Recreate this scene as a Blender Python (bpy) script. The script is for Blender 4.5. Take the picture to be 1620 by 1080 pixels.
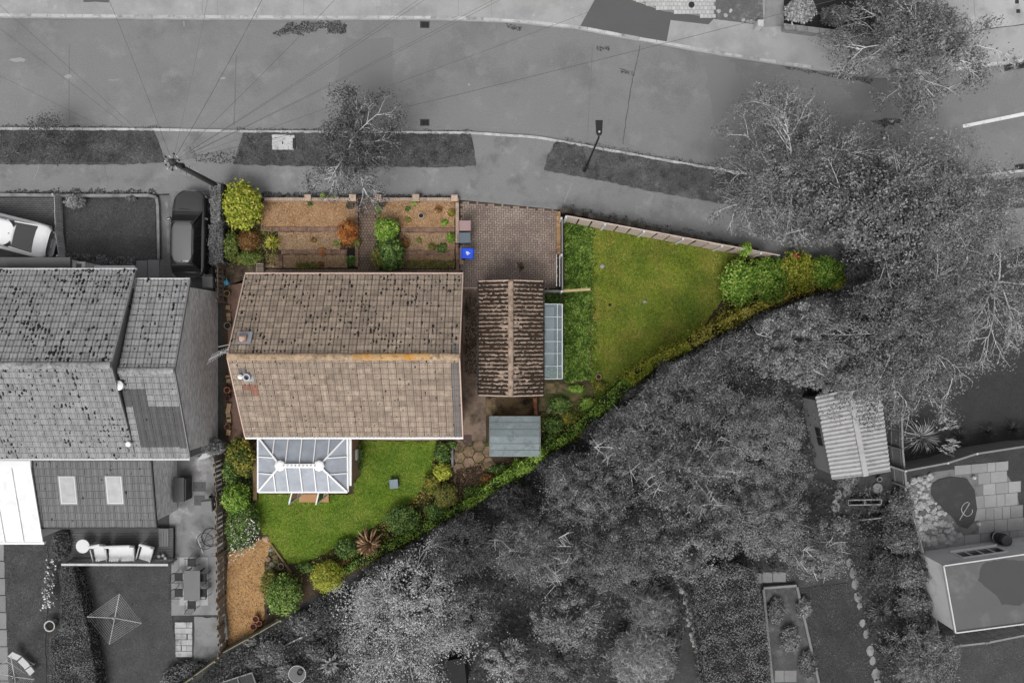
import bpy, math, random
import numpy as np
from mathutils import Vector, Matrix

for o in list(bpy.data.objects):
    bpy.data.objects.remove(o)

# ------------------------------------------------------------------ camera, sky, sun, exposure
H = 36.0            # flying height in metres
PPM = 30.0          # photograph pixels per metre on the ground
scene = bpy.context.scene
cam_d = bpy.data.cameras.new('camera')
cam_d.sensor_width = 36.0
cam_d.lens = 24.0
cam_d.clip_start = 0.5
cam_d.clip_end = 900.0
cam = bpy.data.objects.new('camera', cam_d)
scene.collection.objects.link(cam)
cam.location = (0, 0, H)
scene.camera = cam

SUN_EL, SUN_AZ = math.radians(58), math.radians(196)   # azimuth from +Y (street side), clockwise
world = bpy.data.worlds.new('World')
scene.world = world
world.use_nodes = True
wn = world.node_tree.nodes
wl = world.node_tree.links
wn.clear()
sky = wn.new('ShaderNodeTexSky')
sky.sky_type = 'NISHITA'
sky.sun_disc = False
sky.sun_elevation = SUN_EL
sky.sun_rotation = SUN_AZ
sky.dust_density = 6.0
sky.air_density = 1.0
hsv = wn.new('ShaderNodeHueSaturation')
hsv.inputs['Saturation'].default_value = 0.12      # grey overcast
bg = wn.new('ShaderNodeBackground')
bg.inputs['Strength'].default_value = 0.15
wo_ = wn.new('ShaderNodeOutputWorld')
wl.new(sky.outputs[0], hsv.inputs['Color'])
wl.new(hsv.outputs[0], bg.inputs['Color'])
wl.new(bg.outputs[0], wo_.inputs['Surface'])

sun_d = bpy.data.lights.new('sun', 'SUN')
sun_d.energy = 0.85
sun_d.angle = math.radians(22)
sun_d.color = (1.0, 0.985, 0.96)
sun = bpy.data.objects.new('sun', sun_d)
scene.collection.objects.link(sun)
sdir = Vector((math.sin(SUN_AZ) * math.cos(SUN_EL), math.cos(SUN_AZ) * math.cos(SUN_EL), math.sin(SUN_EL)))
sun.rotation_euler = (-sdir).to_track_quat('-Z', 'Y').to_euler()
sun.location = sdir * 60

vs = scene.view_settings
vs.view_transform = 'Standard'
vs.look = 'None'
vs.gamma = 1.0
vs.exposure = 0.42
vs.use_curve_mapping = False
EXPO = 1.5          # light that a level surface returns, used to turn seen colours into base colours

# ------------------------------------------------------------------ helpers
COL = scene.collection
WO = {}
random.seed(7)
RNG = np.random.default_rng(11)

def U(px, py, z=0.0):
    k = (H - z) / H / PPM
    return Vector(((px - 810) * k, (540 - py) * k, z))

def lin(c):
    c = c / 255.0
    return c / 12.92 if c <= 0.04045 else ((c + 0.055) / 1.055) ** 2.4

def rgb(c):
    if isinstance(c, (int, float)):
        c = (c, c, c)
    return tuple(min(0.82, lin(v) / EXPO) for v in c) + (1.0,)

def tag(o, label, cat, group=None, kind=None):
    if label: o['label'] = label
    if cat: o['category'] = cat
    if group: o['group'] = group
    if kind: o['kind'] = kind
    return o

def link(o, parent=None):
    COL.objects.link(o)
    if parent is not None:
        o.parent = parent
    return o

def thing(name, label, cat, loc=(0, 0, 0), group=None):
    o = bpy.data.objects.new(name, None)
    o.empty_display_size = 0.2
    link(o)
    o.location = loc
    WO[o] = Vector(loc)
    return tag(o, label, cat, group)

MATS = {}
def M(name, c, var=0.12, scale=1.2, fine=0.12, fscale=30.0, rough=0.9, bump=0.25, bscale=None, island=0.0,
      c2=None, thr=0.55, soft=0.12, s2=1.5, c3=None, thr3=0.6, s3=5.0, soft3=0.08, spec=0.3, metal=0.0, detail=6):
    """a procedural material: base colour, broad and fine variation, up to two patchy second colours, per-piece variation"""
    if name in MATS:
        return MATS[name]
    m = bpy.data.materials.new(name)
    m.use_nodes = True
    nt = m.node_tree
    N, L = nt.nodes, nt.links
    bs = N['Principled BSDF']
    bs.inputs['Roughness'].default_value = rough
    bs.inputs['Specular IOR Level'].default_value = spec
    bs.inputs['Metallic'].default_value = metal
    geo = N.new('ShaderNodeNewGeometry')
    def noise(s, det=4.0, off=0):
        n = N.new('ShaderNodeTexNoise')
        n.inputs['Scale'].default_value = s
        n.inputs['Detail'].default_value = det
        n.inputs['Roughness'].default_value = 0.65
        if off:
            v = N.new('ShaderNodeVectorMath'); v.operation = 'ADD'
            L.new(geo.outputs['Position'], v.inputs[0]); v.inputs[1].default_value = (off, off * 2, 0)
            L.new(v.outputs[0], n.inputs['Vector'])
        else:
            L.new(geo.outputs['Position'], n.inputs['Vector'])
        return n.outputs['Fac']
    def remap(src, a, b, lo, hi):
        r = N.new('ShaderNodeMapRange')
        L.new(src, r.inputs['Value'])
        for k, v in zip(('From Min', 'From Max', 'To Min', 'To Max'), (a, b, lo, hi)):
            r.inputs[k].default_value = v
        return r.outputs[0]
    def mul(a, b):
        q = N.new('ShaderNodeMath'); q.operation = 'MULTIPLY'
        L.new(a, q.inputs[0]); L.new(b, q.inputs[1])
        return q.outputs[0]
    val = remap(noise(scale), 0.25, 0.75, 1 - var, 1 + var)
    fn = noise(fscale, detail)
    if fine:
        val = mul(val, remap(fn, 0.25, 0.75, 1 - fine, 1 + fine))
    if island:
        oi = N.new('ShaderNodeObjectInfo')
        ad = N.new('ShaderNodeMath'); ad.operation = 'ADD'
        L.new(oi.outputs['Random'], ad.inputs[0]); L.new(geo.outputs['Random Per Island'], ad.inputs[1])
        fr = N.new('ShaderNodeMath'); fr.operation = 'FRACT'
        L.new(ad.outputs[0], fr.inputs[0])
        val = mul(val, remap(fr.outputs[0], 0, 1, 1 - island, 1 + island))
    col = None
    base = N.new('ShaderNodeRGB'); base.outputs[0].default_value = rgb(c)
    cur = base.outputs[0]
    for cc, th, ss, sf, off in ((c2, thr, s2, soft, 13.7), (c3, thr3, s3, soft3, 41.3)):
        if cc is None: continue
        mask = remap(noise(ss, 7.0, off), th - sf, th + sf, 0, 1)
        mx = N.new('ShaderNodeMix'); mx.data_type = 'RGBA'
        L.new(mask, mx.inputs['Factor'])
        L.new(cur, mx.inputs['A']); mx.inputs['B'].default_value = rgb(cc)
        cur = mx.outputs['Result']
    sc = N.new('ShaderNodeVectorMath'); sc.operation = 'SCALE'
    L.new(cur, sc.inputs[0]); L.new(val, sc.inputs['Scale'])
    L.new(sc.outputs[0], bs.inputs['Base Color'])
    if bump:
        bp = N.new('ShaderNodeBump')
        bp.inputs['Strength'].default_value = bump
        bp.inputs['Distance'].default_value = 0.03
        L.new(noise(bscale or fscale, 5.0, 3.1), bp.inputs['Height'])
        L.new(bp.outputs[0], bs.inputs['Normal'])
    MATS[name] = m
    return m

def leafmat(name, cols, clump=0.25, cscale=1.3, rough=0.65, spec=0.25):
    """leaf colours picked leaf by leaf from a ramp, drifting from clump to clump"""
    if name in MATS:
        return MATS[name]
    m = bpy.data.materials.new(name)
    m.use_nodes = True
    N, L = m.node_tree.nodes, m.node_tree.links
    bs = N['Principled BSDF']
    bs.inputs['Roughness'].default_value = rough
    bs.inputs['Specular IOR Level'].default_value = spec
    geo = N.new('ShaderNodeNewGeometry')
    nz = N.new('ShaderNodeTexNoise'); nz.inputs['Scale'].default_value = cscale; nz.inputs['Detail'].default_value = 2
    L.new(geo.outputs['Position'], nz.inputs['Vector'])
    mr = N.new('ShaderNodeMapRange')
    L.new(nz.outputs['Fac'], mr.inputs['Value'])
    for k, v in zip(('From Min', 'From Max', 'To Min', 'To Max'), (0.3, 0.7, -clump, clump)):
        mr.inputs[k].default_value = v
    ad = N.new('ShaderNodeMath'); ad.operation = 'ADD'; ad.use_clamp = True
    L.new(geo.outputs['Random Per Island'], ad.inputs[0]); L.new(mr.outputs[0], ad.inputs[1])
    rp = N.new('ShaderNodeValToRGB')
    el = rp.color_ramp.elements
    while len(el) < len(cols): el.new(0.5)
    for i, cc in enumerate(cols):
        el[i].position = i / (len(cols) - 1)
        el[i].color = rgb(cc)
    L.new(ad.outputs[0], rp.inputs[0])
    L.new(rp.outputs[0], bs.inputs['Base Color'])
    MATS[name] = m
    return m

def glassmat(name, c, rough=0.08, alpha=1.0, spec=0.6, trans=0.0):
    if name in MATS: return MATS[name]
    m = bpy.data.materials.new(name); m.use_nodes = True
    b = m.node_tree.nodes['Principled BSDF']
    N, L = m.node_tree.nodes, m.node_tree.links
    geo = N.new('ShaderNodeNewGeometry'); nz = N.new('ShaderNodeTexNoise')
    nz.inputs['Scale'].default_value = 2.5; nz.inputs['Detail'].default_value = 5
    L.new(geo.outputs['Position'], nz.inputs['Vector'])
    mr = N.new('ShaderNodeMapRange'); L.new(nz.outputs['Fac'], mr.inputs['Value'])
    mr.inputs['From Min'].default_value = 0.3; mr.inputs['From Max'].default_value = 0.7
    mr.inputs['To Min'].default_value = 0.84; mr.inputs['To Max'].default_value = 1.12
    sc = N.new('ShaderNodeVectorMath'); sc.operation = 'SCALE'; sc.inputs[0].default_value = rgb(c)[:3]
    L.new(mr.outputs[0], sc.inputs['Scale']); L.new(sc.outputs[0], b.inputs['Base Color'])
    b.inputs['Roughness'].default_value = rough
    b.inputs['Alpha'].default_value = alpha
    b.inputs['Specular IOR Level'].default_value = spec
    b.inputs['Transmission Weight'].default_value = trans
    MATS[name] = m
    return m

class MB:
    """collects faces in world coordinates, build() links them as one mesh object"""
    def __init__(s):
        s.v, s.f = [], []
    def add(s, vs, fs):
        n = len(s.v)
        s.v.extend(tuple(p) for p in vs)
        s.f.extend(tuple(i + n for i in f) for f in fs)
        return s
    def box(s, c, size, rz=0.0, rx=0.0, ry=0.0):
        R = Matrix.Rotation(rz, 3, 'Z') @ Matrix.Rotation(ry, 3, 'Y') @ Matrix.Rotation(rx, 3, 'X')
        c = Vector(c); h = Vector(size) / 2
        vs = [c + R @ Vector((x * h.x, y * h.y, z * h.z)) for x in (-1, 1) for y in (-1, 1) for z in (-1, 1)]
        return s.add(vs, [(0, 1, 3, 2), (4, 6, 7, 5), (0, 4, 5, 1), (2, 3, 7, 6), (0, 2, 6, 4), (1, 5, 7, 3)])
    def bbox(s, x0, y0, z0, x1, y1, z1):
        return s.box(((x0 + x1) / 2, (y0 + y1) / 2, (z0 + z1) / 2), (abs(x1 - x0), abs(y1 - y0), abs(z1 - z0)))
    def beam(s, a, b, w, h):
        a, b = Vector(a), Vector(b)
        d = (b - a).normalized()
        up = Vector((0, 0, 1)) if abs(d.z) < 0.95 else Vector((0, 1, 0))
        sd = d.cross(up).normalized(); u = sd.cross(d)
        vs = [p + sd * (i * w / 2) + u * (j * h / 2) for p in (a, b) for i, j in ((-1, -1), (1, -1), (1, 1), (-1, 1))]
        return s.add(vs, [(3, 2, 1, 0), (4, 5, 6, 7), (0, 1, 5, 4), (1, 2, 6, 5), (2, 3, 7, 6), (3, 0, 4, 7)])
    def tube(s, pts, r, n=6, r2=None, cap=True):
        pts = [Vector(p) for p in pts]
        k = len(pts); vs = []; fs = []
        ref = Vector((0, 0, 1))
        for i, p in enumerate(pts):
            d = (pts[min(i + 1, k - 1)] - pts[max(i - 1, 0)])
            d = d.normalized() if d.length > 1e-9 else ref
            a = d.cross(ref if abs(d.z) < 0.9 else Vector((1, 0, 0))).normalized(); b = d.cross(a)
            rr = r if r2 is None else r + (r2 - r) * i / max(1, k - 1)
            for j in range(n):
                t = 2 * math.pi * j / n
                vs.append(p + a * (rr * math.cos(t)) + b * (rr * math.sin(t)))
        for i in range(k - 1):
            for j in range(n):
                fs.append((i * n + j, i * n + (j + 1) % n, (i + 1) * n + (j + 1) % n, (i + 1) * n + j))
        if cap:
            fs.append(tuple(range(n - 1, -1, -1))); fs.append(tuple((k - 1) * n + j for j in range(n)))
        return s.add(vs, fs)
    def lathe(s, c, prof, n=20, cap=True):
        c = Vector(c); vs = []; fs = []
        for r, z in prof:
            for j in range(n):
                t = 2 * math.pi * j / n
                vs.append(c + Vector((r * math.cos(t), r * math.sin(t), z)))
        for i in range(len(prof) - 1):
            for j in range(n):
                fs.append((i * n + j, i * n + (j + 1) % n, (i + 1) * n + (j + 1) % n, (i + 1) * n + j))
        if cap:
            fs.append(tuple(range(n - 1, -1, -1))); fs.append(tuple((len(prof) - 1) * n + j for j in range(n)))
        return s.add(vs, fs)
    def prism(s, pts, z0, z1):
        n = len(pts)
        vs = [(p[0], p[1], z0) for p in pts] + [(p[0], p[1], z1) for p in pts]
        fs = [tuple(range(n - 1, -1, -1)), tuple(range(n, 2 * n))]
        fs += [(i, (i + 1) % n, n + (i + 1) % n, n + i) for i in range(n)]
        return s.add(vs, fs)
    def pxprism(s, pts, z0, z1, zr=None):
        zr = z1 if zr is None else zr
        return s.prism([U(x, y, zr) for x, y in pts], z0, z1)
    def build(s, name, mat, parent=None, smooth=False, bevel=0.0, origin=None):
        me = bpy.data.meshes.new(name)
        if parent is not None:
            og = WO.get(parent, Vector((0, 0, 0)))
        elif origin is not None:
            og = Vector(origin)
        else:
            xs = [p[0] for p in s.v]; ys = [p[1] for p in s.v]; zs = [p[2] for p in s.v]
            og = Vector(((min(xs) + max(xs)) / 2, (min(ys) + max(ys)) / 2, min(zs)))
        me.from_pydata([(p[0] - og.x, p[1] - og.y, p[2] - og.z) for p in s.v], [], s.f)
        me.materials.append(mat)
        if smooth:
            me.polygons.foreach_set('use_smooth', [True] * len(me.polygons))
        o = bpy.data.objects.new(name, me)
        link(o, parent)
        if parent is None: o.location = og
        WO[o] = og
        if bevel:
            b = o.modifiers.new('bevel', 'BEVEL'); b.width = bevel; b.segments = 2; b.limit_method = 'ANGLE'
        return o

def meshdata(mb, name, mat, smooth=False):
    me = bpy.data.meshes.new(name)
    me.from_pydata(mb.v, [], mb.f)
    me.materials.append(mat)
    if smooth: me.polygons.foreach_set('use_smooth', [True] * len(me.polygons))
    return me

def inst(name, me, parent, loc, rot=None):
    o = bpy.data.objects.new(name, me)
    link(o, parent)
    o.location = Vector(loc) - WO.get(parent, Vector((0, 0, 0)))
    if rot is not None:
        o.rotation_euler = rot.to_euler() if isinstance(rot, Matrix) else rot
    return o

def copy_tree(o, parent=None):
    c = o.copy(); COL.objects.link(c)
    c.parent = parent
    for ch in list(o.children): copy_tree(ch, c)
    return c

def npmesh(name, V, quads, mat, parent=None, origin=None, smooth=False):
    """fast mesh from numpy arrays: V (n,3), quads (m,k)"""
    V = np.asarray(V, dtype=np.float32); quads = np.asarray(quads, dtype=np.int32)
    me = bpy.data.meshes.new(name)
    og = WO.get(parent) if parent is not None else origin
    if og is None:
        og = Vector((float(V[:, 0].mean()), float(V[:, 1].mean()), float(V[:, 2].min())))
    V = V - np.array(og, dtype=np.float32)
    m, k = quads.shape
    me.vertices.add(len(V)); me.vertices.foreach_set('co', V.ravel())
    me.loops.add(m * k); me.loops.foreach_set('vertex_index', quads.ravel())
    me.polygons.add(m); me.polygons.foreach_set('loop_start', np.arange(0, m * k, k, dtype=np.int32))
    me.update(calc_edges=True)
    if not smooth: me.shade_flat()
    me.materials.append(mat)
    o = bpy.data.objects.new(name, me)
    link(o, parent)
    if parent is None: o.location = og
    WO[o] = Vector(og)
    return o

def inpoly(x, y, poly):
    x = np.asarray(x); y = np.asarray(y); ins = np.zeros(x.shape, bool)
    n = len(poly); j = n - 1
    for i in range(n):
        xi, yi = poly[i]; xj, yj = poly[j]
        c = ((yi > y) != (yj > y)) & (x < (xj - xi) * (y - yi) / ((yj - yi) or 1e-9) + xi)
        ins ^= c; j = i
    return ins

def unit(a):
    return a / (np.linalg.norm(a, axis=1, keepdims=True) + 1e-9)

def leaves(name, C, Nn, L, W, mat, parent=None, D=None, fold=0.0):
    """one diamond-shaped leaf per point C, facing Nn"""
    n = len(C)
    if D is None:
        D = RNG.normal(size=(n, 3))
    Nn = unit(Nn)
    D = unit(D - Nn * (D * Nn).sum(1, keepdims=True))
    S = np.cross(Nn, D)
    k_ = RNG.uniform(0.6, 1.35, n); L = (L * k_)[:, None]; W = (W * k_ * RNG.uniform(0.8, 1.2, n))[:, None]
    V = np.empty((n, 4, 3), np.float32)
    V[:, 0] = C - D * L * 0.5; V[:, 1] = C + S * W * 0.5 + Nn * fold * W
    V[:, 2] = C + D * L * 0.5; V[:, 3] = C - S * W * 0.5 + Nn * fold * W
    Q = np.arange(n * 4, dtype=np.int32).reshape(n, 4)
    return npmesh(name, V.reshape(-1, 3), Q, mat, parent)

def scatter(name, poly, n, z, L, W, mat, parent=None, up=0.7, zj=0.03, zr=0.1):
    """n small blades or leaves spread over a pixel polygon lying at height z"""
    n = max(8, int(n * .8))
    P = [U(x, y, zr) for x, y in poly]
    P = [(p.x, p.y) for p in P]
    x0, x1 = min(p[0] for p in P), max(p[0] for p in P); y0, y1 = min(p[1] for p in P), max(p[1] for p in P)
    X = RNG.uniform(x0, x1, n * 3); Y = RNG.uniform(y0, y1, n * 3)
    k = inpoly(X, Y, P); X, Y = X[k][:n], Y[k][:n]
    C = np.stack([X, Y, z + RNG.uniform(0, zj, len(X))], 1)
    Nn = RNG.normal(size=(len(X), 3)); Nn[:, 2] = np.abs(Nn[:, 2]) + up
    return leaves(name, C, Nn, L, W, mat, parent)

def crown(cx, cy, cz, rx, ry, rz, ncl, cr, nl, low=0.2, inner=0.5):
    """points and facings of leaves gathered in clumps through a crown's volume"""
    d = unit(RNG.normal(size=(ncl, 3)))
    flip = (d[:, 2] < 0) & (RNG.random(ncl) > low)
    d[flip, 2] *= -1
    u = RNG.uniform(inner, 1.0, (ncl, 1)) * RNG.uniform(0.82, 1.1, (ncl, 1))
    P = d * u * np.array([rx, ry, rz]) + np.array([cx, cy, cz])
    R = cr * RNG.uniform(0.55, 1.35, (ncl, 1, 1))
    e = RNG.normal(size=(ncl, nl, 3)); e /= np.linalg.norm(e, axis=2, keepdims=True)
    rad = RNG.uniform(0.25, 1.0, (ncl, nl, 1)) ** 0.6
    C = P[:, None, :] + e * rad * R * np.array([1, 1, 0.8])
    Nn = e + d[:, None, :] * 0.5 + np.array([0, 0, 0.5]) + RNG.normal(size=e.shape) * 0.45
    D = e + RNG.normal(size=e.shape) * 0.5
    return C.reshape(-1, 3), Nn.reshape(-1, 3), D.reshape(-1, 3)

def sprays(cx, cy, cz, rx, ry, rz, ncl, R, rays, per, low=.15, inner=.5):
    """feathery crown: each clump is a star of twigs carrying leaflets along them"""
    d = unit(RNG.normal(size=(ncl, 3))); fl = (d[:, 2] < 0) & (RNG.random(ncl) > low); d[fl, 2] *= -1
    P = d * (RNG.uniform(inner, 1.02, (ncl, 1))) * np.array([rx, ry, rz]) + np.array([cx, cy, cz])
    rd = RNG.normal(size=(ncl, rays, 3)) * np.array([1, 1, .45]) + d[:, None, :] * .75 + np.array([0, 0, .25])
    rd /= np.linalg.norm(rd, axis=2, keepdims=True)
    L = R * RNG.uniform(.6, 1.3, (ncl, rays, 1, 1))
    f = (np.arange(per) + .5)[None, None, :, None] / per + RNG.uniform(-.04, .04, (ncl, rays, per, 1))
    C = P[:, None, None, :] + rd[:, :, None, :] * L * f - np.array([0, 0, .18]) * f * f * L
    side = np.cross(rd, np.array([0, 0, 1.0])); side /= np.linalg.norm(side, axis=2, keepdims=True) + 1e-6
    sg = np.where(np.arange(per) % 2 == 0, 1.0, -1.0)[None, None, :, None]
    D = rd[:, :, None, :] * .8 + side[:, :, None, :] * sg * .75 + RNG.normal(0, .12, C.shape)
    C = C + side[:, :, None, :] * sg * .05
    N = np.cross(rd, side)[:, :, None, :] * np.ones_like(C); N = np.where(N[..., 2:3] < 0, -N, N) + RNG.normal(0, .35, C.shape)
    return C.reshape(-1, 3), N.reshape(-1, 3), D.reshape(-1, 3)

def skin(cx, cy, cz, rx, ry, rz, n, rough=.3):
    """a loose outer layer of single leaves between the clumps"""
    d = unit(RNG.normal(size=(n, 3))); d[:, 2] = np.abs(d[:, 2])
    wob = 1 + .13 * np.sin(d[:, 0] * 9 + cx) * np.cos(d[:, 1] * 8 + cy) + RNG.normal(0, .07, n)
    C = d * (wob * RNG.uniform(.72, 1.0, n))[:, None] * np.array([rx, ry, rz]) + np.array([cx, cy, cz])
    N = d * .6 + np.array([0, 0, .5]) + RNG.normal(0, .55, (n, 3))
    return C, N, RNG.normal(size=(n, 3))

# the plot that is seen in colour (pixels, counter-clockwise); the neighbours' planting stops at its fence and hedge line
PLOT = [(352, 287), (415, 312), (726, 312), (885, 332), (1205, 400), (1268, 401), (1310, 407), (1334, 428), (1338, 450), (1300, 459), (1245, 474), (1195, 497), (1130, 532), (1085, 556), (1040, 575), (1000, 610), (930, 675),
        (850, 735), (760, 795), (640, 865), (550, 912), (440, 975), (352, 1030)]
def plotworld(z):
    return [(U(x, y, z).x, U(x, y, z).y) for x, y in PLOT]
PLOT_W = plotworld(2.6)
PLOT_LOW = plotworld(1.0)
# ------------------------------------------------------------------ the setting: ground, road, kerbs, pavements, verges, lawns
def struct(name, mb, mat, parent=None):
    o = mb.build(name, mat, parent)
    if parent is None: o['kind'] = 'structure'
    return o

def sheet(name, poly, z, mat, depth=0.06, parent=None):
    return struct(name, MB().pxprism(poly, z - depth, z), mat, parent)

def ragged(poly, amp=1.6, step=7.0):
    """a pixel outline with a worn, uneven edge"""
    out = []
    for i in range(len(poly)):
        a, b = poly[i], poly[(i + 1) % len(poly)]
        d = math.hypot(b[0] - a[0], b[1] - a[1]); n = max(1, int(d / step))
        for k in range(n):
            t = k / n
            out.append((a[0] + (b[0] - a[0]) * t + random.uniform(-amp, amp), a[1] + (b[1] - a[1]) * t + random.uniform(-amp, amp)))
    return out

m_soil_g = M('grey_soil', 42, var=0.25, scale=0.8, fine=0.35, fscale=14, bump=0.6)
m_road = M('road_asphalt', 126, var=0.09, scale=0.16, fine=0.17, fscale=13, bump=0.4, c2=115, thr=0.58, soft=0.08, s2=0.3, c3=138, thr3=0.63, s3=0.8, soft3=0.10)
m_pave_n = M('far_pavement_concrete', 163, var=0.10, scale=0.35, fine=0.08, fscale=18, c2=140, thr=0.58, soft=0.14, s2=0.5, c3=186, thr3=0.67, s3=1.2)
m_pave_s = M('near_pavement_asphalt', 128, var=0.09, scale=0.4, fine=0.16, fscale=13, c2=108, thr=0.6, soft=0.1, s2=0.8, c3=146, thr3=0.64, s3=0.9)
m_kerb = M('kerb_concrete', 178, var=0.14, scale=2.5, fine=0.12, fscale=20, island=0.22, c2=120, thr=0.62, s2=3.0)
m_dark_tarmac = M('dark_tarmac', 92, var=0.06, scale=0.6, fine=0.10, fscale=30)
m_verge = M('verge_turf', 78, var=0.28, scale=1.4, fine=0.35, fscale=16, bump=0.7, c2=104, thr=0.58, s2=1.1, c3=52, thr3=0.6, s3=2.2)
m_blade_g = leafmat('grey_grass_blades', [48, 76, 100, 140], clump=0.35, cscale=1.0)
m_lawn_gd = M('dark_grey_lawn', 68, var=0.25, scale=0.9, fine=0.25, fscale=14, bump=0.6, c2=80, thr=0.56, s2=0.9, soft=0.2)

g = MB().add([(-260, -260, -0.1), (260, -260, -0.1), (260, 260, -0.1), (-260, 260, -0.1)], [(0, 1, 2, 3)])
struct('ground', g, m_soil_g)

kerb_n = [(-60, 27.5), (0, 28), (310, 31), (700, 32), (760, 34), (830, 38), (915, 47), (1000, 63), (1100, 81), (1200, 98), (1290, 111), (1385, 123)]
kerb_ne = [(1385, 123), (1440, 122), (1530, 110), (1700, 88)]
kerb_s = [(-60, 201), (250, 203), (400, 206), (600, 207), (745, 208), (850, 215), (950, 233), (1050, 251), (1150, 268), (1260, 281), (1400, 285), (1520, 279), (1700, 258)]
road = kerb_n + kerb_ne[1:] + list(reversed(kerb_s))
m_gutter = m_road
sheet('road', road, 0.0, m_road)
pn = kerb_n + kerb_ne[1:] + [(1700, -60), (-60, -60)]
pave_n = sheet('far_pavement', pn, 0.085, m_pave_n, 0.1)
south_edge = [(-60, 307), (250, 307), (330, 302), (415, 314), (726, 316), (885, 332), (1145, 385), (1330, 440), (1460, 430), (1700, 370)]
pave_s = sheet('near_pavement', kerb_s + list(reversed(south_edge)), 0.085, m_pave_s, 0.1)
m_garden_g = M('grey_garden_soil', 60, var=0.25, scale=0.7, fine=0.35, fscale=12, bump=0.7, c2=74, thr=0.6, s2=1.2)
sheet('garden_ground', [(-60, 307), (250, 307), (352, 301), (352, 1031), (440, 976), (550, 913), (640, 866), (850, 736), (1000, 611), (1040, 576), (1130, 533), (1195, 498), (1335, 449), (1460, 432), (1700, 372), (1700, 1140), (-60, 1140)],
      0.08, m_garden_g, 0.12)

def resample(pts, step):
    out = [pts[0]]; carry = 0.0
    for a, b in zip(pts, pts[1:]):
        d = math.hypot(b[0] - a[0], b[1] - a[1]); t = step - carry
        while t < d:
            out.append((a[0] + (b[0] - a[0]) * t / d, a[1] + (b[1] - a[1]) * t / d)); t += step
        carry = d - (t - step)
    return out

def kerb(name, line, side, step=27.5):
    """kerb stones end to end; each stone is a piece of its own"""
    root = bpy.data.objects.new(name, None); link(root); root['kind'] = 'structure'; WO[root] = Vector((0, 0, 0))
    pts = resample(line, step)
    base = MB().box((0, 0, 0), (0.895, 0.15, 0.20))
    me = bpy.data.meshes.new('kerb_stone')
    l, w, h = 0.897, 0.15, 0.105
    prof = [(-w / 2, -0.12), (w / 2, -0.12), (w / 2, h), (-w / 2 + 0.02, h), (-w / 2, h - 0.03)]
    vs = [(x, p[0], p[1]) for x in (-l / 2, l / 2) for p in prof]
    fs = [(0, 1, 2, 3, 4)[::-1], (5, 6, 7, 8, 9)] + [(i, (i + 1) % 5, 5 + (i + 1) % 5, 5 + i) for i in range(5)]
    me.from_pydata(vs, [], fs); me.materials.append(m_kerb)
    for a, b in zip(pts, pts[1:]):
        pa, pb = U(*a), U(*b); c = (pa + pb) / 2; d = pb - pa
        an = math.atan2(d.y, d.x) + (math.pi if side < 0 else 0)
        n = Vector((-math.sin(an), math.cos(an), 0)) * 0.06
        inst('kerb_stone', me, root, c + n + Vector((random.uniform(-.004, .004), random.uniform(-.006, .006), random.uniform(-.006, .006))), (0, 0, an + random.uniform(-.006, .006)))
    return root
kerb('far_kerb', [(x, y - 1.0) for x, y in kerb_n], 1)
kerb('far_kerb', [(x, y - 1.0) for x, y in kerb_ne], 1)
kerb('near_kerb', [(x, y + 1.0) for x, y in kerb_s[:9]], -1)
kerb('near_kerb', [(x, y + 1.0) for x, y in kerb_s[8:]], -1)

# verges
verges = [[(-60, 206), (243, 207), (251, 226), (257, 246), (262, 257), (200, 260), (-60, 260)],
          [(386, 210), (600, 211), (744, 212), (749, 235), (753, 262), (700, 265), (560, 263), (430, 262), (370, 260), (376, 236)],
          [(880, 223), (960, 239), (1060, 257), (1180, 277), (1300, 288), (1460, 296), (1700, 272), (1700, 318), (1500, 345), (1330, 345), (1145, 322), (1040, 304), (950, 285), (861, 270), (866, 245)]]
for i, v in enumerate(verges):
    s = sheet('verge', ragged(v, 1.3, 6), 0.115, m_verge, 0.1)
    gr = scatter('grass', v, (14000, 16000, 17000)[i], 0.118, 0.075, 0.016, m_blade_g, up=0.5, zj=0.03)
    tag(gr, ('rough dark grass on the verge in front of the left neighbour', 'rough dark grass on the verge with the small concrete cover', 'rough dark grass on the verge below the street lamp')[i], 'grass', kind='stuff')
    hg = scatter('grass_edge', ragged(v, 3, 20), 2500, 0.12, 0.16, 0.02, m_blade_g, s, up=0.2, zj=0.05)
    hg['kind'] = 'stuff'

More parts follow.
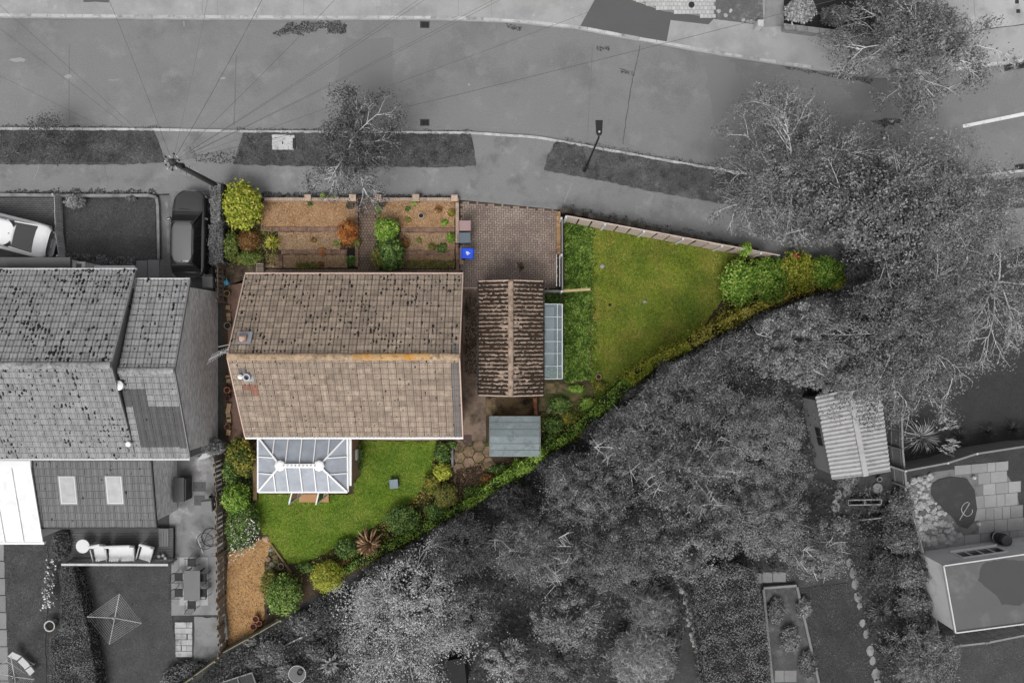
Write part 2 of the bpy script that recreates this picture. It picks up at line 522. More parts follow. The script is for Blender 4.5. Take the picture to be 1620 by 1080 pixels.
# moss and leaf litter gathered on the road
m_moss_g = leafmat('grey_moss', [44, 62, 82, 108], clump=0.3)
litter = [([(428, 50), (455, 38), (500, 34), (548, 34), (540, 50), (500, 44), (470, 54), (440, 56)], 2600, 'dark moss patch on the road by the far kerb'),
          ([(516, 36), (548, 38), (545, 52), (518, 52)], 700, 'small round dark moss blot at the end of the moss patch'),
          ([(800, 36), (826, 42), (822, 47), (803, 43)], 260, 'moss clump where the far kerb starts to bend'),
          ([(944, 72), (966, 74), (964, 80), (946, 77)], 160, 'small dark leaf litter on the road under the bend'),
          ([(980, 108), (1004, 112), (1002, 119), (984, 114)], 160, 'small dark leaf litter beside the long road crack'),
          ([(870, 216), (940, 226), (1000, 238), (1150, 262), (1150, 268), (1000, 243), (900, 224)], 1500, 'leaf litter lying along the near kerb past the lamp'),
          ([(1240, 104), (1300, 112), (1385, 124), (1380, 132), (1300, 118), (1240, 108)], 1500, 'weeds and litter along the far kerb before the overhanging tree'),
          ([(0, 197), (120, 199), (250, 199), (262, 203), (0, 201.5)], 900, 'moss line along the near kerb at the left'),
          ([(372, 202), (560, 204), (745, 205), (745, 208), (372, 206)], 1200, 'moss line along the near kerb by the concrete cover'),
          ([(1378, 192), (1400, 186), (1430, 188), (1432, 194), (1400, 200)], 700, 'dark fallen leaves on the road beside the big tree'),
          ([(1393, 208), (1412, 210), (1408, 220), (1396, 220)], 300, 'blot of fallen leaves near the edge of the big crown'),
          ([(296, 232), (306, 230), (310, 245), (330, 243), (372, 238), (372, 258), (310, 256)], 700, 'moss and weeds on the paved crossing beside the pole'),
          ([(10, 300), (250, 301), (250, 308), (10, 308)], 2600, 'weeds at the foot of the low wall of the left garden'),
          ([(412, 305), (726, 309), (726, 313), (414, 312)], 3000, 'dark moss along the front wall on the pavement'),
          ([(900, 326), (1060, 358), (1145, 372), (1145, 380), (900, 333)], 2600, 'dark moss along the fence wall on the pavement')]
for poly, n, lab in litter:
    z = 0.004 if poly[0][1] < 215 or 'road' in lab else 0.09
    if 'crossing' in lab or 'pavement' in lab or 'low wall' in lab: z = 0.09
    o = scatter('leaf_litter', ragged(poly, 4 if n > 2000 else 2.5, 6), int(n * .55), z, 0.07, 0.05, m_moss_g, up=0.9, zj=0.03)
    tag(o, lab, 'leaf litter', kind='stuff')

# painted line, cracks and repairs on the road
m_paint = M('road_paint', 226, var=0.05, fine=0.08, fscale=40, c2=170, thr=0.66, s2=4)
tag(sheet('road_marking', [(1523, 197.5), (1700, 161), (1700, 167), (1524, 202.5)], 0.005, m_paint, 0.003), None, None)
m_crack = M('crack_sealant', 84, var=0.1, fine=0.1)
def strip(name, pts, w, z, mat, parent=None):
    L, R = [], []
    for i, p in enumerate(pts):
        a = pts[max(0, i - 1)]; b = pts[min(len(pts) - 1, i + 1)]
        d = math.hypot(b[0] - a[0], b[1] - a[1]); nx, ny = -(b[1] - a[1]) / d, (b[0] - a[0]) / d
        ww = w * random.uniform(0.6, 1.3)
        L.append((p[0] + nx * ww / 2, p[1] + ny * ww / 2)); R.append((p[0] - nx * ww / 2, p[1] - ny * ww / 2))
    return sheet(name, L + R[::-1], z, mat, 0.003, parent)
def wob(a, b, n=14, amp=0.7):
    return [(a[0] + (b[0] - a[0]) * i / n + random.uniform(-amp, amp), a[1] + (b[1] - a[1]) * i / n + random.uniform(-amp, amp)) for i in range(n + 1)]
strip('road_crack', wob((1013, 72), (1000, 130)) + wob((999, 134), (985, 228)), 1.3, 0.004, m_crack)
m_crack2 = M('faint_crack', 112, var=0.1, fine=0.1)
strip('road_crack', wob((938, 70), (929, 222)), 1.0, 0.004, m_crack2)
strip('road_crack', wob((110, 70), (109, 198)), 1.2, 0.004, m_crack2)
strip('road_crack', wob((374, 88), (370, 198)), 1.8, 0.004, m_crack2)
m_patch = M('old_road_repair', 121, var=0.05, scale=0.5, fine=0.1, fscale=26)
sheet('road_repair', ragged([(545, 60), (622, 60), (624, 190), (560, 195), (530, 130)], 3, 12), 0.0035, m_patch, 0.002)
sheet('road_repair', ragged([(1115, 100), (1160, 95), (1190, 160), (1130, 200), (1118, 140)], 4, 12), 0.0035, m_patch, 0.002)
m_scuff = M('pale_road_scuff', 152, var=0.1, fine=0.12)
for x, y, w, h in ((28, 95, 26, 7), (108, 121, 13, 6), (352, 124, 9, 3), (180, 127, 20, 2), (291, 38, 2, 9), (742, 134, 4, 4)):
    sheet('road_scuff', ragged([(x + w / 2 * math.cos(t * .7854), y + h / 2 * math.sin(t * .7854)) for t in range(8)], .8, 4), 0.0045, m_scuff, 0.003)
strip('pavement_joint', wob((62, 262), (54, 284)) , 0.9, 0.0885, m_scuff)
strip('pavement_joint', wob((165, 262), (171, 288)), 0.9, 0.0885, m_crack2)
strip('pavement_joint', wob((905, 290), (892, 320)), 1.2, 0.0885, m_scuff)
for x in (320, 344, 480, 620, 725, 778):
    strip('pavement_joint', wob((x, 0), (x, 29), 4, .3), 0.8, 0.0885, M('pavement_joint_dark', 140, fine=.1))
sheet('pavement_repair', [(131, -10), (172, -10), (172, 4.5), (150, 3), (132, 4)], 0.089, m_dark_tarmac, 0.003)
sheet('pavement_repair', [(943, -4), (987, -4), (1050, 18), (1130, 29), (1121, 39), (1061, 32), (1054, 70), (916, 45)], 0.0895, m_dark_tarmac, 0.003)

# drains, one thing each
m_iron = M('cast_iron', 70, var=0.1, fine=0.15, rough=0.6, island=0.05)
m_iron_d = M('drain_hole', 18, bump=0)
def drain(px, py, rot, label):
    t = thing('drain_grate', label, 'drain', U(px, py), 'street drains')
    c = U(px, py); w, d = 0.50, 0.36
    b = MB()
    for sx in (-1, 1):
        b.box(c + Vector((sx * (w / 2 - 0.02), 0, 0.004)), (0.04, d, 0.02))
        b.box(c + Vector((0, sx * (d / 2 - 0.02), 0.004)), (w - 0.08, 0.04, 0.02))
    fr = b.build('frame', m_iron, t)
    MB().box(c + Vector((0, 0, 0.003)), (w - 0.08, d - 0.08, 0.004)).build('gully', m_iron_d, t)
    me = meshdata(MB().box((0, 0, 0), (0.022, d - 0.081, 0.016)), 'bar', m_iron)
    for i in range(6):
        inst('bar', me, t, c + Vector((-w / 2 + 0.07 + i * (w - 0.14) / 5, 0, 0.0105)))
    t.rotation_euler = (0, 0, rot)
drain(672, 39.5, -0.02, 'iron drain grate against the far kerb above the small street tree')
drain(672, 194, 0, 'iron drain grate against the near kerb right of the small street tree')
drain(1596, 106.5, 0.16, 'left of the two iron drain grates at the far right kerb')
drain(1615, 103.5, 0.16, 'right one of the paired iron drain grates at the far right kerb')
drain(1613, 265, 0.12, 'iron drain grate at the near kerb on the right edge')

m_conc = M('pale_concrete', 196, var=0.08, scale=2, fine=0.1, fscale=25, c2=160, thr=0.62, s2=3)
m_dk = M('dark_metal', 45, rough=0.6)
t = thing('utility_cover', 'pale concrete utility cover set in the dark verge', 'cover', U(449, 225, .1))
MB().pxprism(ragged([(430, 213), (466, 214), (464, 237), (431, 237)], .5, 5), 0.1, 0.15).build('slab', m_conc, t)
MB().pxprism([(446, 224), (448, 224), (448, 228), (446, 228)], 0.15, 0.154).build('lifting_slot', m_dk, t)
MB().pxprism([(463, 219), (467, 219), (467, 235), (463, 235)], 0.151, 0.17).build('edge_strip', m_dk, t)

# ------------------------------------------------------------------ far side gardens
m_pale_pave = M('pale_block_paving', 186, var=0.08, scale=1.5, fine=0.1, fscale=30, island=0.10)
def block_paving(name, poly, bl, bw, z, mat, joint, rz=0.0, gap=0.012, parent=None, bond='stretcher', zr=0.1, label=None, jitter=0.004):
    """a paved area: joint bed plus every block as real geometry in one mesh"""
    root = sheet(name, poly, z - 0.012, joint, 0.05, parent)
    P = [(U(x, y, zr).x, U(x, y, zr).y) for x, y in poly]
    c, s = math.cos(rz), math.sin(rz)
    Q = [(x * c + y * s, -x * s + y * c) for x, y in P]
    x0, x1 = min(q[0] for q in Q), max(q[0] for q in Q); y0, y1 = min(q[1] for q in Q), max(q[1] for q in Q)
    cells = []
    ny = int((y1 - y0) / bw) + 1; nx = int((x1 - x0) / bl) + 2
    vert = []
    if bond == 'herringbone':
        for j in range(-1, int((y1 - y0) / bw) + 2):
            for i in range(-2, int((x1 - x0) / bw) + 2):
                if (i - j) % 4 == 0: cells.append((x0 + (i + 1) * bw, y0 + (j + .5) * bw)); vert.append(0)
                if (i - j) % 4 == 2: cells.append((x0 + (i + .5) * bw, y0 + j * bw)); vert.append(1)
    else:
        for j in range(ny):
            for i in range(-1, nx):
                cells.append((x0 + (i + (0.5 if j % 2 else 0)) * bl + bl / 2, y0 + j * bw + bw / 2)); vert.append(0)
    A = np.array(cells); vert = np.array(vert)
    k = inpoly(A[:, 0], A[:, 1], Q); A = A[k]; vert = vert[k]
    n = len(A)
    hx = np.where(vert == 1, bw - gap, bl - gap) / 2; hy = np.where(vert == 1, bl - gap, bw - gap) / 2
    zz = z + RNG.uniform(-jitter, jitter, n)
    V = np.empty((n, 8, 3))
    for q, (sx, sy) in enumerate(((-1, -1), (1, -1), (1, 1), (-1, 1))):
        for lv in (0, 1):
            ins = 0.006 if lv else 0
            lx = A[:, 0] + sx * (hx - ins); ly = A[:, 1] + sy * (hy - ins)
            V[:, q + 4 * lv, 0] = lx * c - ly * s; V[:, q + 4 * lv, 1] = lx * s + ly * c
            V[:, q + 4 * lv, 2] = zz if lv else z - 0.03
    F = np.array([(4, 5, 6, 7), (0, 1, 5, 4), (1, 2, 6, 5), (2, 3, 7, 6), (3, 0, 4, 7)])
    FF = (F[None] + (np.arange(n) * 8)[:, None, None]).reshape(-1, 4)
    o = npmesh('block_paver', V.reshape(-1, 3), FF, mat, root)
    o['kind'] = 'stuff'
    return root
block_paving('block_paved_yard', [(987, -8), (1132, -8), (1129, 29), (1050, 17)], 0.21, 0.21, 0.125, m_pale_pave, M('pale_joint', 130))
tag(MB().lathe(U(1094, 8, .13), [(0.16, 0), (0.16, 0.012), (0.12, 0.016)], 20).build('manhole_cover', m_dk), 'small round dark manhole cover in the pale block paved yard', 'manhole cover')
sheet('front_bed', [(1132, -8), (1206, -8), (1208, 40), (1130, 30)], 0.11, M('grey_slate_bed', 98, var=.2, fine=.3, fscale=9, c2=150, thr=.66, s2=3))
m_stone_g = M('grey_stone', 165, var=0.15, scale=3, fine=0.2, fscale=14, island=0.2, bump=0.5)
def rock(mb, c, r, sq=0.7):
    n1, n2 = 4, 8; vs = [(c[0], c[1], c[2] + r * sq)]
    for i in range(1, n1):
        th = math.pi / 2 * i / (n1 - 1)
        for j in range(n2):
            a = 2 * math.pi * j / n2; rr = r * random.uniform(0.78, 1.15)
            vs.append((c[0] + rr * math.sin(th) * math.cos(a), c[1] + rr * math.sin(th) * math.sin(a), c[2] + rr * math.cos(th) * sq))
    fs = [(0, 1 + j, 1 + (j + 1) % n2) for j in range(n2)]
    for i in range(n1 - 2):
        for j in range(n2):
            a = 1 + i * n2; fs.append((a + j, a + n2 + j, a + n2 + (j + 1) % n2, a + (j + 1) % n2))
    mb.add(vs, fs)
t = thing('stone_edging', 'row of rough stones edging the slate bed by the far pavement', 'stones', U(1185, 33, .1))
for x, y in ((1176, 32), (1183, 34), (1189, 34), (1195, 36), (1202, 37), (1148, 25), (1137, 18), (1156, 17)):
    b = MB(); rock(b, U(x, y, 0.1), random.uniform(.1, .17)); b.build('stone', m_stone_g, t)
m_wall_g = M('grey_rendered_wall', 150, var=0.12, scale=1.5, fine=0.15, fscale=20, c2=105, thr=0.58, s2=2.5)
sheet('garden_path', [(1211, -8), (1239, -8), (1238, 41), (1210, 42)], 0.12, M('grey_path_concrete', 142, var=.12, fine=.1, c2=115, thr=.6, s2=1.4))
tag(MB().pxprism([(1199, 31), (1209, 31), (1208, 42), (1199, 40)], 0.08, 0.75).build('gate_pier', m_conc, bevel=.02), 'short pale pier beside the far garden path', 'pier')
t = thing('garden_wall', 'long low grey garden wall under the far shrubs', 'wall', U(1295, 48, .1))
for i in range(6):
    a, b_ = i / 6, (i + 1) / 6 - 0.006
    x0, y0, x1, y1 = 1240 + 112 * a, 37 + 14 * a, 1240 + 112 * b_, 37 + 14 * b_
    MB().pxprism([(x0, y0), (x1, y1), (x1 + 1, y1 + 9), (x0 + 1, y0 + 9)], 0.55, 0.62).build('coping', m_wall_g, t)
MB().pxprism([(1241, 39), (1352, 53), (1353, 59), (1242, 45)], 0.05, 0.548).build('wall', m_wall_g, t)
sheet('driveway', [(1540, -8), (1700, -8), (1700, 28), (1545, 48)], 0.1, M('pale_drive_concrete', 175, var=.1, scale=.6, fine=.08, c2=140, thr=.6, s2=.8))
for x, y in ((1609, 3), (1611, 18)):
    MB().pxprism([(x - 3, y - 3), (x + 3, y - 3), (x + 3, y + 3), (x - 3, y + 3)], .1, .106).build('drain_cover', m_dk)['kind'] = 'structure'
strip('driveway_joint', wob((1543, 49), (1700, 28), 14, .4), 1.4, 0.104, m_crack)
# ------------------------------------------------------------------ roofs
def tile_base(tw, tl, hgt=0.034, thick=0.02):
    xs = [(0, 0), (.07, .7), (.16, 1), (.25, .7), (.32, .05), (.5, 0), (.57, .7), (.66, 1), (.75, .7), (.82, .05), (.94, 0)]
    vs = []
    for y, lift in ((0.0, 0.040), (0.028, 0.042), (tl, 0.0)):
        for x, h in xs: vs.append((x * tw, y, h * hgt + lift))
    for x, h in xs: vs.append((x * tw, 0.004, h * hgt + 0.042 - thick - 0.02))
    n = len(xs); fs = []
    for i in range(n - 1):          # first the weathered top, then the mossy lip and edge, its dark colour also standing in for lip shadow
        fs.append((n + i, n + i + 1, 2 * n + i + 1, 2 * n + i))
    for i in range(n - 1):
        fs.append((i, i + 1, n + i + 1, n + i)); fs.append((3 * n + i, 3 * n + i + 1, i + 1, i))
    return np.array(vs), np.array(fs)
TILE_TOP = 10

def lumps(name, P, X, Y, Z, sx, sy, sz, mat, parent, keep=None):
    """small moss cushions: P (n,3) feet, X/Y/Z axes"""
    n = len(P); k = 5
    V = np.empty((n, k * 2 + 1, 3))
    for j in range(k):
        t = 2 * math.pi * j / k + RNG.uniform(-.3, .3, n)
        for lv, (f, g) in enumerate(((1.0, 0.0), (0.62, 0.75))):
            w = f * RNG.uniform(.75, 1.2, n)
            V[:, j + lv * k] = P + X * (np.cos(t) * w * sx)[:, None] + Y * (np.sin(t) * w * sy)[:, None] + Z * (g * sz)[:, None]
    V[:, 2 * k] = P + Z * sz[:, None]
    F = []
    for j in range(k):
        F.append((j, (j + 1) % k, k + (j + 1) % k, k + j)); F.append((k + j, k + (j + 1) % k, 2 * k, 2 * k))
    F = np.array(F)
    tri = F[1::2, :3]; quad = F[0::2]
    # two triangles for each quad keeps one face size
    T = np.concatenate([quad[:, [0, 1, 2]], quad[:, [0, 2, 3]], tri])
    FF = (T[None] + (np.arange(n) * (2 * k + 1))[:, None, None]).reshape(-1, 3)
    o = npmesh(name, V.reshape(-1, 3), FF, mat, parent)
    o['kind'] = 'stuff'
    return o

def tiled_roof(parent, slopes, tw, gauge, mat, mossmat, budget=300, name='roof', moss=1.0, deckmat=None, special=None, edgemat=None):
    """slopes: list of (eave_a, eave_b, ridge_a, moss factor, mat override fn). Tiles laid in courses."""
    deck = MB()
    for sl in slopes:
        e0, e1, r0 = Vector(sl[0]), Vector(sl[1]), Vector(sl[2])
        r1 = r0 + (e1 - e0)
        nn = (e1 - e0).cross(r0 - e0).normalized()
        if nn.z < 0: nn = -nn
        deck.add([p - nn * k for k in (0.012, 0.10) for p in (e0, e1, r1, r0)], [(0, 1, 2, 3), (7, 6, 5, 4), (0, 4, 5, 1), (1, 5, 6, 2), (2, 6, 7, 3), (3, 7, 4, 0)])
    roof = deck.build(name, deckmat or M('dark_roof_underlay', 46), parent)
    allT = []
    mossP = [[], [], [], [], [], [], []]
    for si, sl in enumerate(slopes):
        e0, e1, r0 = Vector(sl[0]), Vector(sl[1]), Vector(sl[2])
        X = (e1 - e0).normalized(); Y = (r0 - e0).normalized(); Z = X.cross(Y)
        flip = Z.z < 0
        if flip: X = -X; e0, e1 = e1, e0; Z = X.cross(Y)
        if flip: r0 = r0 + (Vector(sl[1]) - Vector(sl[0]))
        wid = (e1 - e0).length; dep = (r0 - e0).length
        nx = max(1, round(wid / tw)); ny = max(1, round(dep / gauge)); w = wid / nx; gg = dep / ny
        for j in range(ny):
            for i in range(nx):
                o = e0 + X * (i * w) + Y * (j * gg)
                allT.append((o.z, o, X, Y, Z, w, gg, si, i, j, nx, ny))
        # moss cushions sit on the joints
        dens = sl[3] * moss
        cnt = int(nx * ny * dens)
        ii = RNG.integers(0, nx * 2, cnt); jj = RNG.integers(0, ny, cnt)
        fy = RNG.beta(1.0, 2.2, cnt)
        px_ = (ii * 0.5 + 0.46) * w + RNG.normal(0, .025, cnt) + np.where(RNG.random(cnt) < .3, RNG.uniform(-.15, .15, cnt), 0); py_ = (jj + np.where(RNG.random(cnt) < .3, RNG.random(cnt), fy * .6)) * gg
        nzv = np.sin(px_ * 0.9 + si) * np.cos(py_ * 1.3 + 2 * si) + 0.6 * np.sin(px_ * 2.3 + py_ * 1.7)
        nzv = nzv + .7 * np.sin(px_ * 5.1 + py_ * 3.3 + 1) * np.cos(py_ * 6.1 - px_ * 2.2)
        k = (nzv + RNG.normal(0, .6, cnt)) > -0.1
        px_, py_, fy = px_[k], py_[k], fy[k]; m = len(px_)
        lift = 0.03 * (1 - fy * .7)
        Pp = np.array(e0)[None] + np.array(X)[None] * px_[:, None] + np.array(Y)[None] * py_[:, None] + np.array(Z)[None] * lift[:, None]
        mossP[0].append(Pp); mossP[1].append(np.repeat(np.array(X)[None], m, 0)); mossP[2].append(np.repeat(np.array(Y)[None], m, 0)); mossP[3].append(np.repeat(np.array(Z)[None], m, 0))
        sc_ = (.4 + 1.0 * RNG.beta(1.3, 1.8, m) * 1.3) * (sl[4] if len(sl) > 4 else 1.0)
        mossP[4].append(.046 * sc_); mossP[5].append(.052 * sc_ * RNG.uniform(.6, 1.7, m)); mossP[6].append(.035 * sc_)
    if mossP[0] and sum(len(a) for a in mossP[0]):
        lumps('moss', *[np.concatenate(a) for a in mossP], mossmat, roof)
    # groups by (size, material) share one mesh
    groups = {}
    for t in allT:
        mt = special(t) if special else None
        groups.setdefault((t[7], mt), []).append(t)
    order = sorted(allT, key=lambda t: -t[0])[:budget]
    single = set((t[7], t[8], t[9]) for t in order)
    for (si, mt), ts in groups.items():
        w, gg = ts[0][5], ts[0][6]
        V, F = tile_base(w, gg + 0.06)
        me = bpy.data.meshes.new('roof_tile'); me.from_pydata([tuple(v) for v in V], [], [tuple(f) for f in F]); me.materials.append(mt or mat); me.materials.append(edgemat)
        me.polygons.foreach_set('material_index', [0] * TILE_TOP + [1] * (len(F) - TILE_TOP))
        rest = []
        for t in ts:
            _, o, X, Y, Z = t[:5]
            jx = X * random.uniform(-.004, .004) + Y * (random.uniform(-.012, .012) - (.05 if random.random() < .012 else 0)) + Z * random.uniform(0, .007)
            if (t[7], t[8], t[9]) in single:
                R = Matrix((X, Y, Z)).transposed()
                inst('roof_tile', me, roof, o + jx, R)
            else:
                rest.append((np.array(o + jx), np.array((X, Y, Z))))
        if rest:
            O = np.array([r[0] for r in rest]); B = rest[0][1]
            VV = (V @ B)[None] + O[:, None, :]
            FF = (F[None] + (np.arange(len(rest)) * len(V))[:, None, None]).reshape(-1, 4)
            ro = npmesh('roof_tiling', VV.reshape(-1, 3), FF, mt or mat, roof)
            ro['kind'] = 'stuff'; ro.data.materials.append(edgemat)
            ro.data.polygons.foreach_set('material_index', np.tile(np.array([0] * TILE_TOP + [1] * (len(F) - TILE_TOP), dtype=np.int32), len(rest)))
    return roof

def ridge_tiles(roof, a, b, r, mat, n, lift=0.03):
    a, b = Vector(a), Vector(b); d = b - a; L = d.length / n
    an = math.atan2(d.y, d.x)
    vs = []; fs = []; k = 7
    for x in (0, L + 0.025):
        for j in range(k):
            t = math.pi * (0.08 + 0.84 * j / (k - 1)); vs.append((x, r * math.cos(t), r * 0.62 * math.sin(t) - (0.012 if x else 0)))
    for j in range(k - 1): fs.append((j, j + 1, k + j + 1, k + j))
    fs.append(tuple(range(k)))
    me = bpy.data.meshes.new('ridge_tile'); me.from_pydata(vs, [], fs); me.materials.append(mat)
    for i in range(n):
        inst('ridge_tile', me, roof, a + d * (i / n) + Vector((0, random.uniform(-.01, .01), lift - r * .2 + random.uniform(-.005, .005))), (0, 0, an + random.uniform(-.01, .01)))

def window(parent, c, w, h, facing, frame, pane, mullions=1, nm='window'):
    """a window on a vertical wall: frame standing proud, panes set back; facing is the outward angle"""
    f = Vector((math.cos(facing), math.sin(facing), 0)); s = Vector((-f.y, f.x, 0)); c = Vector(c)
    def bx(mb, u, v, dw, dh, dep, off):
        mb.box(c + s * u + Vector((0, 0, v)) + f * off, (dep, dw, dh), facing)
    b = MB(); t = 0.06
    bx(b, 0, h / 2, w, t, .08, .03); bx(b, 0, -h / 2, w, t, .08, .03)
    for e in (-1, 1): bx(b, e * (w / 2 - t / 2), 0, t, h - t, .08, .03)
    for i in range(1, mullions + 1): bx(b, -w / 2 + w * i / (mullions + 1), 0, t * .8, h - t, .07, .03)
    wo = b.build(nm, frame, parent)
    n = mullions + 1
    for i in range(n):
        p = MB(); bx(p, -w / 2 + w * (i + .5) / n, 0, w / n - .02, h - t, .02, .018); p.build('pane', pane, wo)
    sl = MB(); bx(sl, 0, -h / 2 - .06, w + .12, .05, .14, .07); sl.build('sill', frame, wo)
    return wo

# ------------------------------------------------------------------ street furniture
m_wood_pole = M('creosoted_pole', 66, var=0.2, scale=3, fine=0.25, fscale=12)
m_pale_metal = M('pale_metal', 185, rough=0.5, fine=0.1)
m_black = M('black_iron', 34, rough=0.5, fine=0.1)
PT = U(270, 255, 6.0)
t = thing('telegraph_pole', 'tall dark wooden telegraph pole with a ring of insulators', 'pole', (PT.x, PT.y, 0.08))
MB().tube([(PT.x, PT.y, .05), (PT.x, PT.y, 3), (PT.x, PT.y, 6.05)], .15, 12, .10).build('pole', m_wood_pole, t, smooth=True)
MB().lathe((PT.x, PT.y, 5.72), [(.16, 0), (.17, .05), (.17, .1), (.16, .12)], 14).build('collar', m_black, t)
for i in range(11):
    a = i * 2 * math.pi / 11 + .2; d = Vector((math.cos(a), math.sin(a), 0))
    p = PT + d * .13 - Vector((0, 0, .2))
    q = PT + d * random.uniform(.26, .40) - Vector((0, 0, .12))
    br = MB().beam(p, q, .022, .022).build('bracket', m_black if i % 3 else m_pale_metal, t)
    MB().lathe(q - Vector((0, 0, .04)), [(.02, 0), (.045, .02), (.03, .05), (.04, .08), (.02, .1)], 8).build('insulator', m_pale_metal if i % 2 else m_black, br)
for i in range(6):
    z = 4.0 + i * .27; e = 1 if i % 2 else -1
    MB().tube([(PT.x, PT.y + e * .1, z), (PT.x, PT.y + e * .24, z)], .011, 6).build('step_iron', m_black, t)
t2 = MB().box((PT.x + .17, PT.y - .02, 5.3), (.12, .2, .3)).build('junction_box', m_black, t, bevel=.01)

m_wire = M('black_cable', 84, bump=0, rough=.6)
m_wire_l = M('weathered_cable', 110, bump=0, rough=.6)
wires = [(-60, 90, 1), (-40, 15, 1), (-10, 0, 1), (160, -30, 1), (334, -30, 2), (430, -30, 1), (560, -32, 1), (705, -30, 1), (716, -30, 1), (840, -32, 1), (852, -32, 1), (1080, -38, 1), (1700, -100, 1), (-60, 257, 1)]
names = ['overhead cable from the pole to the left edge of the road', 'overhead cable from the pole to the upper left corner', 'overhead cable just above the one to the upper left corner',
         'overhead cable crossing the road from the pole, leaning left', 'pale overhead cable crossing the road nearly straight up', 'dark overhead cable from the pole leaning right, steepest of those',
         'overhead cable running past the end of the road moss patch', 'upper of two close cables passing above the small street tree', 'lower of two close cables passing above the small street tree',
         'upper of the twin cables running to the far pavement bend', 'lower of the twin cables running to the far pavement bend', 'long overhead cable ending over the dark tarmac of the far side',
         'longest overhead cable, passing over the street tree to the far right', 'overhead cable running left from the pole above the pavement']
for (x, y, r), nm in zip(wires, names):
    b = U(x, y, 5.6); pts = []
    for i in range(15):
        f = i / 14; p = PT.lerp(b, f); p.z = 5.85 + (5.6 - 5.85) * f - 0.5 * 4 * f * (1 - f) * (b - PT).length / 40
        pts.append(p)
    tag(MB().tube(pts, .0095 if 'longest' in nm or 'steepest' in nm else .0068, 5).build('overhead_wire', m_wire_l if r == 2 else m_wire), nm, 'cable', 'cables fanning from the pole')

LB = U(925, 270, .1); LT = Vector((LB.x, LB.y, 6.0))
t = thing('street_lamp', 'black street lamp with a flat head leaning over the verge', 'street lamp', LB)
MB().tube([LB, LB + Vector((0, 0, 1.1))], .085, 12).build('base_column', m_black, t, smooth=True)
MB().tube([LB + Vector((0, 0, 1.1)), LT - Vector((0, 0, .1)), LT + Vector((0.0, .22, .05))], .05, 10, .035).build('column', m_black, t, smooth=True)
hd = MB(); hx, hy = LT.x, LT.y + .42
hd.prism([(hx - .13, hy - .28), (hx - .07, hy - .36), (hx + .07, hy - .36), (hx + .13, hy - .28), (hx + .16, hy + .3), (hx - .16, hy + .3)], 5.99, 6.09)
hh = hd.build('lamp_head', m_black, t, bevel=.02)
MB().lathe((hx, hy - .22, 6.091), [(.045, 0), (.045, .05), (.03, .07)], 12).build('sensor', m_pale_metal, hh)
MB().box((hx, hy + .05, 5.98), (.2, .36, .015)).build('lens', glassmat('lamp_lens', 150), hh)

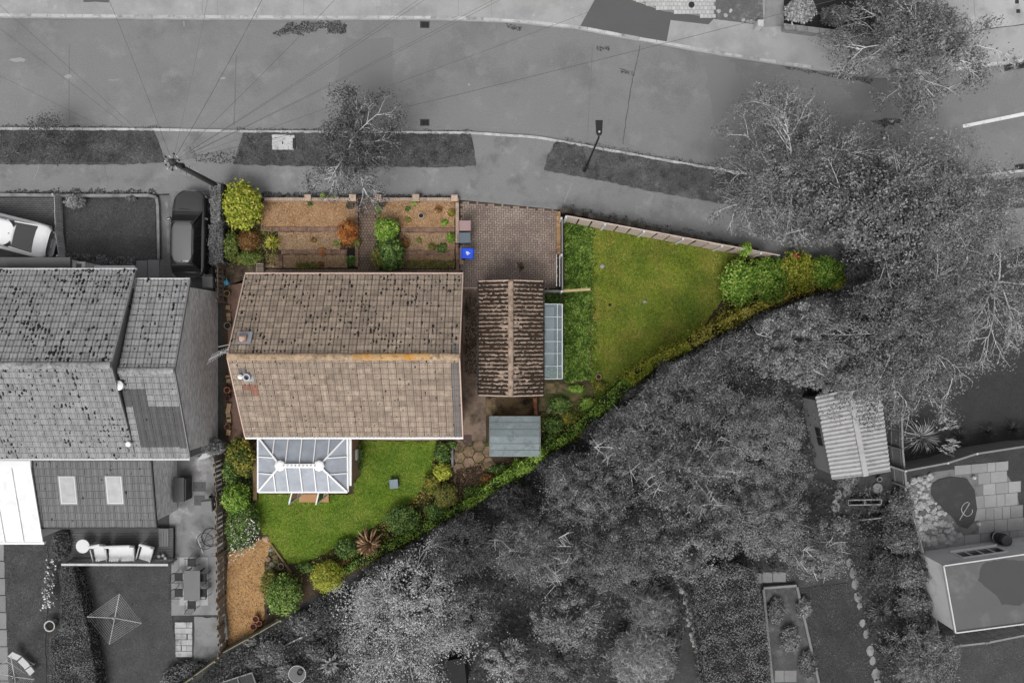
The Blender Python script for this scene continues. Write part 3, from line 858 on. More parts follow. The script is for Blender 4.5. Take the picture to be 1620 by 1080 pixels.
# ------------------------------------------------------------------ cars
def loft(mb, secs):
    n = len(secs[0]); vs = [p for s in secs for p in s]; fs = []
    for i in range(len(secs) - 1):
        for j in range(n - 1):
            fs.append((i * n + j, i * n + j + 1, (i + 1) * n + j + 1, (i + 1) * n + j))
    fs.append(tuple(range(n))); fs.append(tuple((len(secs) - 1) * n + j for j in range(n - 1, -1, -1)))
    mb.add(vs, fs)
def interp(tab, x):
    for (a, u), (b, v) in zip(tab, tab[1:]):
        if a <= x <= b:
            f = (x - a) / (b - a); return u + (v - u) * f
    return tab[-1][1] if x > tab[-1][0] else tab[0][1]
def car(label, loc, rz, paint, L, Wd, top, hood, cab, rails, wheel_r, roof_mat=None, rwf=.72):
    """front is +Y. cab = (rear glass foot, roof rear, roof front, windscreen foot) along the length; hood = table of bonnet/boot heights"""
    t = thing('parked_car', label, 'car', (0, 0, 0)); WO[t] = Vector((0, 0, 0))
    hw = Wd / 2; k = L / 2
    plan = [(-k, .74), (-k + .07, .86), (-k + .25, .95), (-k + .8, 1), (0, 1), (k - .9, .985), (k - .5, .92), (k - .22, .80), (k - .06, .62), (k, .46)]
    ys = sorted(set([-k, -k + .035, -k + .1, -k + .25, -k + .5, k - .04, k - .17, k - .3, k - .5, k - .8, k] + list(np.linspace(-k + .8, k - 1.0, 8))))
    secs = []
    for y in ys:
        w = hw * interp(plan, y); zt = interp(hood, y); zb = .30 if abs(y) > k - .2 else .22
        half = [(w * .86, zb), (w * .97, zb + .14), (w, zb + .34), (w * .985, zt - .16), (w * .955, zt - .05), (w * .86, zt), (w * .5, zt + .025)]
        secs.append([(x, y, z) for x, z in half] + [(0, y, half[-1][1] + .008)] + [(-x, y, z) for x, z in half[::-1]])
    mb = MB(); loft(mb, secs); body = mb.build('body', paint, t, smooth=True)
    g = glassmat('car_glass', 40, .05, spec=.8)
    y0, y1, y2, y3 = cab
    # cabin shell: windows as panels on a dark core, roof and pillars in body colour
    bw, rw = hw * .90, hw * rwf
    def zf(y): return interp(hood, y) - .04
    core = MB()
    C0 = [(-bw * .9, y0, zf(y0)), (bw * .9, y0, zf(y0)), (bw * .92, y3, zf(y3)), (-bw * .92, y3, zf(y3)), (-rw, y1, top - .035), (rw, y1, top - .035), (rw, y2, top - .05), (-rw, y2, top - .05)]
    Cm = [(-bw, (y0 + y1) / 2 * .3 + y1 * .7, zf(y1)), (bw, (y0 + y1) / 2 * .3 + y1 * .7, zf(y1))]
    core.add(C0, [(0, 1, 5, 4), (1, 2, 6, 5), (2, 3, 7, 6), (3, 0, 4, 7), (4, 5, 6, 7)])
    core.build('window_surround', M('black_trim', 26, rough=.5, bump=0), t)
    def panel(a, b, c, d, off, nm, mat, inset=.06):
        P = [Vector(p) for p in (a, b, c, d)]; ce = sum(P, Vector()) / 4
        n = (P[1] - P[0]).cross(P[2] - P[0]).normalized()
        if n.dot(ce - Vector((0, 0, .8))) < 0: n = -n
        P = [p + (ce - p) * inset + n * off for p in P]
        m = MB().add(P + [p - n * .01 for p in P], [(0, 1, 2, 3), (7, 6, 5, 4), (0, 4, 5, 1), (1, 5, 6, 2), (2, 6, 7, 3), (3, 7, 4, 0)])
        return m.build(nm, mat, t)
    panel(C0[3], C0[2], C0[6], C0[7], .012, 'windscreen', g, .07)
    panel(C0[0], C0[1], C0[5], C0[4], .012, 'rear_window', g, .07)
    for s in (0, 1):
        A, B, Cc, D = [(C0[i][0] * (1 if s else 1), C0[i][1], C0[i][2]) for i in ((1, 2, 6, 5) if s else (0, 3, 7, 4))]
        A, B, Cc, D = map(Vector, (A, B, Cc, D))
        for f0, f1 in ((.06, .30), (.33, .62), (.65, .95)):
            panel(A.lerp(B, f0), A.lerp(B, f1), D.lerp(Cc, f1), D.lerp(Cc, f0), .012, 'side_window', g, .05)
        for f in (.0, .315, .635, 1.0):
            MB().beam(A.lerp(B, f), D.lerp(Cc, f), .055, .04).build('pillar', paint, t)
    # roof panel with a crown
    secs = []
    for f in np.linspace(0, 1, 9):
        y = y1 - .10 + (y2 + .06 - y1 + .10) * f; w = rw * (1.0 if 0.1 < f < 0.9 else .96); dz = -.05 * (2 * f - 1) ** 2
        secs.append([(w * u, y, top - .03 + dz + .045 * (1 - u * u)) for u in np.linspace(-1, 1, 9)])
    mb = MB(); n = 9
    vs = [p for s in secs for p in s]; mb.add(vs, [(i * n + j, i * n + j + 1, (i + 1) * n + j + 1, (i + 1) * n + j) for i in range(8) for j in range(8)])
    rf = mb.build('roof', roof_mat or paint, t, smooth=True)
    sd = rf.modifiers.new('thickness', 'SOLIDIFY'); sd.thickness = .03; sd.offset = -1
    MB().lathe((0, y1 + .12, top - .02), [(.03, 0), (.02, .05), (.008, .09)], 8).build('aerial', m_black, rf)
    if rails:
        for s in (-1, 1):
            MB().tube([(s * rw * .93, y1 + .05, top), (s * rw * .94, y1 + .2, top + .05), (s * rw * .94, y2 - .25, top + .05), (s * rw * .93, y2 - .1, top)], .02, 6).build('roof_rail', m_black, t)
    for s in (-1, 1):
        m = MB().box((s * (hw + .07), y3 - .42, zf(y3) + .06), (.2, .12, .13), s * -.25).build('mirror', paint, t, bevel=.03)
        hl = MB().add([(s * hw * .55, k - .09, hood[-1][1] - .03), (s * hw * .9, k - .38, hood[-1][1] + .03), (s * hw * .93, k - .34, hood[-1][1] - .1), (s * hw * .6, k - .035, hood[-1][1] - .13)], [(0, 1, 2, 3)])
        hl.build('headlight', glassmat('headlight', 190), t)
        MB().box((s * hw * .80, -k + .10, hood[0][1] - .1), (hw * .3, .2, .16), s * .35).build('tail_light', glassmat('tail_light', 70), t)
        for y in (-k + .85, k - .9):
            w = MB(); w.lathe((0, 0, 0), [(wheel_r * .62, -.09), (wheel_r * .95, -.1), (wheel_r, -.06), (wheel_r, .06), (wheel_r * .95, .1), (wheel_r * .62, .09)], 20)
            w.v = [(s * (hw - .1) + p[2], y + p[0], wheel_r + p[1]) for p in w.v]
            ty = w.build('wheel', m_black, t, smooth=False)
            r = MB().lathe((0, 0, 0), [(wheel_r * .6, -.06), (wheel_r * .6, .085), (wheel_r * .2, .07)], 12)
            r.v = [(s * (hw - .1) + s * p[2], y + p[0], wheel_r + p[1]) for p in r.v]
            r.build('rim', m_pale_metal, ty)
    MB().box((0, k - .02, .36), (hw * 1.0, .06, .1)).build('grille', m_black, t)
    for e in (-1, 1):
        MB().tube([(e * hw * .80, y, interp(hood, y) + .012) for y in (y3 + .05, (y3 + k) / 2, k - .35)], .008, 4).build('bonnet_seam', m_black, t)
        for yy in (y1 + .35, (y1 + y2) / 2 + .05, y2 + .25):
            MB().tube([(e * (hw * 1.003), yy, .35), (e * (hw * .99), yy, interp(hood, yy) - .16), (e * hw * .955, yy, interp(hood, yy) - .045)], .007, 4).build('door_seam', m_black, t)
        MB().box((e * hw * 1.005, (y1 + y2) / 2 + .25, .82), (.03, .16, .03)).build('door_handle', m_black, t)
    MB().box((0, -k - .0, .62), (.5, .03, .11)).build('number_plate', m_conc, t)
    MB().tube([(-hw * .5, y3 + .08, zf(y3) + .075), (.1, y3 + .02, zf(y3) + .09)], .012, 5).build('wiper', m_black, t)
    t.location = loc; t.rotation_euler = (0, 0, rz)
    return t
m_suv = M('dark_metallic_paint', 96, var=0.03, fine=0.02, rough=.22, bump=0, spec=.7, metal=.75)
m_suv_roof = M('grey_car_roof', 124, var=0.04, fine=0.02, rough=.3, bump=0, spec=.6, metal=.5)
m_white_car = M('white_car_paint', 242, var=0.02, fine=0.01, rough=.25, bump=0, spec=.6)
c = U(301, 370, .8)
car('dark grey estate car parked nose to the street beside the hedge', (c.x, c.y, .1), -.015, m_suv, 4.45, 1.78, 1.60,
    [(-2.3, .86), (-2.1, .98), (-1.2, 1.0), (.6, 1.0), (1.3, .96), (1.9, .87), (2.12, .8), (2.3, .70)], (-2.02, -1.62, .48, 1.16), True, .34, m_suv_roof, .635)
c = U(12, 368, .8)
car('white saloon car standing on the block paved drive', (c.x, c.y, .1), math.radians(76), m_white_car, 4.6, 1.82, 1.45,
    [(-2.4, .88), (-2.15, 1.0), (-1.9, 1.02), (-1.1, .98), (.8, .95), (1.3, .92), (1.9, .85), (2.4, .66)], (-1.75, -.75, .5, 1.25), False, .33)
# ------------------------------------------------------------------ left neighbour (seen in grey)
m_tile_g = M('grey_concrete_tile', 152, var=0.08, scale=0.8, fine=0.12, fscale=16, island=0.10, c2=118, thr=0.62, s2=2.0)
m_tile_gd = M('dark_replacement_tile', 92, var=0.06, scale=1.5, fine=0.1, fscale=16, island=0.07)
m_moss_dk = M('dark_roof_moss', 30, var=0.2, fine=0.2)
m_lead = M('lead_flashing', 128, var=0.08, fine=0.1, rough=0.6)
m_white = M('white_plastic', 238, var=0.03, fine=0.02, rough=0.4, bump=0)
m_white_d = M('weathered_white_trim', 205, var=0.06, fine=0.08, rough=0.6, bump=0.05)
m_glass_d = glassmat('dark_window_glass', 60, 0.06)
m_glass_sky = glassmat('skylight_glass', 168, 0.12)

def brickmat(name, c, mortar, bw=0.225, bh=0.075, var=.12):
    if name in MATS: return MATS[name]
    m = bpy.data.materials.new(name); m.use_nodes = True
    N, L = m.node_tree.nodes, m.node_tree.links; b = N['Principled BSDF']; b.inputs['Roughness'].default_value = .9
    geo = N.new('ShaderNodeNewGeometry'); sp = N.new('ShaderNodeSeparateXYZ'); L.new(geo.outputs['Position'], sp.inputs[0])
    ad = N.new('ShaderNodeMath'); ad.operation = 'ADD'; L.new(sp.outputs['X'], ad.inputs[0]); L.new(sp.outputs['Y'], ad.inputs[1])
    cb = N.new('ShaderNodeCombineXYZ'); L.new(ad.outputs[0], cb.inputs['X']); L.new(sp.outputs['Z'], cb.inputs['Y'])
    t = N.new('ShaderNodeTexBrick'); L.new(cb.outputs[0], t.inputs['Vector'])
    t.inputs['Scale'].default_value = 1.0; t.inputs['Brick Width'].default_value = bw; t.inputs['Row Height'].default_value = bh
    t.inputs['Mortar Size'].default_value = .008
    lo = tuple(v * .82 for v in ((c,) * 3 if isinstance(c, (int, float)) else c)); hi = tuple(min(255, v * 1.12) for v in ((c,) * 3 if isinstance(c, (int, float)) else c))
    t.inputs['Color1'].default_value = rgb(lo); t.inputs['Color2'].default_value = rgb(hi); t.inputs['Mortar'].default_value = rgb(mortar)
    L.new(t.outputs['Color'], b.inputs['Base Color'])
    bp = N.new('ShaderNodeBump'); bp.inputs['Strength'].default_value = .4; bp.invert = True; bp.inputs['Distance'].default_value = .01
    L.new(t.outputs['Fac'], bp.inputs['Height']); L.new(bp.outputs[0], b.inputs['Normal'])
    MATS[name] = m
    return m
m_brick_g = brickmat('grey_seen_brick', 222, 246)
m_edge_g = M('grimy_shaded_tile_edge', 84, fine=.2, var=.2)  # lip grime and the shadow under the lip, both put into the colour

LX0, LXM, LX1 = -29.0, -17.9, -15.35
NA, SA, RA = 3.37, -5.53, -1.07
NB, RB = 2.90, -1.33
EZ, RZA, RZB = 3.5, 5.5, 5.0
nb = thing('neighbour_house', 'grey tiled house on the left with a stepped roof and brick gable', 'house', (-21, -1.2, .08))
# walls: body and gable
w = MB()
w.prism([(LX0, SA + .35), (LXM, SA + .35), (LXM, NA - .35), (LX0, NA - .35)], 0, EZ)
w.build('wall', m_brick_g, nb)
w = MB(); x0, x1 = LXM + .002, LX1 - .12
pr = [(SA + .3, 0), (NB - .3, 0), (NB - .3, EZ - .05), (RB, RZB - .14), (SA + .3, EZ - .05)]
w.add([(x, y, z) for x in (x0, x1) for y, z in pr], [(4, 3, 2, 1, 0), (5, 6, 7, 8, 9)] + [(i, (i + 1) % 5, 5 + (i + 1) % 5, 5 + i) for i in range(5)])
w.build('gable_wall', m_brick_g, nb)
w = MB(); pr = [(RA - 3.6, EZ), (RA + 3.6, EZ), (RA, RZA - .15)]
w.add([(x, y, z) for x in (LX0, LXM - .08) for y, z in pr], [(2, 1, 0), (3, 4, 5), (0, 1, 4, 3), (1, 2, 5, 4), (2, 0, 3, 5)])
w.build('upper_gable', M('grey_render', 120), nb)
def patch_b(t):
    # darker replacement tiles on the rear slope beside the neighbour's gable
    si, i, j, nx, ny = t[7], t[8], t[9], t[10], t[11]
    if si == 3:
        u = t[1].dot(Vector((1, 0, 0))); f = j / ny
        x = min(t[1].x, (t[1] + t[2] * t[5]).x)
        if .10 < f < .60 and x > LXM + .18: return m_tile_gd
        if .60 <= f < .74 and x < LXM + .8: return m_tile_gd
    return None
roof = tiled_roof(nb, [((LX0, NA, EZ), (LXM - .02, NA, EZ), (LX0, RA, RZA), 3.6, 1.3), ((LX0, SA, EZ), (LXM - .02, SA, EZ), (LX0, RA, RZA), 1.9, 1.15),
                       ((LXM + .02, NB, EZ), (LX1, NB, EZ), (LXM + .02, RB, RZB), 1.4, 1.1), ((LXM + .02, SA, EZ), (LX1, SA, EZ), (LXM + .02, RB, RZB), .12, .8)],
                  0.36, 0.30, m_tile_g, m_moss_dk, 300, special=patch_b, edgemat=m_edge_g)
m_ridge_g = M('mossy_ridge_tile', 150, var=.15, fine=.3, fscale=10, island=.1, c2=90, thr=.56, s2=6)
ridge_tiles(roof, (-27.5, RA, RZA + .03), (LXM - .02, RA, RZA + .03), .17, m_ridge_g, 21)
ridge_tiles(roof, (LXM + .04, RB, RZB + .03), (LX1, RB, RZB + .03), .16, m_ridge_g, 6)
# verge trims, gutters
for e, r, x in (((NA, EZ), (RA, RZA), LXM), ((SA, EZ), (RA, RZA), LXM), ((NB, EZ), (RB, RZB), LX1 + .03), ((SA, EZ), (RB, RZB), LX1 + .03)):
    MB().beam((x, e[0], e[1] + .0), (x, r[0], r[1] + .0), .05, .11).build('verge_strip', m_lead, nb)
MB().beam((LX0, SA - .07, EZ - .05), (LX1, SA - .07, EZ - .05), .11, .09).build('gutter', m_white_d, nb)
MB().beam((-24.6, NA + .07, EZ - .05), (LXM + .02, NA + .07, EZ - .05), .10, .09).build('gutter', m_white_d, nb)
MB().beam((LXM + .05, NB + .07, EZ - .05), (LX1, NB + .07, EZ - .05), .10, .09).build('gutter', m_white_d, nb)
MB().tube([(LX1 - .03, SA - .02, EZ - .1), (LX1 - .03, SA - .02, .1)], .04, 8).build('downpipe', m_white_d, nb)
# flat porch roof on the street side
MB().pxprism([(-60, 407), (111, 407), (111, 428), (-60, 428)], 2.75, 2.9).build('porch_roof', m_dark_tarmac, nb)
MB().pxprism([(-60, 410), (108, 410), (108, 427), (-60, 427)], .08, 2.748, 2.75).build('porch_wall', m_brick_g, nb)
b = MB().pxprism([(113, 414), (134, 414), (134, 425), (113, 425)], 2.0, 2.1).build('door_canopy', m_white, nb)
MB().pxprism([(117, 417), (129, 417), (128, 423), (116, 423)], 2.101, 2.12).build('canopy_glass', m_lead, b)
MB().pxprism([(149, 420), (213, 420), (213, 424), (149, 424)], 2.2, 2.3).build('window_head', m_white_d, nb)
window(nb, (-19.6, NA - .35, 1.6), 2.0, 1.1, math.pi / 2, m_white, m_glass_d, 2)
# roof vents
c = U(192, 609, 4.75)
b = MB().box((c.x, c.y, 4.77), (.55, .55, .1), 0, .38).build('flue_base', m_dk, nb)
MB().lathe((c.x, c.y, 4.78), [(.2, 0), (.2, .16), (.23, .17), (.23, .24), (.1, .3)], 18).build('flue_cowl', m_white, b)
c = U(209, 701, 3.75)
MB().lathe((c.x, c.y, 3.7), [(.09, 0), (.09, .3), (.13, .32), (.12, .4)], 12).build('vent_pipe', m_white, nb)
c = U(163, 540, 4.8)
MB().lathe((c.x, c.y, 4.75), [(.13, 0), (.13, .2), (.06, .3)], 12).build('vent_pipe', m_dk, nb)
# rear extension with two skylights
ex = thing('rear_extension', 'grey tiled rear extension with two skylights', 'extension', (-20.4, -7.2, .08))
m_tile_e = M('grey_extension_tile', 122, var=0.05, scale=0.8, fine=0.1, fscale=16, island=0.07)
EX0, EX1, EY = -23.35, -17.5, -9.12
MB().prism([(EX0 + .2, EY + .25), (EX1 - .12, EY + .25), (EX1 - .12, SA + .3), (EX0 + .2, SA + .3)], 0, 2.32).build('wall', m_brick_g, ex)
MB().add([(EX1 - .12, EY + .25, 2.32), (EX1 - .12, SA + .3, 2.32), (EX1 - .12, SA + .3, 2.8), (EX1 - .34, EY + .25, 2.32), (EX1 - .34, SA + .3, 2.32), (EX1 - .34, SA + .3, 2.8)],
         [(0, 1, 2), (5, 4, 3), (0, 3, 4, 1), (1, 4, 5, 2), (2, 5, 3, 0)]).build('gable_wall', m_brick_g, ex)
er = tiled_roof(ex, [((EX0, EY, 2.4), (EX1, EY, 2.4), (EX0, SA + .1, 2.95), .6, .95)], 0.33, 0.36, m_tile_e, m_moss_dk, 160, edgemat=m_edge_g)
MB().beam((EX1 + .03, EY, 2.42), (EX1 + .03, SA + .1, 2.97), .06, .11).build('verge_strip', m_dk, ex)
MB().beam((EX0, EY - .06, 2.36), (EX1, EY - .06, 2.36), .1, .08).build('gutter', m_dk, ex)
sl_a = math.atan2(.55, SA + .1 - EY)
for x in (109, 182.5):
    c = U(x, 774.5, 2.68)
    sk = MB().box((c.x, c.y, 2.715), (.92, 1.52, .10), 0, sl_a).build('skylight', m_lead, er)
    MB().box((c.x, c.y, 2.77), (.66, 1.28, .02), 0, sl_a).build('pane', m_glass_sky, sk)
    MB().box((c.x, c.y, 2.735), (.78, 1.38, .07), 0, sl_a).build('frame', m_white_d, sk)
window(ex, (-20.5, EY + .25, 1.1), 2.4, 1.9, -math.pi / 2, m_white, m_glass_d, 2, 'patio_door')
# white lean-to roof
lt = thing('lean_to', 'bright white panelled lean-to roof at the lower left', 'lean-to', (-25.5, -8, .08))
m_poly_w = glassmat('white_polycarbonate', 232, .3)
P0, P1 = Vector((-23.3, -5.96, 3.0)), Vector((-23.1, -9.86, 2.4))
for i in range(6):
    d0 = Vector((-.93 * i, 0, 0)); d1 = Vector((-.93 * (i + 1) + .06, 0, 0))
    pts = [P0 + d0, P0 + d1, P1 + d1, P1 + d0]
    MB().add([p + Vector((0, 0, k)) for k in (0, .03) for p in pts], [(3, 2, 1, 0), (4, 5, 6, 7)] + [(a, (a + 1) % 4, 4 + (a + 1) % 4, 4 + a) for a in range(4)]).build('roof_panel', m_poly_w, lt)
    MB().beam(P0 + d0 + Vector((.03, 0, .05)), P1 + d0 + Vector((.03, 0, .05)), .06, .06).build('glazing_bar', m_white, lt)
MB().beam(P0 + Vector((.1, .05, .06)), P0 + Vector((-6, .05, .06)), .34, .1).build('top_flashing', m_white, lt)
MB().beam(P1 + Vector((.1, -.05, -.02)), P1 + Vector((-6, -.05, -.02)), .12, .14).build('gutter', m_white, lt)
MB().prism([(-28.5, -9.7), (-23.3, -9.7), (-23.45, -6), (-28.5, -6)], .05, 2.38).build('wall', m_white_d, lt)

# front drive, lawn and low walls of the neighbour
m_block_g = M('grey_block_paver', 100, var=0.10, scale=1.2, fine=0.12, fscale=25, island=0.12)
m_joint_g = M('dark_joint', 58, fine=.2)
block_paving('block_paved_drive', [(-60, 313), (89, 313), (98, 408), (-60, 408)], .21, .105, 0.1, m_block_g, m_joint_g)
m_fb = M('pale_painted_board', 190, var=.1, scale=3, fine=.12, island=.1)
def fence(label, base, h, bw, pitch, mat, z=.1, post=True, thick=.025, name='board_fence', lean=0.0, rails=True, postmat=None, cap=False, group=None, two=False):
    """boards on rails between posts along pixel points on the ground"""
    P = [U(x, y, z) for x, y in base]
    t = thing(name, label, 'fence', (P[0] + P[-1]) / 2, group)
    me = meshdata(MB().box((0, 0, h / 2), (bw, thick, h)), 'board', mat)
    off = .035
    for a, b in zip(P, P[1:]):
        d = b - a; L = d.length; an = math.atan2(d.y, d.x); n = max(1, round(L / pitch)); u = d / L
        nn = Vector((-u.y, u.x, 0))
        for i in range(n):
            sd = -1 if (two and i % 2) else 1
            inst('board', me, t, a + u * ((i + .5) * L / n) + nn * off * sd + Vector((0, 0, random.uniform(-.012, .012))), (lean, 0, an + random.uniform(-.01, .01)))
        if rails:
            for zz in (.2, .82): MB().beam(a + Vector((0, 0, h * zz)), b + Vector((0, 0, h * zz)), .035, .07).build('rail', mat, t)
        if cap: MB().beam(a + Vector((0, 0, h + .02)), b + Vector((0, 0, h + .02)), .09, .04).build('capping', mat, t)
        if post:
            k = max(1, round(L / 1.83))
            for i in range(k + 1):
                if i == k and b is not P[-1]: continue
                p = a + d * (i / k); MB().box(p + Vector((0, 0, h / 2 + .04)), (.09, .09, h + .08), an).build('post', postmat or mat, t)
    return t
fence('low pale board fence between the paved drive and the small lawn', [(97, 312), (99, 371), (104, 407)], .62, .13, .15, m_fb)
m_lowwall = M('grey_low_wall', 140, var=.15, scale=2, fine=.15, c2=95, thr=.58, s2=2, island=.08)
lw = thing('low_wall', 'low pale wall curving round the small front lawn', 'wall', U(180, 309, .08))
pts = [(-60, 308), (30, 308), (95, 309), (140, 309), (200, 309), (240, 308.5), (246, 310.5), (248.5, 315), (249.5, 345), (250, 380), (250.5, 412)]
pts = resample(pts, 14)
for a, b in zip(pts, pts[1:]):
    pa, pb = U(*a, .3), U(*b, .3); MB().beam((pa.x, pa.y, .18), (pb.x, pb.y, .18), .14, .22).build('coping_block', m_lowwall, lw)
sheet('front_lawn', ragged([(104, 316), (246, 314), (247, 411), (105, 410)], 1, 7), 0.11, m_lawn_gd)
tag(scatter('grass', [(104, 316), (247, 314), (248, 411), (105, 410)], 11000, .112, .07, .014, m_blade_g, up=.6), 'short dark grass of the small front lawn at the left', 'grass', kind='stuff')
sheet('front_path', [(252, 309), (271, 309), (274, 440), (252, 446)], .095, M('grey_gravel', 112, var=.2, fine=.3, fscale=10))
strip('path_edging', wob((264, 318), (267, 400), 8, .6), 5.5, .11, m_lowwall)
sheet('parking_strip', [(268, 303), (330, 303), (338, 460), (268, 452)], .092, M('worn_drive_asphalt', 128, var=.15, fine=.15, c2=104, thr=.55, s2=1))
m_slab_g = M('grey_slab', 132, var=.1, scale=1.5, fine=.12, fscale=20, island=.12)
def slabs(name, rects, mat, z=.12, structure=True, bev=0):
    root = bpy.data.objects.new(name, None); link(root); root['kind'] = 'structure'; WO[root] = Vector((0, 0, 0))
    for q in rects:
        if len(q) == 4 and not isinstance(q[0], tuple):
            x0, y0, x1, y1 = q; q = [(x0, y0), (x1, y0), (x1, y1), (x0, y1)]
        MB().pxprism(q, z - .05, z + random.uniform(-.006, .006), z).build('paving_slab', mat, root)
    return root
slabs('doorstep_paving', [(135, 414, 148, 424), (149, 425, 174, 440), (215, 412, 233, 441), (234, 411, 252, 441)], m_slab_g)
m_bin_g = M('grey_bin_plastic', 112, var=.05, rough=.5, bump=0)
m_bin_d = M('dark_bin_plastic', 62, var=.05, rough=.5, bump=0)

def wheelie_bin(label, px, py, rz, body, lid, h=1.07, mark=None, group=None):
    p = U(px, py, h); t = thing('wheelie_bin', label, 'bin', (0, 0, 0), group); WO[t] = Vector((0, 0, 0))
    b = MB(); secs = [(.20, .24, .08), (.22, .26, .5), (.255, .30, h - .12), (.275, .32, h - .06)]
    vs = []
    for x, y, z in secs: vs += [(-x, -y, z), (x, -y, z), (x, y, z), (-x, y, z)]
    fs = [(3, 2, 1, 0), (12, 13, 14, 15)]
    for i in range(3): fs += [(i * 4 + j, i * 4 + (j + 1) % 4, i * 4 + 4 + (j + 1) % 4, i * 4 + 4 + j) for j in range(4)]
    b.add(vs, fs); b.build('body', body, t, bevel=.02)
    l = MB(); l.add([(-.28, -.32, h - .055), (.28, -.32, h - .055), (.28, .31, h - .055), (-.28, .31, h - .055), (-.25, -.27, h), (.25, -.27, h), (.25, .26, h), (-.25, .26, h)],
                    [(3, 2, 1, 0), (4, 5, 6, 7), (0, 1, 5, 4), (1, 2, 6, 5), (2, 3, 7, 6), (3, 0, 4, 7)])
    lo = l.build('lid', lid, t, bevel=.018)
    MB().tube([(-.24, .36, h - .06), (.24, .36, h - .06)], .018, 8).build('handle', lid, t)
    for e in (-1, 1):
        wq = MB().lathe((0, 0, 0), [(.1, -.03), (.1, .03)], 16); wq.v = [(e * .22 + v[2], .27 + v[0], .1 + v[1]) for v in wq.v]; wq.build('wheel', m_black, t)
    if mark:
        MB().box((-.0, -.02, h + .004), (.05, .2, .004)).build('emblem', mark, lo)
        MB().box((.06, .02, h + .004), (.06, .12, .004)).build('emblem', mark, lo)
        MB().box((-.065, .0, h + .004), (.05, .09, .004)).build('emblem', mark, lo)
    t.location = (p.x, p.y, .1); t.rotation_euler = (0, 0, rz)
    return t
wheelie_bin('grey wheelie bin at the back corner of the dark car', 329, 446, .05, m_bin_g, m_bin_g)
m_slat_g = M('weathered_slat_grey', 128, var=.15, scale=2, fine=.15, island=.16)
m_slat_b = M('weathered_brown_slat', (136, 122, 110), var=.15, scale=2, fine=.18, island=.18)
fence('short slatted fence between the two houses near the hedge', [(355, 421), (356, 478)], 1.0, .15, .245, m_slat_b, two=True)
fence('long slatted fence between the left patio and the flower border', [(352, 719), (355, 800), (356, 870), (357, 940), (360, 1024)], 1.1, .15, .235, m_slat_b, two=True)

# rear yard of the neighbour
m_patio = M('stained_patio_concrete', 134, var=.12, scale=.8, fine=.12, c2=92, thr=.57, s2=1.0, c3=176, thr3=.63, s3=.9)
sheet('rear_yard', [(268, 722), (349, 722), (352, 800), (352, 885), (268, 885)], .1, m_patio)
sb = thing('storage_box', 'dark plastic storage box against the extension wall', 'storage box', U(283, 774, .1))
MB().pxprism([(276, 757), (294, 757), (294, 792), (276, 792)], .1, .78).build('body', m_bin_d, sb, bevel=.02)
MB().pxprism([(273.5, 755), (291, 755), (291, 794), (273.5, 794)], .785, .86).build('lid', M('dark_box_lid', 78, rough=.5, bump=0), sb, bevel=.02)
for i in range(4):
    y = 762 + i * 8; MB().pxprism([(294.3, y), (295.3, y), (295.3, y + 5), (294.3, y + 5)], .2, .7, .5).build('rib', m_bin_d, sb)
for x0, y0, x1, y1, lb in ((305, 762, 325.5, 777, 'upper of two square iron inspection covers in the left yard'), (307, 783, 324, 799, 'lower of two square iron inspection covers in the left yard')):
    t = thing('inspection_cover', lb, 'cover', U((x0 + x1) / 2, (y0 + y1) / 2, .1), 'inspection covers in the yard')
    MB().pxprism([(x0, y0), (x1, y0), (x1, y1), (x0, y1)], .09, .108).build('plate', m_dark_tarmac, t)
    for e in (.27, .73):
        MB().lathe(U(x0 + (x1 - x0) * e, (y0 + y1) / 2, .108), [(.03, 0), (.03, .01), (.015, .012)], 10).build('lifting_eye', m_dk, t)
wheelie_bin('grey wheelie bin by the slatted fence below the inspection covers', 328, 800, .1, m_bin_g, m_bin_g)
t = thing('folded_chairs', 'stack of folded white plastic slats leaning by the left gable', 'folded chairs', U(323, 724, .1))
for i in range(5):
    a = U(314 + i * 2.2, 727 - i * .6, .15); b_ = U(325 + i * 2.6, 714 + i * 1.4, .75); MB().beam(a, b_, .06, .03).build('slat', m_white_d, t)
# timber deck with railing and white seats
m_deck = M('grey_deck_board', 96, var=.10, scale=1.5, fine=.14, fscale=12, island=.10)
dk = thing('timber_deck', 'grey timber deck behind the left extension', 'deck', U(190, 865, .08))
y = 835.0
while y < 891:
    MB().pxprism([(111, y), (274, y), (274, y + 3.7), (111, y + 3.7)], .30, .35).build('deck_board', m_deck, dk); y += 4.15
MB().pxprism([(112, 836), (273, 836), (273, 890), (112, 890)], .05, .298, .35).build('frame', m_dk, dk)
for i in range(4): MB().pxprism([(251 + i * 4, 836), (254.5 + i * 4, 836), (254.5 + i * 4, 864), (251 + i * 4, 864)], .352, .40).build('hatch_slat', M('pale_deck_slat', 122, island=.1), dk)
rl = thing('deck_railing', 'pale wooden railing along the front of the left deck', 'railing', U(182, 884, .35))
a, b_ = U(97.5, 892.5, 1.2), U(266, 893, 1.2)
MB().beam(a, b_, .11, .05).build('top_rail', m_conc, rl)
MB().beam((a.x, a.y, .45), (b_.x, b_.y, .45), .05, .05).build('bottom_rail', m_slat_g, rl)
for i in range(40):
    p = a.lerp(b_, (i + .5) / 40); MB().box((p.x, p.y + .03, .82), (.045, .03, .72)).build('baluster', m_slat_g, rl)
for f in (0.01, .5, .99):
    p = a.lerp(b_, f); MB().box((p.x, p.y, .72), (.09, .09, .95)).build('post', m_slat_g, rl)
m_cush = M('white_cushion', 226, var=.03, scale=2, fine=.04, rough=.9, bump=.1)
m_cush2 = M('pale_cushion_back', 196, var=.04, fine=.05)
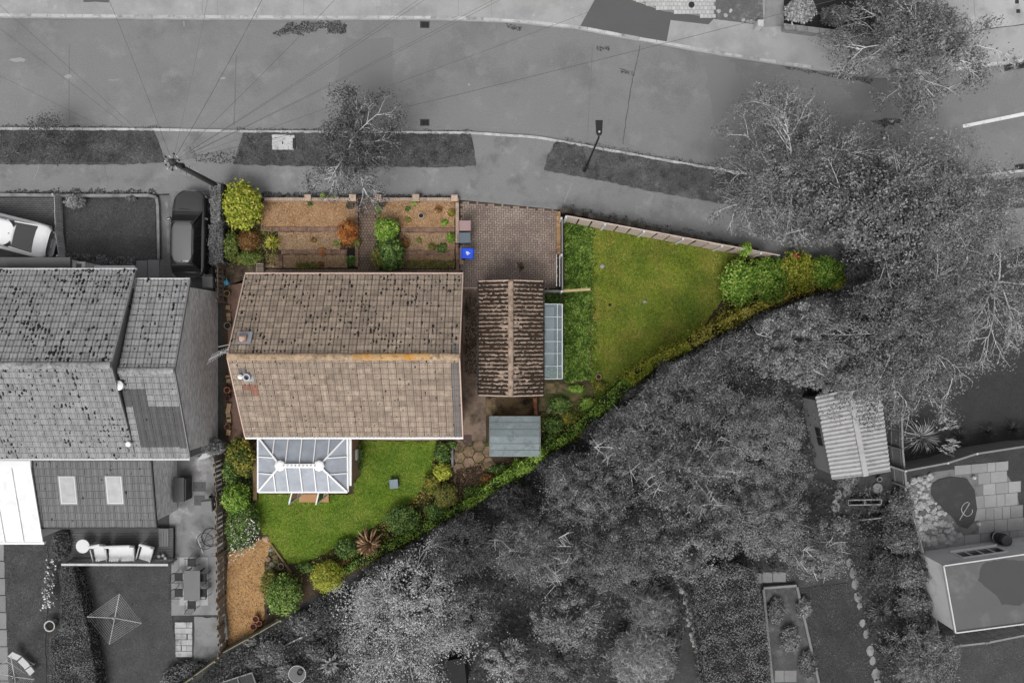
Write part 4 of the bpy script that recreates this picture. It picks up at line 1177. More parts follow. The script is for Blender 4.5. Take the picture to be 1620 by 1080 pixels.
def lounge(name, label, cat, px, py, w, rz):
    """metal framed garden seat, back towards the house (+Y local)"""
    t = thing(name, label, cat, (0, 0, 0)); WO[t] = Vector((0, 0, 0))
    for e in (-1, 1):
        MB().tube([(e * w / 2, -.42, 0), (e * w / 2, -.40, .52), (e * w / 2, .22, .56), (e * w / 2, .40, .0)], .018, 6).build('arm_frame', m_black, t)
        MB().beam((e * w / 2, -.42, .55), (e * w / 2, .25, .585), .05, .025).build('armrest', m_pale_metal, t)
    n = 1 if w < .9 else 2
    cw = (w - .08) / n
    MB().box((0, -.05, .28), (w - .06, .7, .03)).build('seat_frame', m_black, t)
    MB().box((0, -.08, .36), (w - .09, .72, .13)).build('seat_cushion', m_cush, t, bevel=.04)
    MB().box((0, .36, .58), (w - .09, .13, .55), 0, -.35).build('back_cushion', m_cush, t, bevel=.04)
    p = U(px, py, .75); t.location = (p.x, p.y, .352); t.rotation_euler = (0, 0, rz)
lounge('lounge_chair', 'white cushioned armchair on the deck beside the round table', 'armchair', 158.5, 873, .72, .2)
lounge('garden_sofa', 'wide white cushioned sofa in the middle of the deck', 'sofa', 192.5, 874, 1.42, .03)
lounge('lounge_chair', 'white cushioned armchair on the deck beside the small pots', 'armchair', 232, 873, .72, -.28)
t = thing('side_table', 'round white side table on the left deck', 'table', U(131, 863.5, .35))
p = U(131, 863.5, .85)
MB().lathe((p.x, p.y, .84), [(.34, 0), (.355, .015), (.34, .03)], 28).build('table_top', m_cush, t)
for i in range(3):
    a = i * 2.094 + .3; MB().tube([(p.x + .1 * math.cos(a), p.y + .1 * math.sin(a), .84), (p.x + .32 * math.cos(a), p.y + .32 * math.sin(a), .35)], .015, 6).build('leg', m_black, t)
def pot(label, px, py, r, h, mat, z=.1, soil=None, group=None, name='plant_pot', n=20):
    p = U(px, py, z + h); t = thing(name, label, 'pot', (p.x, p.y, z), group)
    MB().lathe((p.x, p.y, z), [(r * .7, 0), (r * .92, h * .85), (r, h * .86), (r, h), (r * .82, h), (r * .78, h * .8)], n, cap=False).build('body', mat, t, smooth=False)
    MB().lathe((p.x, p.y, z + h * .78), [(r * .8, 0), (r * .5, .015), (0.01, .02)], n).build('soil', soil or M('pot_soil', (40, 34, 30), fine=.3), t)
    return t
m_pot_g = M('grey_pot', 150, var=.1, fine=.1)
for i, (x, y) in enumerate(((251, 880), (257.5, 878.5), (261, 883))):
    pot(('leftmost of three little pots on the deck rail corner', 'middle one of three little pots on the deck rail corner', 'rightmost of three little pots on the deck rail corner')[i], x, y, .09, .16, m_pot_g, .352, m_conc, 'small pots on the deck')
# dining set
sheet('patio', [(271, 880), (347, 880), (348, 972), (271, 973)], .112, M('grey_dining_patio', 138, var=.08, scale=.9, fine=.1, c2=116, thr=.6, s2=1.5))
tag(MB().pxprism([(284, 881), (329, 881), (329, 957), (284, 957)], .113, .125).build('outdoor_rug', M('pale_rug', 166, var=.05, fine=.08, fscale=45)), 'pale rectangular mat under the dark dining table', 'mat')
t = thing('dining_table', 'dark rectangular dining table on the pale mat', 'table', U(303, 926, .12))
MB().pxprism([(290.5, 902), (316.5, 902), (316.5, 949), (290.5, 949)], .80, .84).build('table_top', M('dark_table_top', 78, var=.05, fine=.06, rough=.35, spec=.4), t, bevel=.01)
for x, y in ((293, 905), (314, 905), (293, 946), (314, 946)):
    q = U(x, y, .8); MB().box((q.x, q.y, .46), (.05, .05, .67)).build('leg', m_black, t)
def dchair():
    t = thing('dining_chair', 'x', 'chair', (0, 0, 0), 'dining chairs on the left patio'); WO[t] = Vector((0, 0, 0))
    MB().box((0, 0, .44), (.42, .40, .03)).build('seat', M('dark_mesh_seat', 58, fine=.2, fscale=60), t)
    for e in (-1, 1):
        for f in (-1, 1): MB().tube([(e * .19, f * .18, .44), (e * .22, f * .22, .0)], .014, 6).build('leg', m_black, t)
        MB().tube([(e * .21, .19, .44), (e * .24, .26, .66), (e * .24, -.16, .66), (e * .21, -.18, .44)], .013, 6).build('arm', m_black, t)
    MB().tube([(-.2, .19, .44), (-.19, .31, .85), (.19, .31, .85), (.2, .19, .44)], .014, 6).build('back_frame', m_black, t)
    for i in range(5): MB().tube([(-.13 + i * .065, .19, .44), (-.13 + i * .065, .31, .85)], .008, 5).build('back_rod', m_black, t)
    return t
ch = dchair()
for i, (x, y, rz, lb) in enumerate(((303.5, 889, 0, 'black metal chair at the house end of the dining table'), (283, 912, math.pi / 2, 'black metal chair on the left of the table, nearer the house'),
                                    (283, 937, math.pi / 2, 'black metal chair on the left of the table, farther from the house'), (321, 913, -math.pi / 2, 'black metal chair by the fence side of the table, nearer the house'),
                                    (321.5, 937, -math.pi / 2, 'black metal chair by the fence side of the table, farther from the house'), (303.5, 956, math.pi, 'black metal chair at the garden end of the dining table'))):
    o = ch if i == 0 else copy_tree(ch)
    p = U(x, y, .55); o.location = (p.x, p.y, .126); o.rotation_euler = (0, 0, rz); o['label'] = lb
t = thing('hanging_chair_stand', 'round black wire garden stand beside the fence on the yard', 'stand', U(331, 851, .1))
p = U(331, 851, .3)
for z, r in ((.12, .48), (.8, .42)): MB().tube([(p.x + r * math.cos(a * .2618), p.y + r * math.sin(a * .2618), z) for a in range(25)], .018, 6).build('hoop', m_black, t)
for a in (0.3, 1.35, 2.4): MB().tube([(p.x + .46 * math.cos(a), p.y + .46 * math.sin(a), .12), (p.x + .3 * math.cos(a), p.y + .3 * math.sin(a), .8), (p.x - .3 * math.cos(a), p.y - .3 * math.sin(a), .8), (p.x - .46 * math.cos(a), p.y - .46 * math.sin(a), .12)], .014, 6).build('rod', m_black, t)
MB().tube([U(310, 845, .7), U(321, 874, .15)], .02, 6).build('prop_pole', m_pale_metal, t)
slabs('slab_path', [(278 + random.uniform(-2, 1) + c_ * 9, 984 + r * 9.2, 286 + c_ * 9, 992.5 + r * 9.2) for r in range(6) for c_ in range(3)], M('pale_mossy_slab', 176, var=.15, fine=.15, c2=110, thr=.6, s2=2, island=.1), .112)
sheet('concrete_path', ragged([(308, 976), (347, 976), (352, 1030), (330, 1050), (306, 1060)], 1.5, 8), .105, m_patio)
# neighbour's lawns
for nm, poly, n, lb in (('rear_lawn', [(150, 893), (270, 893), (272, 975), (280, 1040), (310, 1060), (330, 1050), (290, 1140), (158, 1140), (140, 1000), (118, 905)], 14000, 'dark cut grass under the square rotary dryer'),
                        ('side_lawn', [(6, 862), (75, 862), (78, 930), (72, 1000), (75, 1140), (16, 1140)], 14000, 'dark narrow strip of lawn at the bottom left corner')):
    sheet(nm, ragged(poly, 1, 7), .105, m_lawn_gd)
    tag(scatter('grass', poly, n, .107, .07, .014, m_blade_g, up=.6), lb, 'grass', kind='stuff')
slabs('side_path', [(-30, 861 + i * 27, 6 + i * 1.0, 886.5 + i * 27) for i in range(10)], m_slab_g, .11)
def dryer(label, px, py, tips, h=1.9):
    z0 = h - .25; c = U(px, py, z0); t = thing('rotary_dryer', label, 'clothes dryer', (c.x, c.y, .1))
    MB().tube([(c.x, c.y, .1), (c.x, c.y, h - .1)], .025, 8).build('pole', m_pale_metal, t)
    T = [U(x, y, h) for x, y in tips]
    for p in T: MB().tube([(c.x, c.y, z0), p], .02, 6).build('arm', m_pale_metal, t)
    for k in range(8):
        f = 1 - k * .095; Q = [Vector((c.x, c.y, z0)).lerp(p, f) for p in T]
        MB().tube(Q + [Q[0]], .0075, 4).build('line', m_conc, t)
dryer('square rotary clothes dryer open on the dark rear lawn', 181.5, 977, [(189, 939), (224, 985), (173, 1018.5), (138, 975)])
dryer('rotary clothes dryer cut off by the bottom left corner', 23, 1070, [(17, 1037), (54, 1074), (28, 1106), (-10, 1062)])
pot('pale round stone planter beside the narrow dark hedge', 78, 990, .29, .45, m_conc, name='stone_planter')
t = thing('watering_can', 'small pale metal can lying at the hedge foot', 'can', U(150, 1059, .1))
p = U(150, 1059, .2); MB().lathe((p.x, p.y, .1), [(.12, 0), (.13, .2), (.1, .22)], 14).build('can_body', m_conc, t)
MB().tube([(p.x, p.y, .2), (p.x - .2, p.y + .12, .36)], .02, 6).build('spout', m_conc, t)
t = thing('deck_chair', 'pale fabric reclining chair by the corner clothes dryer', 'chair', U(38, 1046, .1))
for i, (x, y) in enumerate(((25, 1036), (37, 1048), (46, 1059))):
    q = U(x, y, .45); MB().box((q.x, q.y, .42 + (.1 if i == 0 else 0)), (.34, .5, .05), .75, (.5, .05, -.1)[i]).build('fabric_panel', m_cush2, t)
for e in (-1, 1): MB().tube([U(20 + 8 * e, 1040 - 6 * e, .1), U(48 + 7 * e, 1058 - 7 * e, .4)], .015, 6).build('side_frame', m_pale_metal, t)
# ------------------------------------------------------------------ the plot in colour
m_soil = M('brown_soil', (62, 50, 38), var=.25, scale=1.0, fine=.35, fscale=12, bump=.7, c2=(84, 70, 52), thr=.58, s2=1.4)
sheet('plot_ground', [(352, 301), (415, 314), (726, 316), (885, 332), (1145, 385), (1212, 405), (1335, 449), (1195, 498), (1130, 533), (1040, 576), (1000, 611), (850, 736), (640, 866), (550, 913), (440, 976), (352, 1031)], .084, m_soil, .1)
m_gravel = M('orange_gravel', (172, 138, 104), var=.12, scale=1.2, fine=.30, fscale=16, bump=.8, bscale=14, c2=(150, 108, 70), thr=.6, s2=1.0, c3=(112, 92, 72), thr3=.68, s3=2.5)
m_gravel2 = M('pinkish_gravel', (158, 134, 110), var=.12, scale=1.2, fine=.28, fscale=16, bump=.8, bscale=14, c2=(112, 96, 72), thr=.62, s2=1.6)
m_gravel3 = M('golden_gravel', (182, 142, 92), var=.10, scale=1.0, fine=.26, fscale=16, bump=.8, bscale=14, c2=(150, 110, 66), thr=.62, s2=1.2)
m_chip = leafmat('gravel_chips', [(96, 76, 56), (160, 122, 86), (190, 152, 112), (214, 186, 150)], clump=.15, rough=.9, spec=.1)
def chips(poly, n, z, label, mat=m_chip, size=.05):
    o = scatter('gravel', poly, n, z, size, size * .8, mat, up=1.3, zj=.02)
    tag(o, label, 'gravel', kind='stuff')
terr = [('gravel_terrace', [(416, 318), (561, 318), (562, 359), (413, 359)], m_gravel, 5200, 'orange gravel of the uppermost left terrace by the front wall', .13),
        ('gravel_terrace', [(440, 367), (538, 367), (538, 395), (440, 395)], m_gravel2, 2600, 'paler gravel of the middle left terrace', .12),
        ('gravel_terrace', [(420, 403), (549, 403), (549, 423), (420, 423)], m_gravel2, 2400, 'gravel of the lowest left terrace beside the house path', .11),
        ('gravel_terrace', [(596, 318), (719, 318), (719, 360), (596, 360)], m_gravel, 5000, 'orange gravel of the uppermost right terrace by the front wall', .13),
        ('gravel_terrace', [(632, 368), (719, 368), (719, 396), (632, 396)], m_gravel2, 2400, 'pinkish gravel of the middle right terrace', .12),
        ('gravel_terrace', [(632, 403), (719, 403), (719, 424), (632, 424)], m_gravel2, 2000, 'gravel of the lowest right terrace beside the house path', .11),
        ('gravel_path', [(361, 872), (380, 868), (405, 856), (420, 850), (432, 862), (418, 890), (418, 980), (400, 1000), (361, 1021), (358, 950)], m_gravel3, 6500, 'golden gravel path beside the long slatted fence', .105)]
for nm, poly, mt, n, lb, z in terr:
    sheet(nm, ragged(poly, .8, 7), z, mt, .05); chips(poly, n, z + .003, lb)

# brick work: rows of bricks standing on edge
m_brick_w = M('weathered_brick', (142, 112, 96), var=.12, scale=3, fine=.2, fscale=14, island=.22, c2=(70, 60, 52), thr=.6, s2=3.5)
m_brick_p = M('pale_coping_brick', (182, 160, 142), var=.1, scale=3, fine=.16, fscale=14, island=.14, c2=(110, 96, 84), thr=.64, s2=3.5)
m_mortar = M('mortar', (120, 108, 96), fine=.2)
def brick_wall(name, label, a, b, wid, h, mat, pitch=.11, z=.08, hbody=None, cat='wall'):
    pa, pb = U(*a, z + h), U(*b, z + h); d = pb - pa; L = d.length; u = d / L; an = math.atan2(d.y, d.x)
    t = thing(name, label, cat, ((pa.x + pb.x) / 2, (pa.y + pb.y) / 2, z))
    MB().box(((pa.x + pb.x) / 2, (pa.y + pb.y) / 2, z + (h - .02) / 2), (L, wid - .02, h - .02), an).build('mortar_core', m_mortar, t)
    n = max(2, int(L / pitch)); bm = MB()
    for i in range(n):
        c = pa + u * ((i + .5) * L / n)
        bm.box((c.x, c.y, z + h - .05 + random.uniform(-.006, .006)), (L / n - .012, wid + random.uniform(-.008, .008), .10), an + random.uniform(-.03, .03))
    bm.build('coping_brick', mat, t)['kind'] = 'stuff'
    k = max(1, int(L / .225)); bm = MB()
    for r in range(int((h - .11) / .075)):
        for i in range(k):
            f = (i + (.5 if r % 2 else 0)) / k * L + .11
            if f > L - .1: continue
            for e in (-1, 1):
                c = pa + u * f + Vector((-u.y, u.x, 0)) * e * (wid / 2 - .008)
                bm.box((c.x, c.y, z + .04 + r * .075), (.213, .03, .064), an)
    if bm.v: bm.build('brick', mat, t)['kind'] = 'stuff'
    return t
def pier(label, x, y, w, h):
    p = U(x, y, .08 + h); t = thing('brick_pier', label, 'pier', (p.x, p.y, .08))
    MB().box((p.x, p.y, .08 + h / 2), (w * .86, w * .86, h)).build('shaft', m_brick_w, t)
    MB().box((p.x, p.y, .08 + h + .03), (w, w, .06)).build('cap', m_brick_p, t, bevel=.01)
brick_wall('front_wall', 'low brick front wall of the left gravel terrace', (418, 315), (566, 315), .15, .42, m_brick_p)
brick_wall('front_wall', 'low brick front wall of the right gravel terrace', (592, 315), (726, 315), .15, .42, m_brick_p)
pier('brick pier in the middle of the left front wall', 487, 313, .34, .5)
pier('brick pier on the left of the path gate', 558, 313, .36, .52)
pier('brick pier on the right of the path gate', 598, 313.5, .36, .52)
pier('brick pier in the middle of the right front wall', 658, 313, .36, .5)
pier('brick pier at the driveway end of the front wall', 719, 313.5, .34, .5)
brick_wall('terrace_edging', 'upper brick edging between the left gravel terraces', (412, 362.5), (540, 362.5), .22, .12, m_brick_w)
brick_wall('terrace_edging', 'lower brick edging between the left gravel terraces', (445, 398.5), (549, 398.5), .22, .11, m_brick_w)
brick_wall('terrace_edging', 'upper brick edging between the right gravel terraces', (634, 363.5), (719, 363.5), .22, .12, m_brick_w)
brick_wall('terrace_edging', 'lower brick edging between the right gravel terraces', (634, 399.5), (719, 399.5), .22, .11, m_brick_w)
brick_wall('side_edging', 'brick edging between the left terraces and the block path', (563.5, 322), (564.5, 422), .17, .16, m_brick_w)
brick_wall('side_wall', 'pale low wall between the right terraces and the driveway', (723, 320), (723.5, 384), .17, .34, m_brick_p)
brick_wall('side_edging', 'dark brick edging below the pale wall beside the bins', (723, 386), (724, 430), .15, .2, m_brick_w)
brick_wall('bed_edging', 'small brick upright at the left end of the lower terrace', (443, 402), (444, 424), .2, .12, m_brick_w)
brick_wall('drive_wall', 'orange brick wall on the right side of the driveway', (883.5, 334), (884, 402), .2, .45, M('orange_brick', (176, 140, 104), island=.2, fine=.2, c2=(90, 76, 60), thr=.6, s2=3))
m_block_p = M('brown_path_block', (132, 112, 98), var=.12, scale=1.0, fine=.15, fscale=25, island=.14, c2=(96, 84, 74), thr=.6, s2=1.0)
m_joint_p = M('path_joint', (60, 50, 42), fine=.2)
block_paving('front_path', [(567, 311), (595, 311), (596, 426), (566, 426)], .15, .15, .115, m_block_p, m_joint_p, gap=.014)
block_paving('house_path', [(420, 426), (728, 426), (728, 446), (416, 446)], .21, .11, .11, m_block_p, m_joint_p)
m_block_d = M('mauve_drive_block', (146, 130, 120), var=.16, scale=.7, fine=.14, fscale=25, island=.15, c2=(108, 94, 88), thr=.62, s2=.55, soft=.15, c3=(164, 148, 134), thr3=.62, s3=.7, soft3=.12)
m_joint_d = M('drive_joint', (80, 70, 64), fine=.2)
block_paving('driveway', [(728, 319), (880, 333), (881, 456), (729, 456)], .24, .12, .105, m_block_d, m_joint_d, gap=.014, bond='herringbone')
MB().pxprism([(754, 426), (860, 426), (860, 470), (730, 470), (730, 454), (754, 454)], .03, .09, .1).build('driveway_apron', m_soil)['kind'] = 'structure'
tag(scatter('leaf_litter', [(818, 416), (826, 414), (830, 424), (822, 430)], 160, .11, .06, .05, leafmat('brown_litter', [(40, 32, 24), (74, 56, 40), (104, 84, 60)]), up=1), 'dark blot of dead leaves on the driveway before the garage', 'leaf litter', kind='stuff')
tag(scatter('leaf_litter', [(842, 365), (866, 366), (862, 392), (846, 386)], 40, .11, .08, .04, leafmat('pale_litter', [(150, 130, 120), (196, 180, 168)]), up=1), 'scatter of pale dry leaves on the driveway', 'leaf litter', kind='stuff')
# path gate standing open
t = thing('garden_gate', 'thin black iron gate folded open beside the front path', 'gate', U(567, 325, .1))
a, b_ = U(566, 313, .5), U(573, 341, .5)
for z in (.2, .55, .9): MB().beam((a.x, a.y, z), (b_.x, b_.y, z), .025, .03).build('rail', m_black, t)
for i in range(8):
    p = a.lerp(b_, i / 7); MB().tube([(p.x, p.y, .15), (p.x, p.y, .98)], .011, 5).build('bar', m_black, t)
m_terra = M('terracotta', (176, 104, 78), var=.1, fine=.12, c2=(196, 140, 112), thr=.6, s2=4)
m_pot_b = M('mossy_dark_pot', (88, 80, 62), var=.15, fine=.2)
pot('round mossy pot by the gate at the corner of the left terrace', 553, 325, .20, .3, m_pot_b, .13, M('pot_soil_brown', (74, 62, 46), fine=.4))
pot('round dark pot just right of the front path', 604, 322, .19, .3, m_pot_b, .13, M('pot_soil_brown', (74, 62, 46), fine=.4))
pot('small pale ringed pot alone in the right gravel terrace', 666, 341, .15, .14, M('pale_ring', (186, 170, 158), fine=.1), .13)
# bins
m_bin_pink = M('faded_maroon_bin', (158, 132, 130), var=.06, rough=.6, bump=0)
m_bin_slate = M('slate_bin', (96, 106, 116), var=.06, rough=.6, bump=0)
m_bin_blue = M('blue_bin', (26, 84, 226), var=.04, rough=.45, bump=0)
wheelie_bin('faded pinkish wheelie bin, topmost of three on the driveway', 736, 357, math.pi / 2, m_bin_pink, m_bin_pink)
wheelie_bin('slate grey wheelie bin between the pinkish and the blue one', 735.5, 376, math.pi / 2 + .03, m_bin_slate, m_bin_slate)
wheelie_bin('bright blue wheelie bin with a white mark on its lid', 740, 401, math.pi / 2 - .05, m_bin_blue, m_bin_blue, 1.0, m_white)
tag(MB().pxprism([(727, 392), (733, 392), (733, 418), (727, 418)], .1, .16).build('plank', M('pale_plank', (170, 146, 122), fine=.2)), 'short pale plank on the ground beside the blue bin', 'plank')

# ------------------------------------------------------------------ the bungalow
m_tile = M('buff_concrete_tile', (158, 142, 127), var=.08, scale=.7, fine=.2, fscale=13, island=.17, c2=(128, 114, 102), thr=.6, s2=2.2, c3=(186, 170, 150), thr3=.63, s3=3.5)
m_tile_red = M('reddish_tile', (150, 108, 92), island=.1, fine=.15)
m_tile_gr = M('greyish_new_tile', (118, 112, 110), island=.08, fine=.12)
m_moss_b = M('black_brown_moss', (36, 30, 24), var=.25, fine=.25)
m_brick_c = brickmat('house_brick', (150, 104, 84), (178, 164, 150))
HX0, HX1, HN, HS, HR = -12.97, -2.43, 3.23, -4.63, -.70
EZ, RZ = 2.7, 4.8
bh = thing('bungalow', 'bungalow with a long buff tiled gable roof', 'house', ((HX0 + HX1) / 2, HR, .08))
MB().prism([(HX0 + .15, HS + .35), (HX1 - .15, HS + .35), (HX1 - .15, HN - .35), (HX0 + .15, HN - .35)], .0, EZ - .02).build('wall', m_brick_c, bh)
for x0, x1 in ((HX0 + .15, HX0 + .4), (HX1 - .4, HX1 - .15)):
    MB().add([(x, y, z) for x in (x0, x1) for y, z in ((HS + .4, EZ - .02), (HN - .4, EZ - .02), (HR, RZ - .18))], [(2, 1, 0), (3, 4, 5), (0, 1, 4, 3), (1, 2, 5, 4), (2, 0, 3, 5)]).build('gable', m_brick_c, bh)
def odd_tiles(t):
    o = t[1] + t[2] * t[5] * .5 + t[3] * t[6] * .5
    k = H / (H - o.z); px, py = 810 + o.x * k * PPM, 540 - o.y * k * PPM
    for x0, y0, x1, y1, mt in ((388, 611, 408, 619, m_tile_red), (400, 619, 410, 628, m_tile_red), (424, 596, 434, 603, m_tile_red), (375, 585, 386, 596, m_tile_gr), (718, 690 - 118, 733, 692, m_tile_gr), (376, 604, 388, 611, m_tile_gr), (719, 545, 730, 560, m_tile_gr)):
        if x0 <= px <= x1 and y0 <= py <= y1: return mt
    return None
roof = tiled_roof(bh, [((HX0, HN, EZ), (HX1, HN, EZ), (HX0, HR, RZ), 2.6, 1.15), ((HX0, HS, EZ), (HX1, HS, EZ), (HX0, HR, RZ), 1.8, .75)], .362, .295, m_tile, m_moss_b, 300, special=odd_tiles, edgemat=M('grimy_shaded_buff_edge', (104, 90, 77), fine=.2, var=.2, scale=2))  # edge colour holds grime and the painted shadow line of each course
m_ridge = M('weathered_ridge_tile', (176, 152, 126), var=.12, scale=2, fine=.25, fscale=10, island=.12, c2=(108, 90, 70), thr=.58, s2=5)
m_ridge_o = M('lichen_ridge_tile', (182, 150, 108), var=.12, scale=2, fine=.25, fscale=10, island=.12, c2=(194, 136, 56), thr=.585, soft=.1, s2=2.2, c3=(96, 76, 56), thr3=.62, s3=5)
xm, xn = HX0 + (HX1 - HX0) * 13 / 24, HX0 + (HX1 - HX0) * 21 / 24
ridge_tiles(roof, (HX0, HR, RZ + .03), (xm, HR, RZ + .03), .17, m_ridge, 13)
ridge_tiles(roof, (xm, HR, RZ + .03), (xn, HR, RZ + .03), .17, m_ridge_o, 8)
ridge_tiles(roof, (xn, HR, RZ + .03), (HX1, HR, RZ + .03), .17, m_ridge, 3)
m_verge_c = M('pale_verge_mortar', (196, 172, 158), var=.06, fine=.1)
for e in (HN, HS):
    for x in (HX0 - .03, HX1 + .03):
        MB().beam((x, e, EZ + .01), (x, HR, RZ + .01), .06, .12).build('verge_strip', m_verge_c, bh)
MB().beam((HX0 - .05, HN + .08, EZ - .03), (HX1 + .05, HN + .08, EZ - .03), .10, .08).build('gutter', m_verge_c, bh)
MB().beam((HX0 - .05, HS - .08, EZ - .03), (HX1 + .05, HS - .08, EZ - .03), .10, .08).build('gutter', m_white, bh)
for x in (-10.5, -6.2): window(bh, (x, HN - .35, 1.5), 2.0, 1.2, math.pi / 2, m_white, m_glass_d, 2)
MB().box((-8.0, HN - .33, 1.1), (.95, .06, 2.05)).build('front_door', m_white, bh)
window(bh, (-4.6, HS + .35, 1.45), 1.8, 1.2, -math.pi / 2, m_white, m_glass_d, 2)
# capped chimney stub with lead tray on the street slope
c = U(390, 534, 4.45)
fl = MB().box((c.x - .1, c.y, 4.47), (.70, .62, .05), 0, -.49).build('lead_tray', M('pale_lead', (152, 153, 160), var=.1, fine=.12, rough=.55), bh)
MB().box((c.x - .16, c.y - .06, 4.53), (.42, .36, .16), 0, 0).build('chimney_stub', m_brick_w, fl)
b = MB(); rock(b, (c.x - .16, c.y - .06, 4.6), .15, .4); b.build('mortar_cap', m_verge_c, fl)
c = U(389, 597, 4.35)
MB().box((c.x + .12, c.y + .02, 4.35), (.46, .46, .05), 0, .49).build('flue_flashing', M('pale_lead', 160), bh)
f = MB().lathe((c.x + .12, c.y + .02, 4.3), [(.15, 0), (.15, .22), (.17, .24), (.17, .3), (.12, .31), (.12, .1)], 18, cap=False).build('flue_pipe', m_conc, bh, smooth=False)
MB().lathe((c.x - .18, c.y + .04, 4.28), [(.09, 0), (.09, .26), (.12, .28), (.05, .34)], 14).build('vent_cowl', m_white, bh)
MB().box((HX1 - .35, HR + .62, RZ - .2), (.1, .1, .08)).build('ridge_vent', m_tile_gr, bh)
# TV aerial on the left gable
A0 = U(358, 557, 5.2)
t = thing('tv_aerial', 'pale rod television aerial projecting from the left gable of the bungalow', 'aerial', (HX0 + .1, A0.y, RZ - .3))
MB().tube([(HX0 - .05, A0.y, RZ - 1.0), (HX0 - .05, A0.y, 5.5)], .022, 8).build('mast', m_pale_metal, t)
a, b_ = U(362, 552, 5.45), U(330, 569, 5.55)
MB().tube([a, b_], .014, 6).build('boom', m_pale_metal, t)
for i in range(8):
    p = a.lerp(b_, .12 + i * .115); n = Vector((.47, .88, 0)) * (.18 + .012 * i); MB().tube([p - n, p + n], .007, 5).build('element', m_pale_metal, t)
for k in (-1, 1): MB().tube([a + Vector((.05, .2 * k, .1)), a + Vector((-.45, .1 * k, .05))], .012, 5).build('reflector', m_pale_metal, t)

# ------------------------------------------------------------------ conservatory
cv = thing('conservatory', 'white framed conservatory with a grey hipped glass roof', 'conservatory', U(480, 735, .1))
m_poly = glassmat('grey_polycarbonate', (158, 163, 172), .35, spec=.25)
CE, CR = 2.45, 2.95
NW, NE, SE, SW = U(408.6, 690.5, CE), U(548.5, 690.5, CE), U(549.5, 777.5, CE), U(408.6, 777.5, CE)
R0, R1 = U(444, 736, CR), U(505.5, 736, CR)
def pane_(pts, nm='roof_pane'):
    P = [Vector(p) for p in pts]; MB().add([p + Vector((0, 0, k)) for k in (0, -.025) for p in P], [tuple(range(len(P))), tuple(range(2 * len(P) - 1, len(P) - 1, -1))] + [(i, (i + 1) % len(P), len(P) + (i + 1) % len(P), len(P) + i) for i in range(len(P))]).build(nm, m_poly, cv)
def bar_(a, b, w=.05, h=.06, lift=.03, nm='glazing_bar'):
    MB().beam(Vector(a) + Vector((0, 0, lift)), Vector(b) + Vector((0, 0, lift)), w, h).build(nm, m_white, cv)
def side(A, B, ra, rb, fr):
    """one slope: A-B eave, ra-rb ridge ends; fr = bar positions along the eave"""
    A, B, ra, rb = map(Vector, (A, B, ra, rb)); fs = [0] + fr + [1]
    def top(f):
        p = A.lerp(B, f); d = B - A; L = d.length; u = d / L
        fa = (ra - A).dot(u) / L; fb = (rb - A).dot(u) / L
        if f < fa: q = A.lerp(ra, f / fa)
        elif f > fb: q = B.lerp(rb, (1 - f) / (1 - fb))
        else: q = ra.lerp(rb, (f - fa) / max(1e-6, fb - fa))
        return q
    L = (B - A).length; u = (B - A) / L; fa = (ra - A).dot(u) / L; fb = (rb - A).dot(u) / L
    for f0, f1 in zip(fs, fs[1:]):
        pts = [A.lerp(B, f0), A.lerp(B, f1)]
        if f1 < 1: pts.append(top(f1))
        mid = [(fb, rb), (fa, ra)] if (rb - ra).length > .01 else [(fa, ra)]
        for ff, rr in mid:
            if f0 < ff < f1: pts.append(rr)
        if f0 > 0: pts.append(top(f0))
        pane_(pts)
    for f in fr: bar_(A.lerp(B, f), top(f))
side(NW, NE, R0, R1, [.19, .345, .5, .655, .81])
side(SE, SW, R1, R0, [.2, .345, .5, .655, .8])
side(NE, SE, R1, R1, [.36, .66]); side(SW, NW, R0, R0, [.34, .64])
for a, b_ in ((NW, R0), (SW, R0), (NE, R1), (SE, R1)): bar_(a, b_, .08, .07, .05, 'hip_bar')
MB().beam(R0 + Vector((0, 0, .09)), R1 + Vector((0, 0, .09)), .20, .10).build('ridge_beam', m_white, cv)
for r in (R0, R1): MB().lathe(r + Vector((0, 0, .02)), [(.25, 0), (.27, .08), (.2, .12), (.06, .13)], 8).build('ridge_boss', m_white, cv)
for i in range(9):
    p = R0.lerp(R1, (i + 1) / 10); MB().add([p + Vector((dx, 0, dz)) for dx, dz in ((-.06, .14), (.06, .14), (0, .24))] + [p + Vector((dx, .02, dz)) for dx, dz in ((-.06, .14), (.06, .14), (0, .24))], [(0, 1, 2), (5, 4, 3), (0, 3, 4, 1), (1, 4, 5, 2), (2, 5, 3, 0)]).build('cresting', m_white, cv)
for a, b_ in ((NW, SW), (SW, SE), (SE, NE)): MB().beam(a - Vector((0, 0, .05)), b_ - Vector((0, 0, .05)), .13, .11).build('gutter', m_white, cv)
MB().prism([(NW.x + .12, NW.y), (NW.x + .12, SW.y + .12), (SE.x - .12, SE.y + .12), (NE.x - .12, NE.y)], .05, .65).build('dwarf_wall', m_brick_c, cv)
for a, b_ in ((NW, SW), (SE, NE)):
    for i in range(5):
        p = Vector(a).lerp(b_, i / 4); s_ = .12 if a is NW else -.12; MB().box((p.x + s_, p.y + (.1 if p.y < -7 else -.05), 1.5), (.07, .07, 1.7)).build('post', m_white, cv)
    for i in range(4):
        p = Vector(a).lerp(b_, (i + .5) / 4); s_ = .12 if a is NW else -.12; MB().box((p.x + s_, p.y, 1.5), (.02, .66, 1.65)).build('side_pane', m_glass_d, cv)
for i in range(6):
    x = SW.x + .12 + (SE.x - SW.x - .24) * i / 5; MB().box((x, SW.y + .12, 1.5), (.07, .07, 1.7)).build('post', m_white, cv)
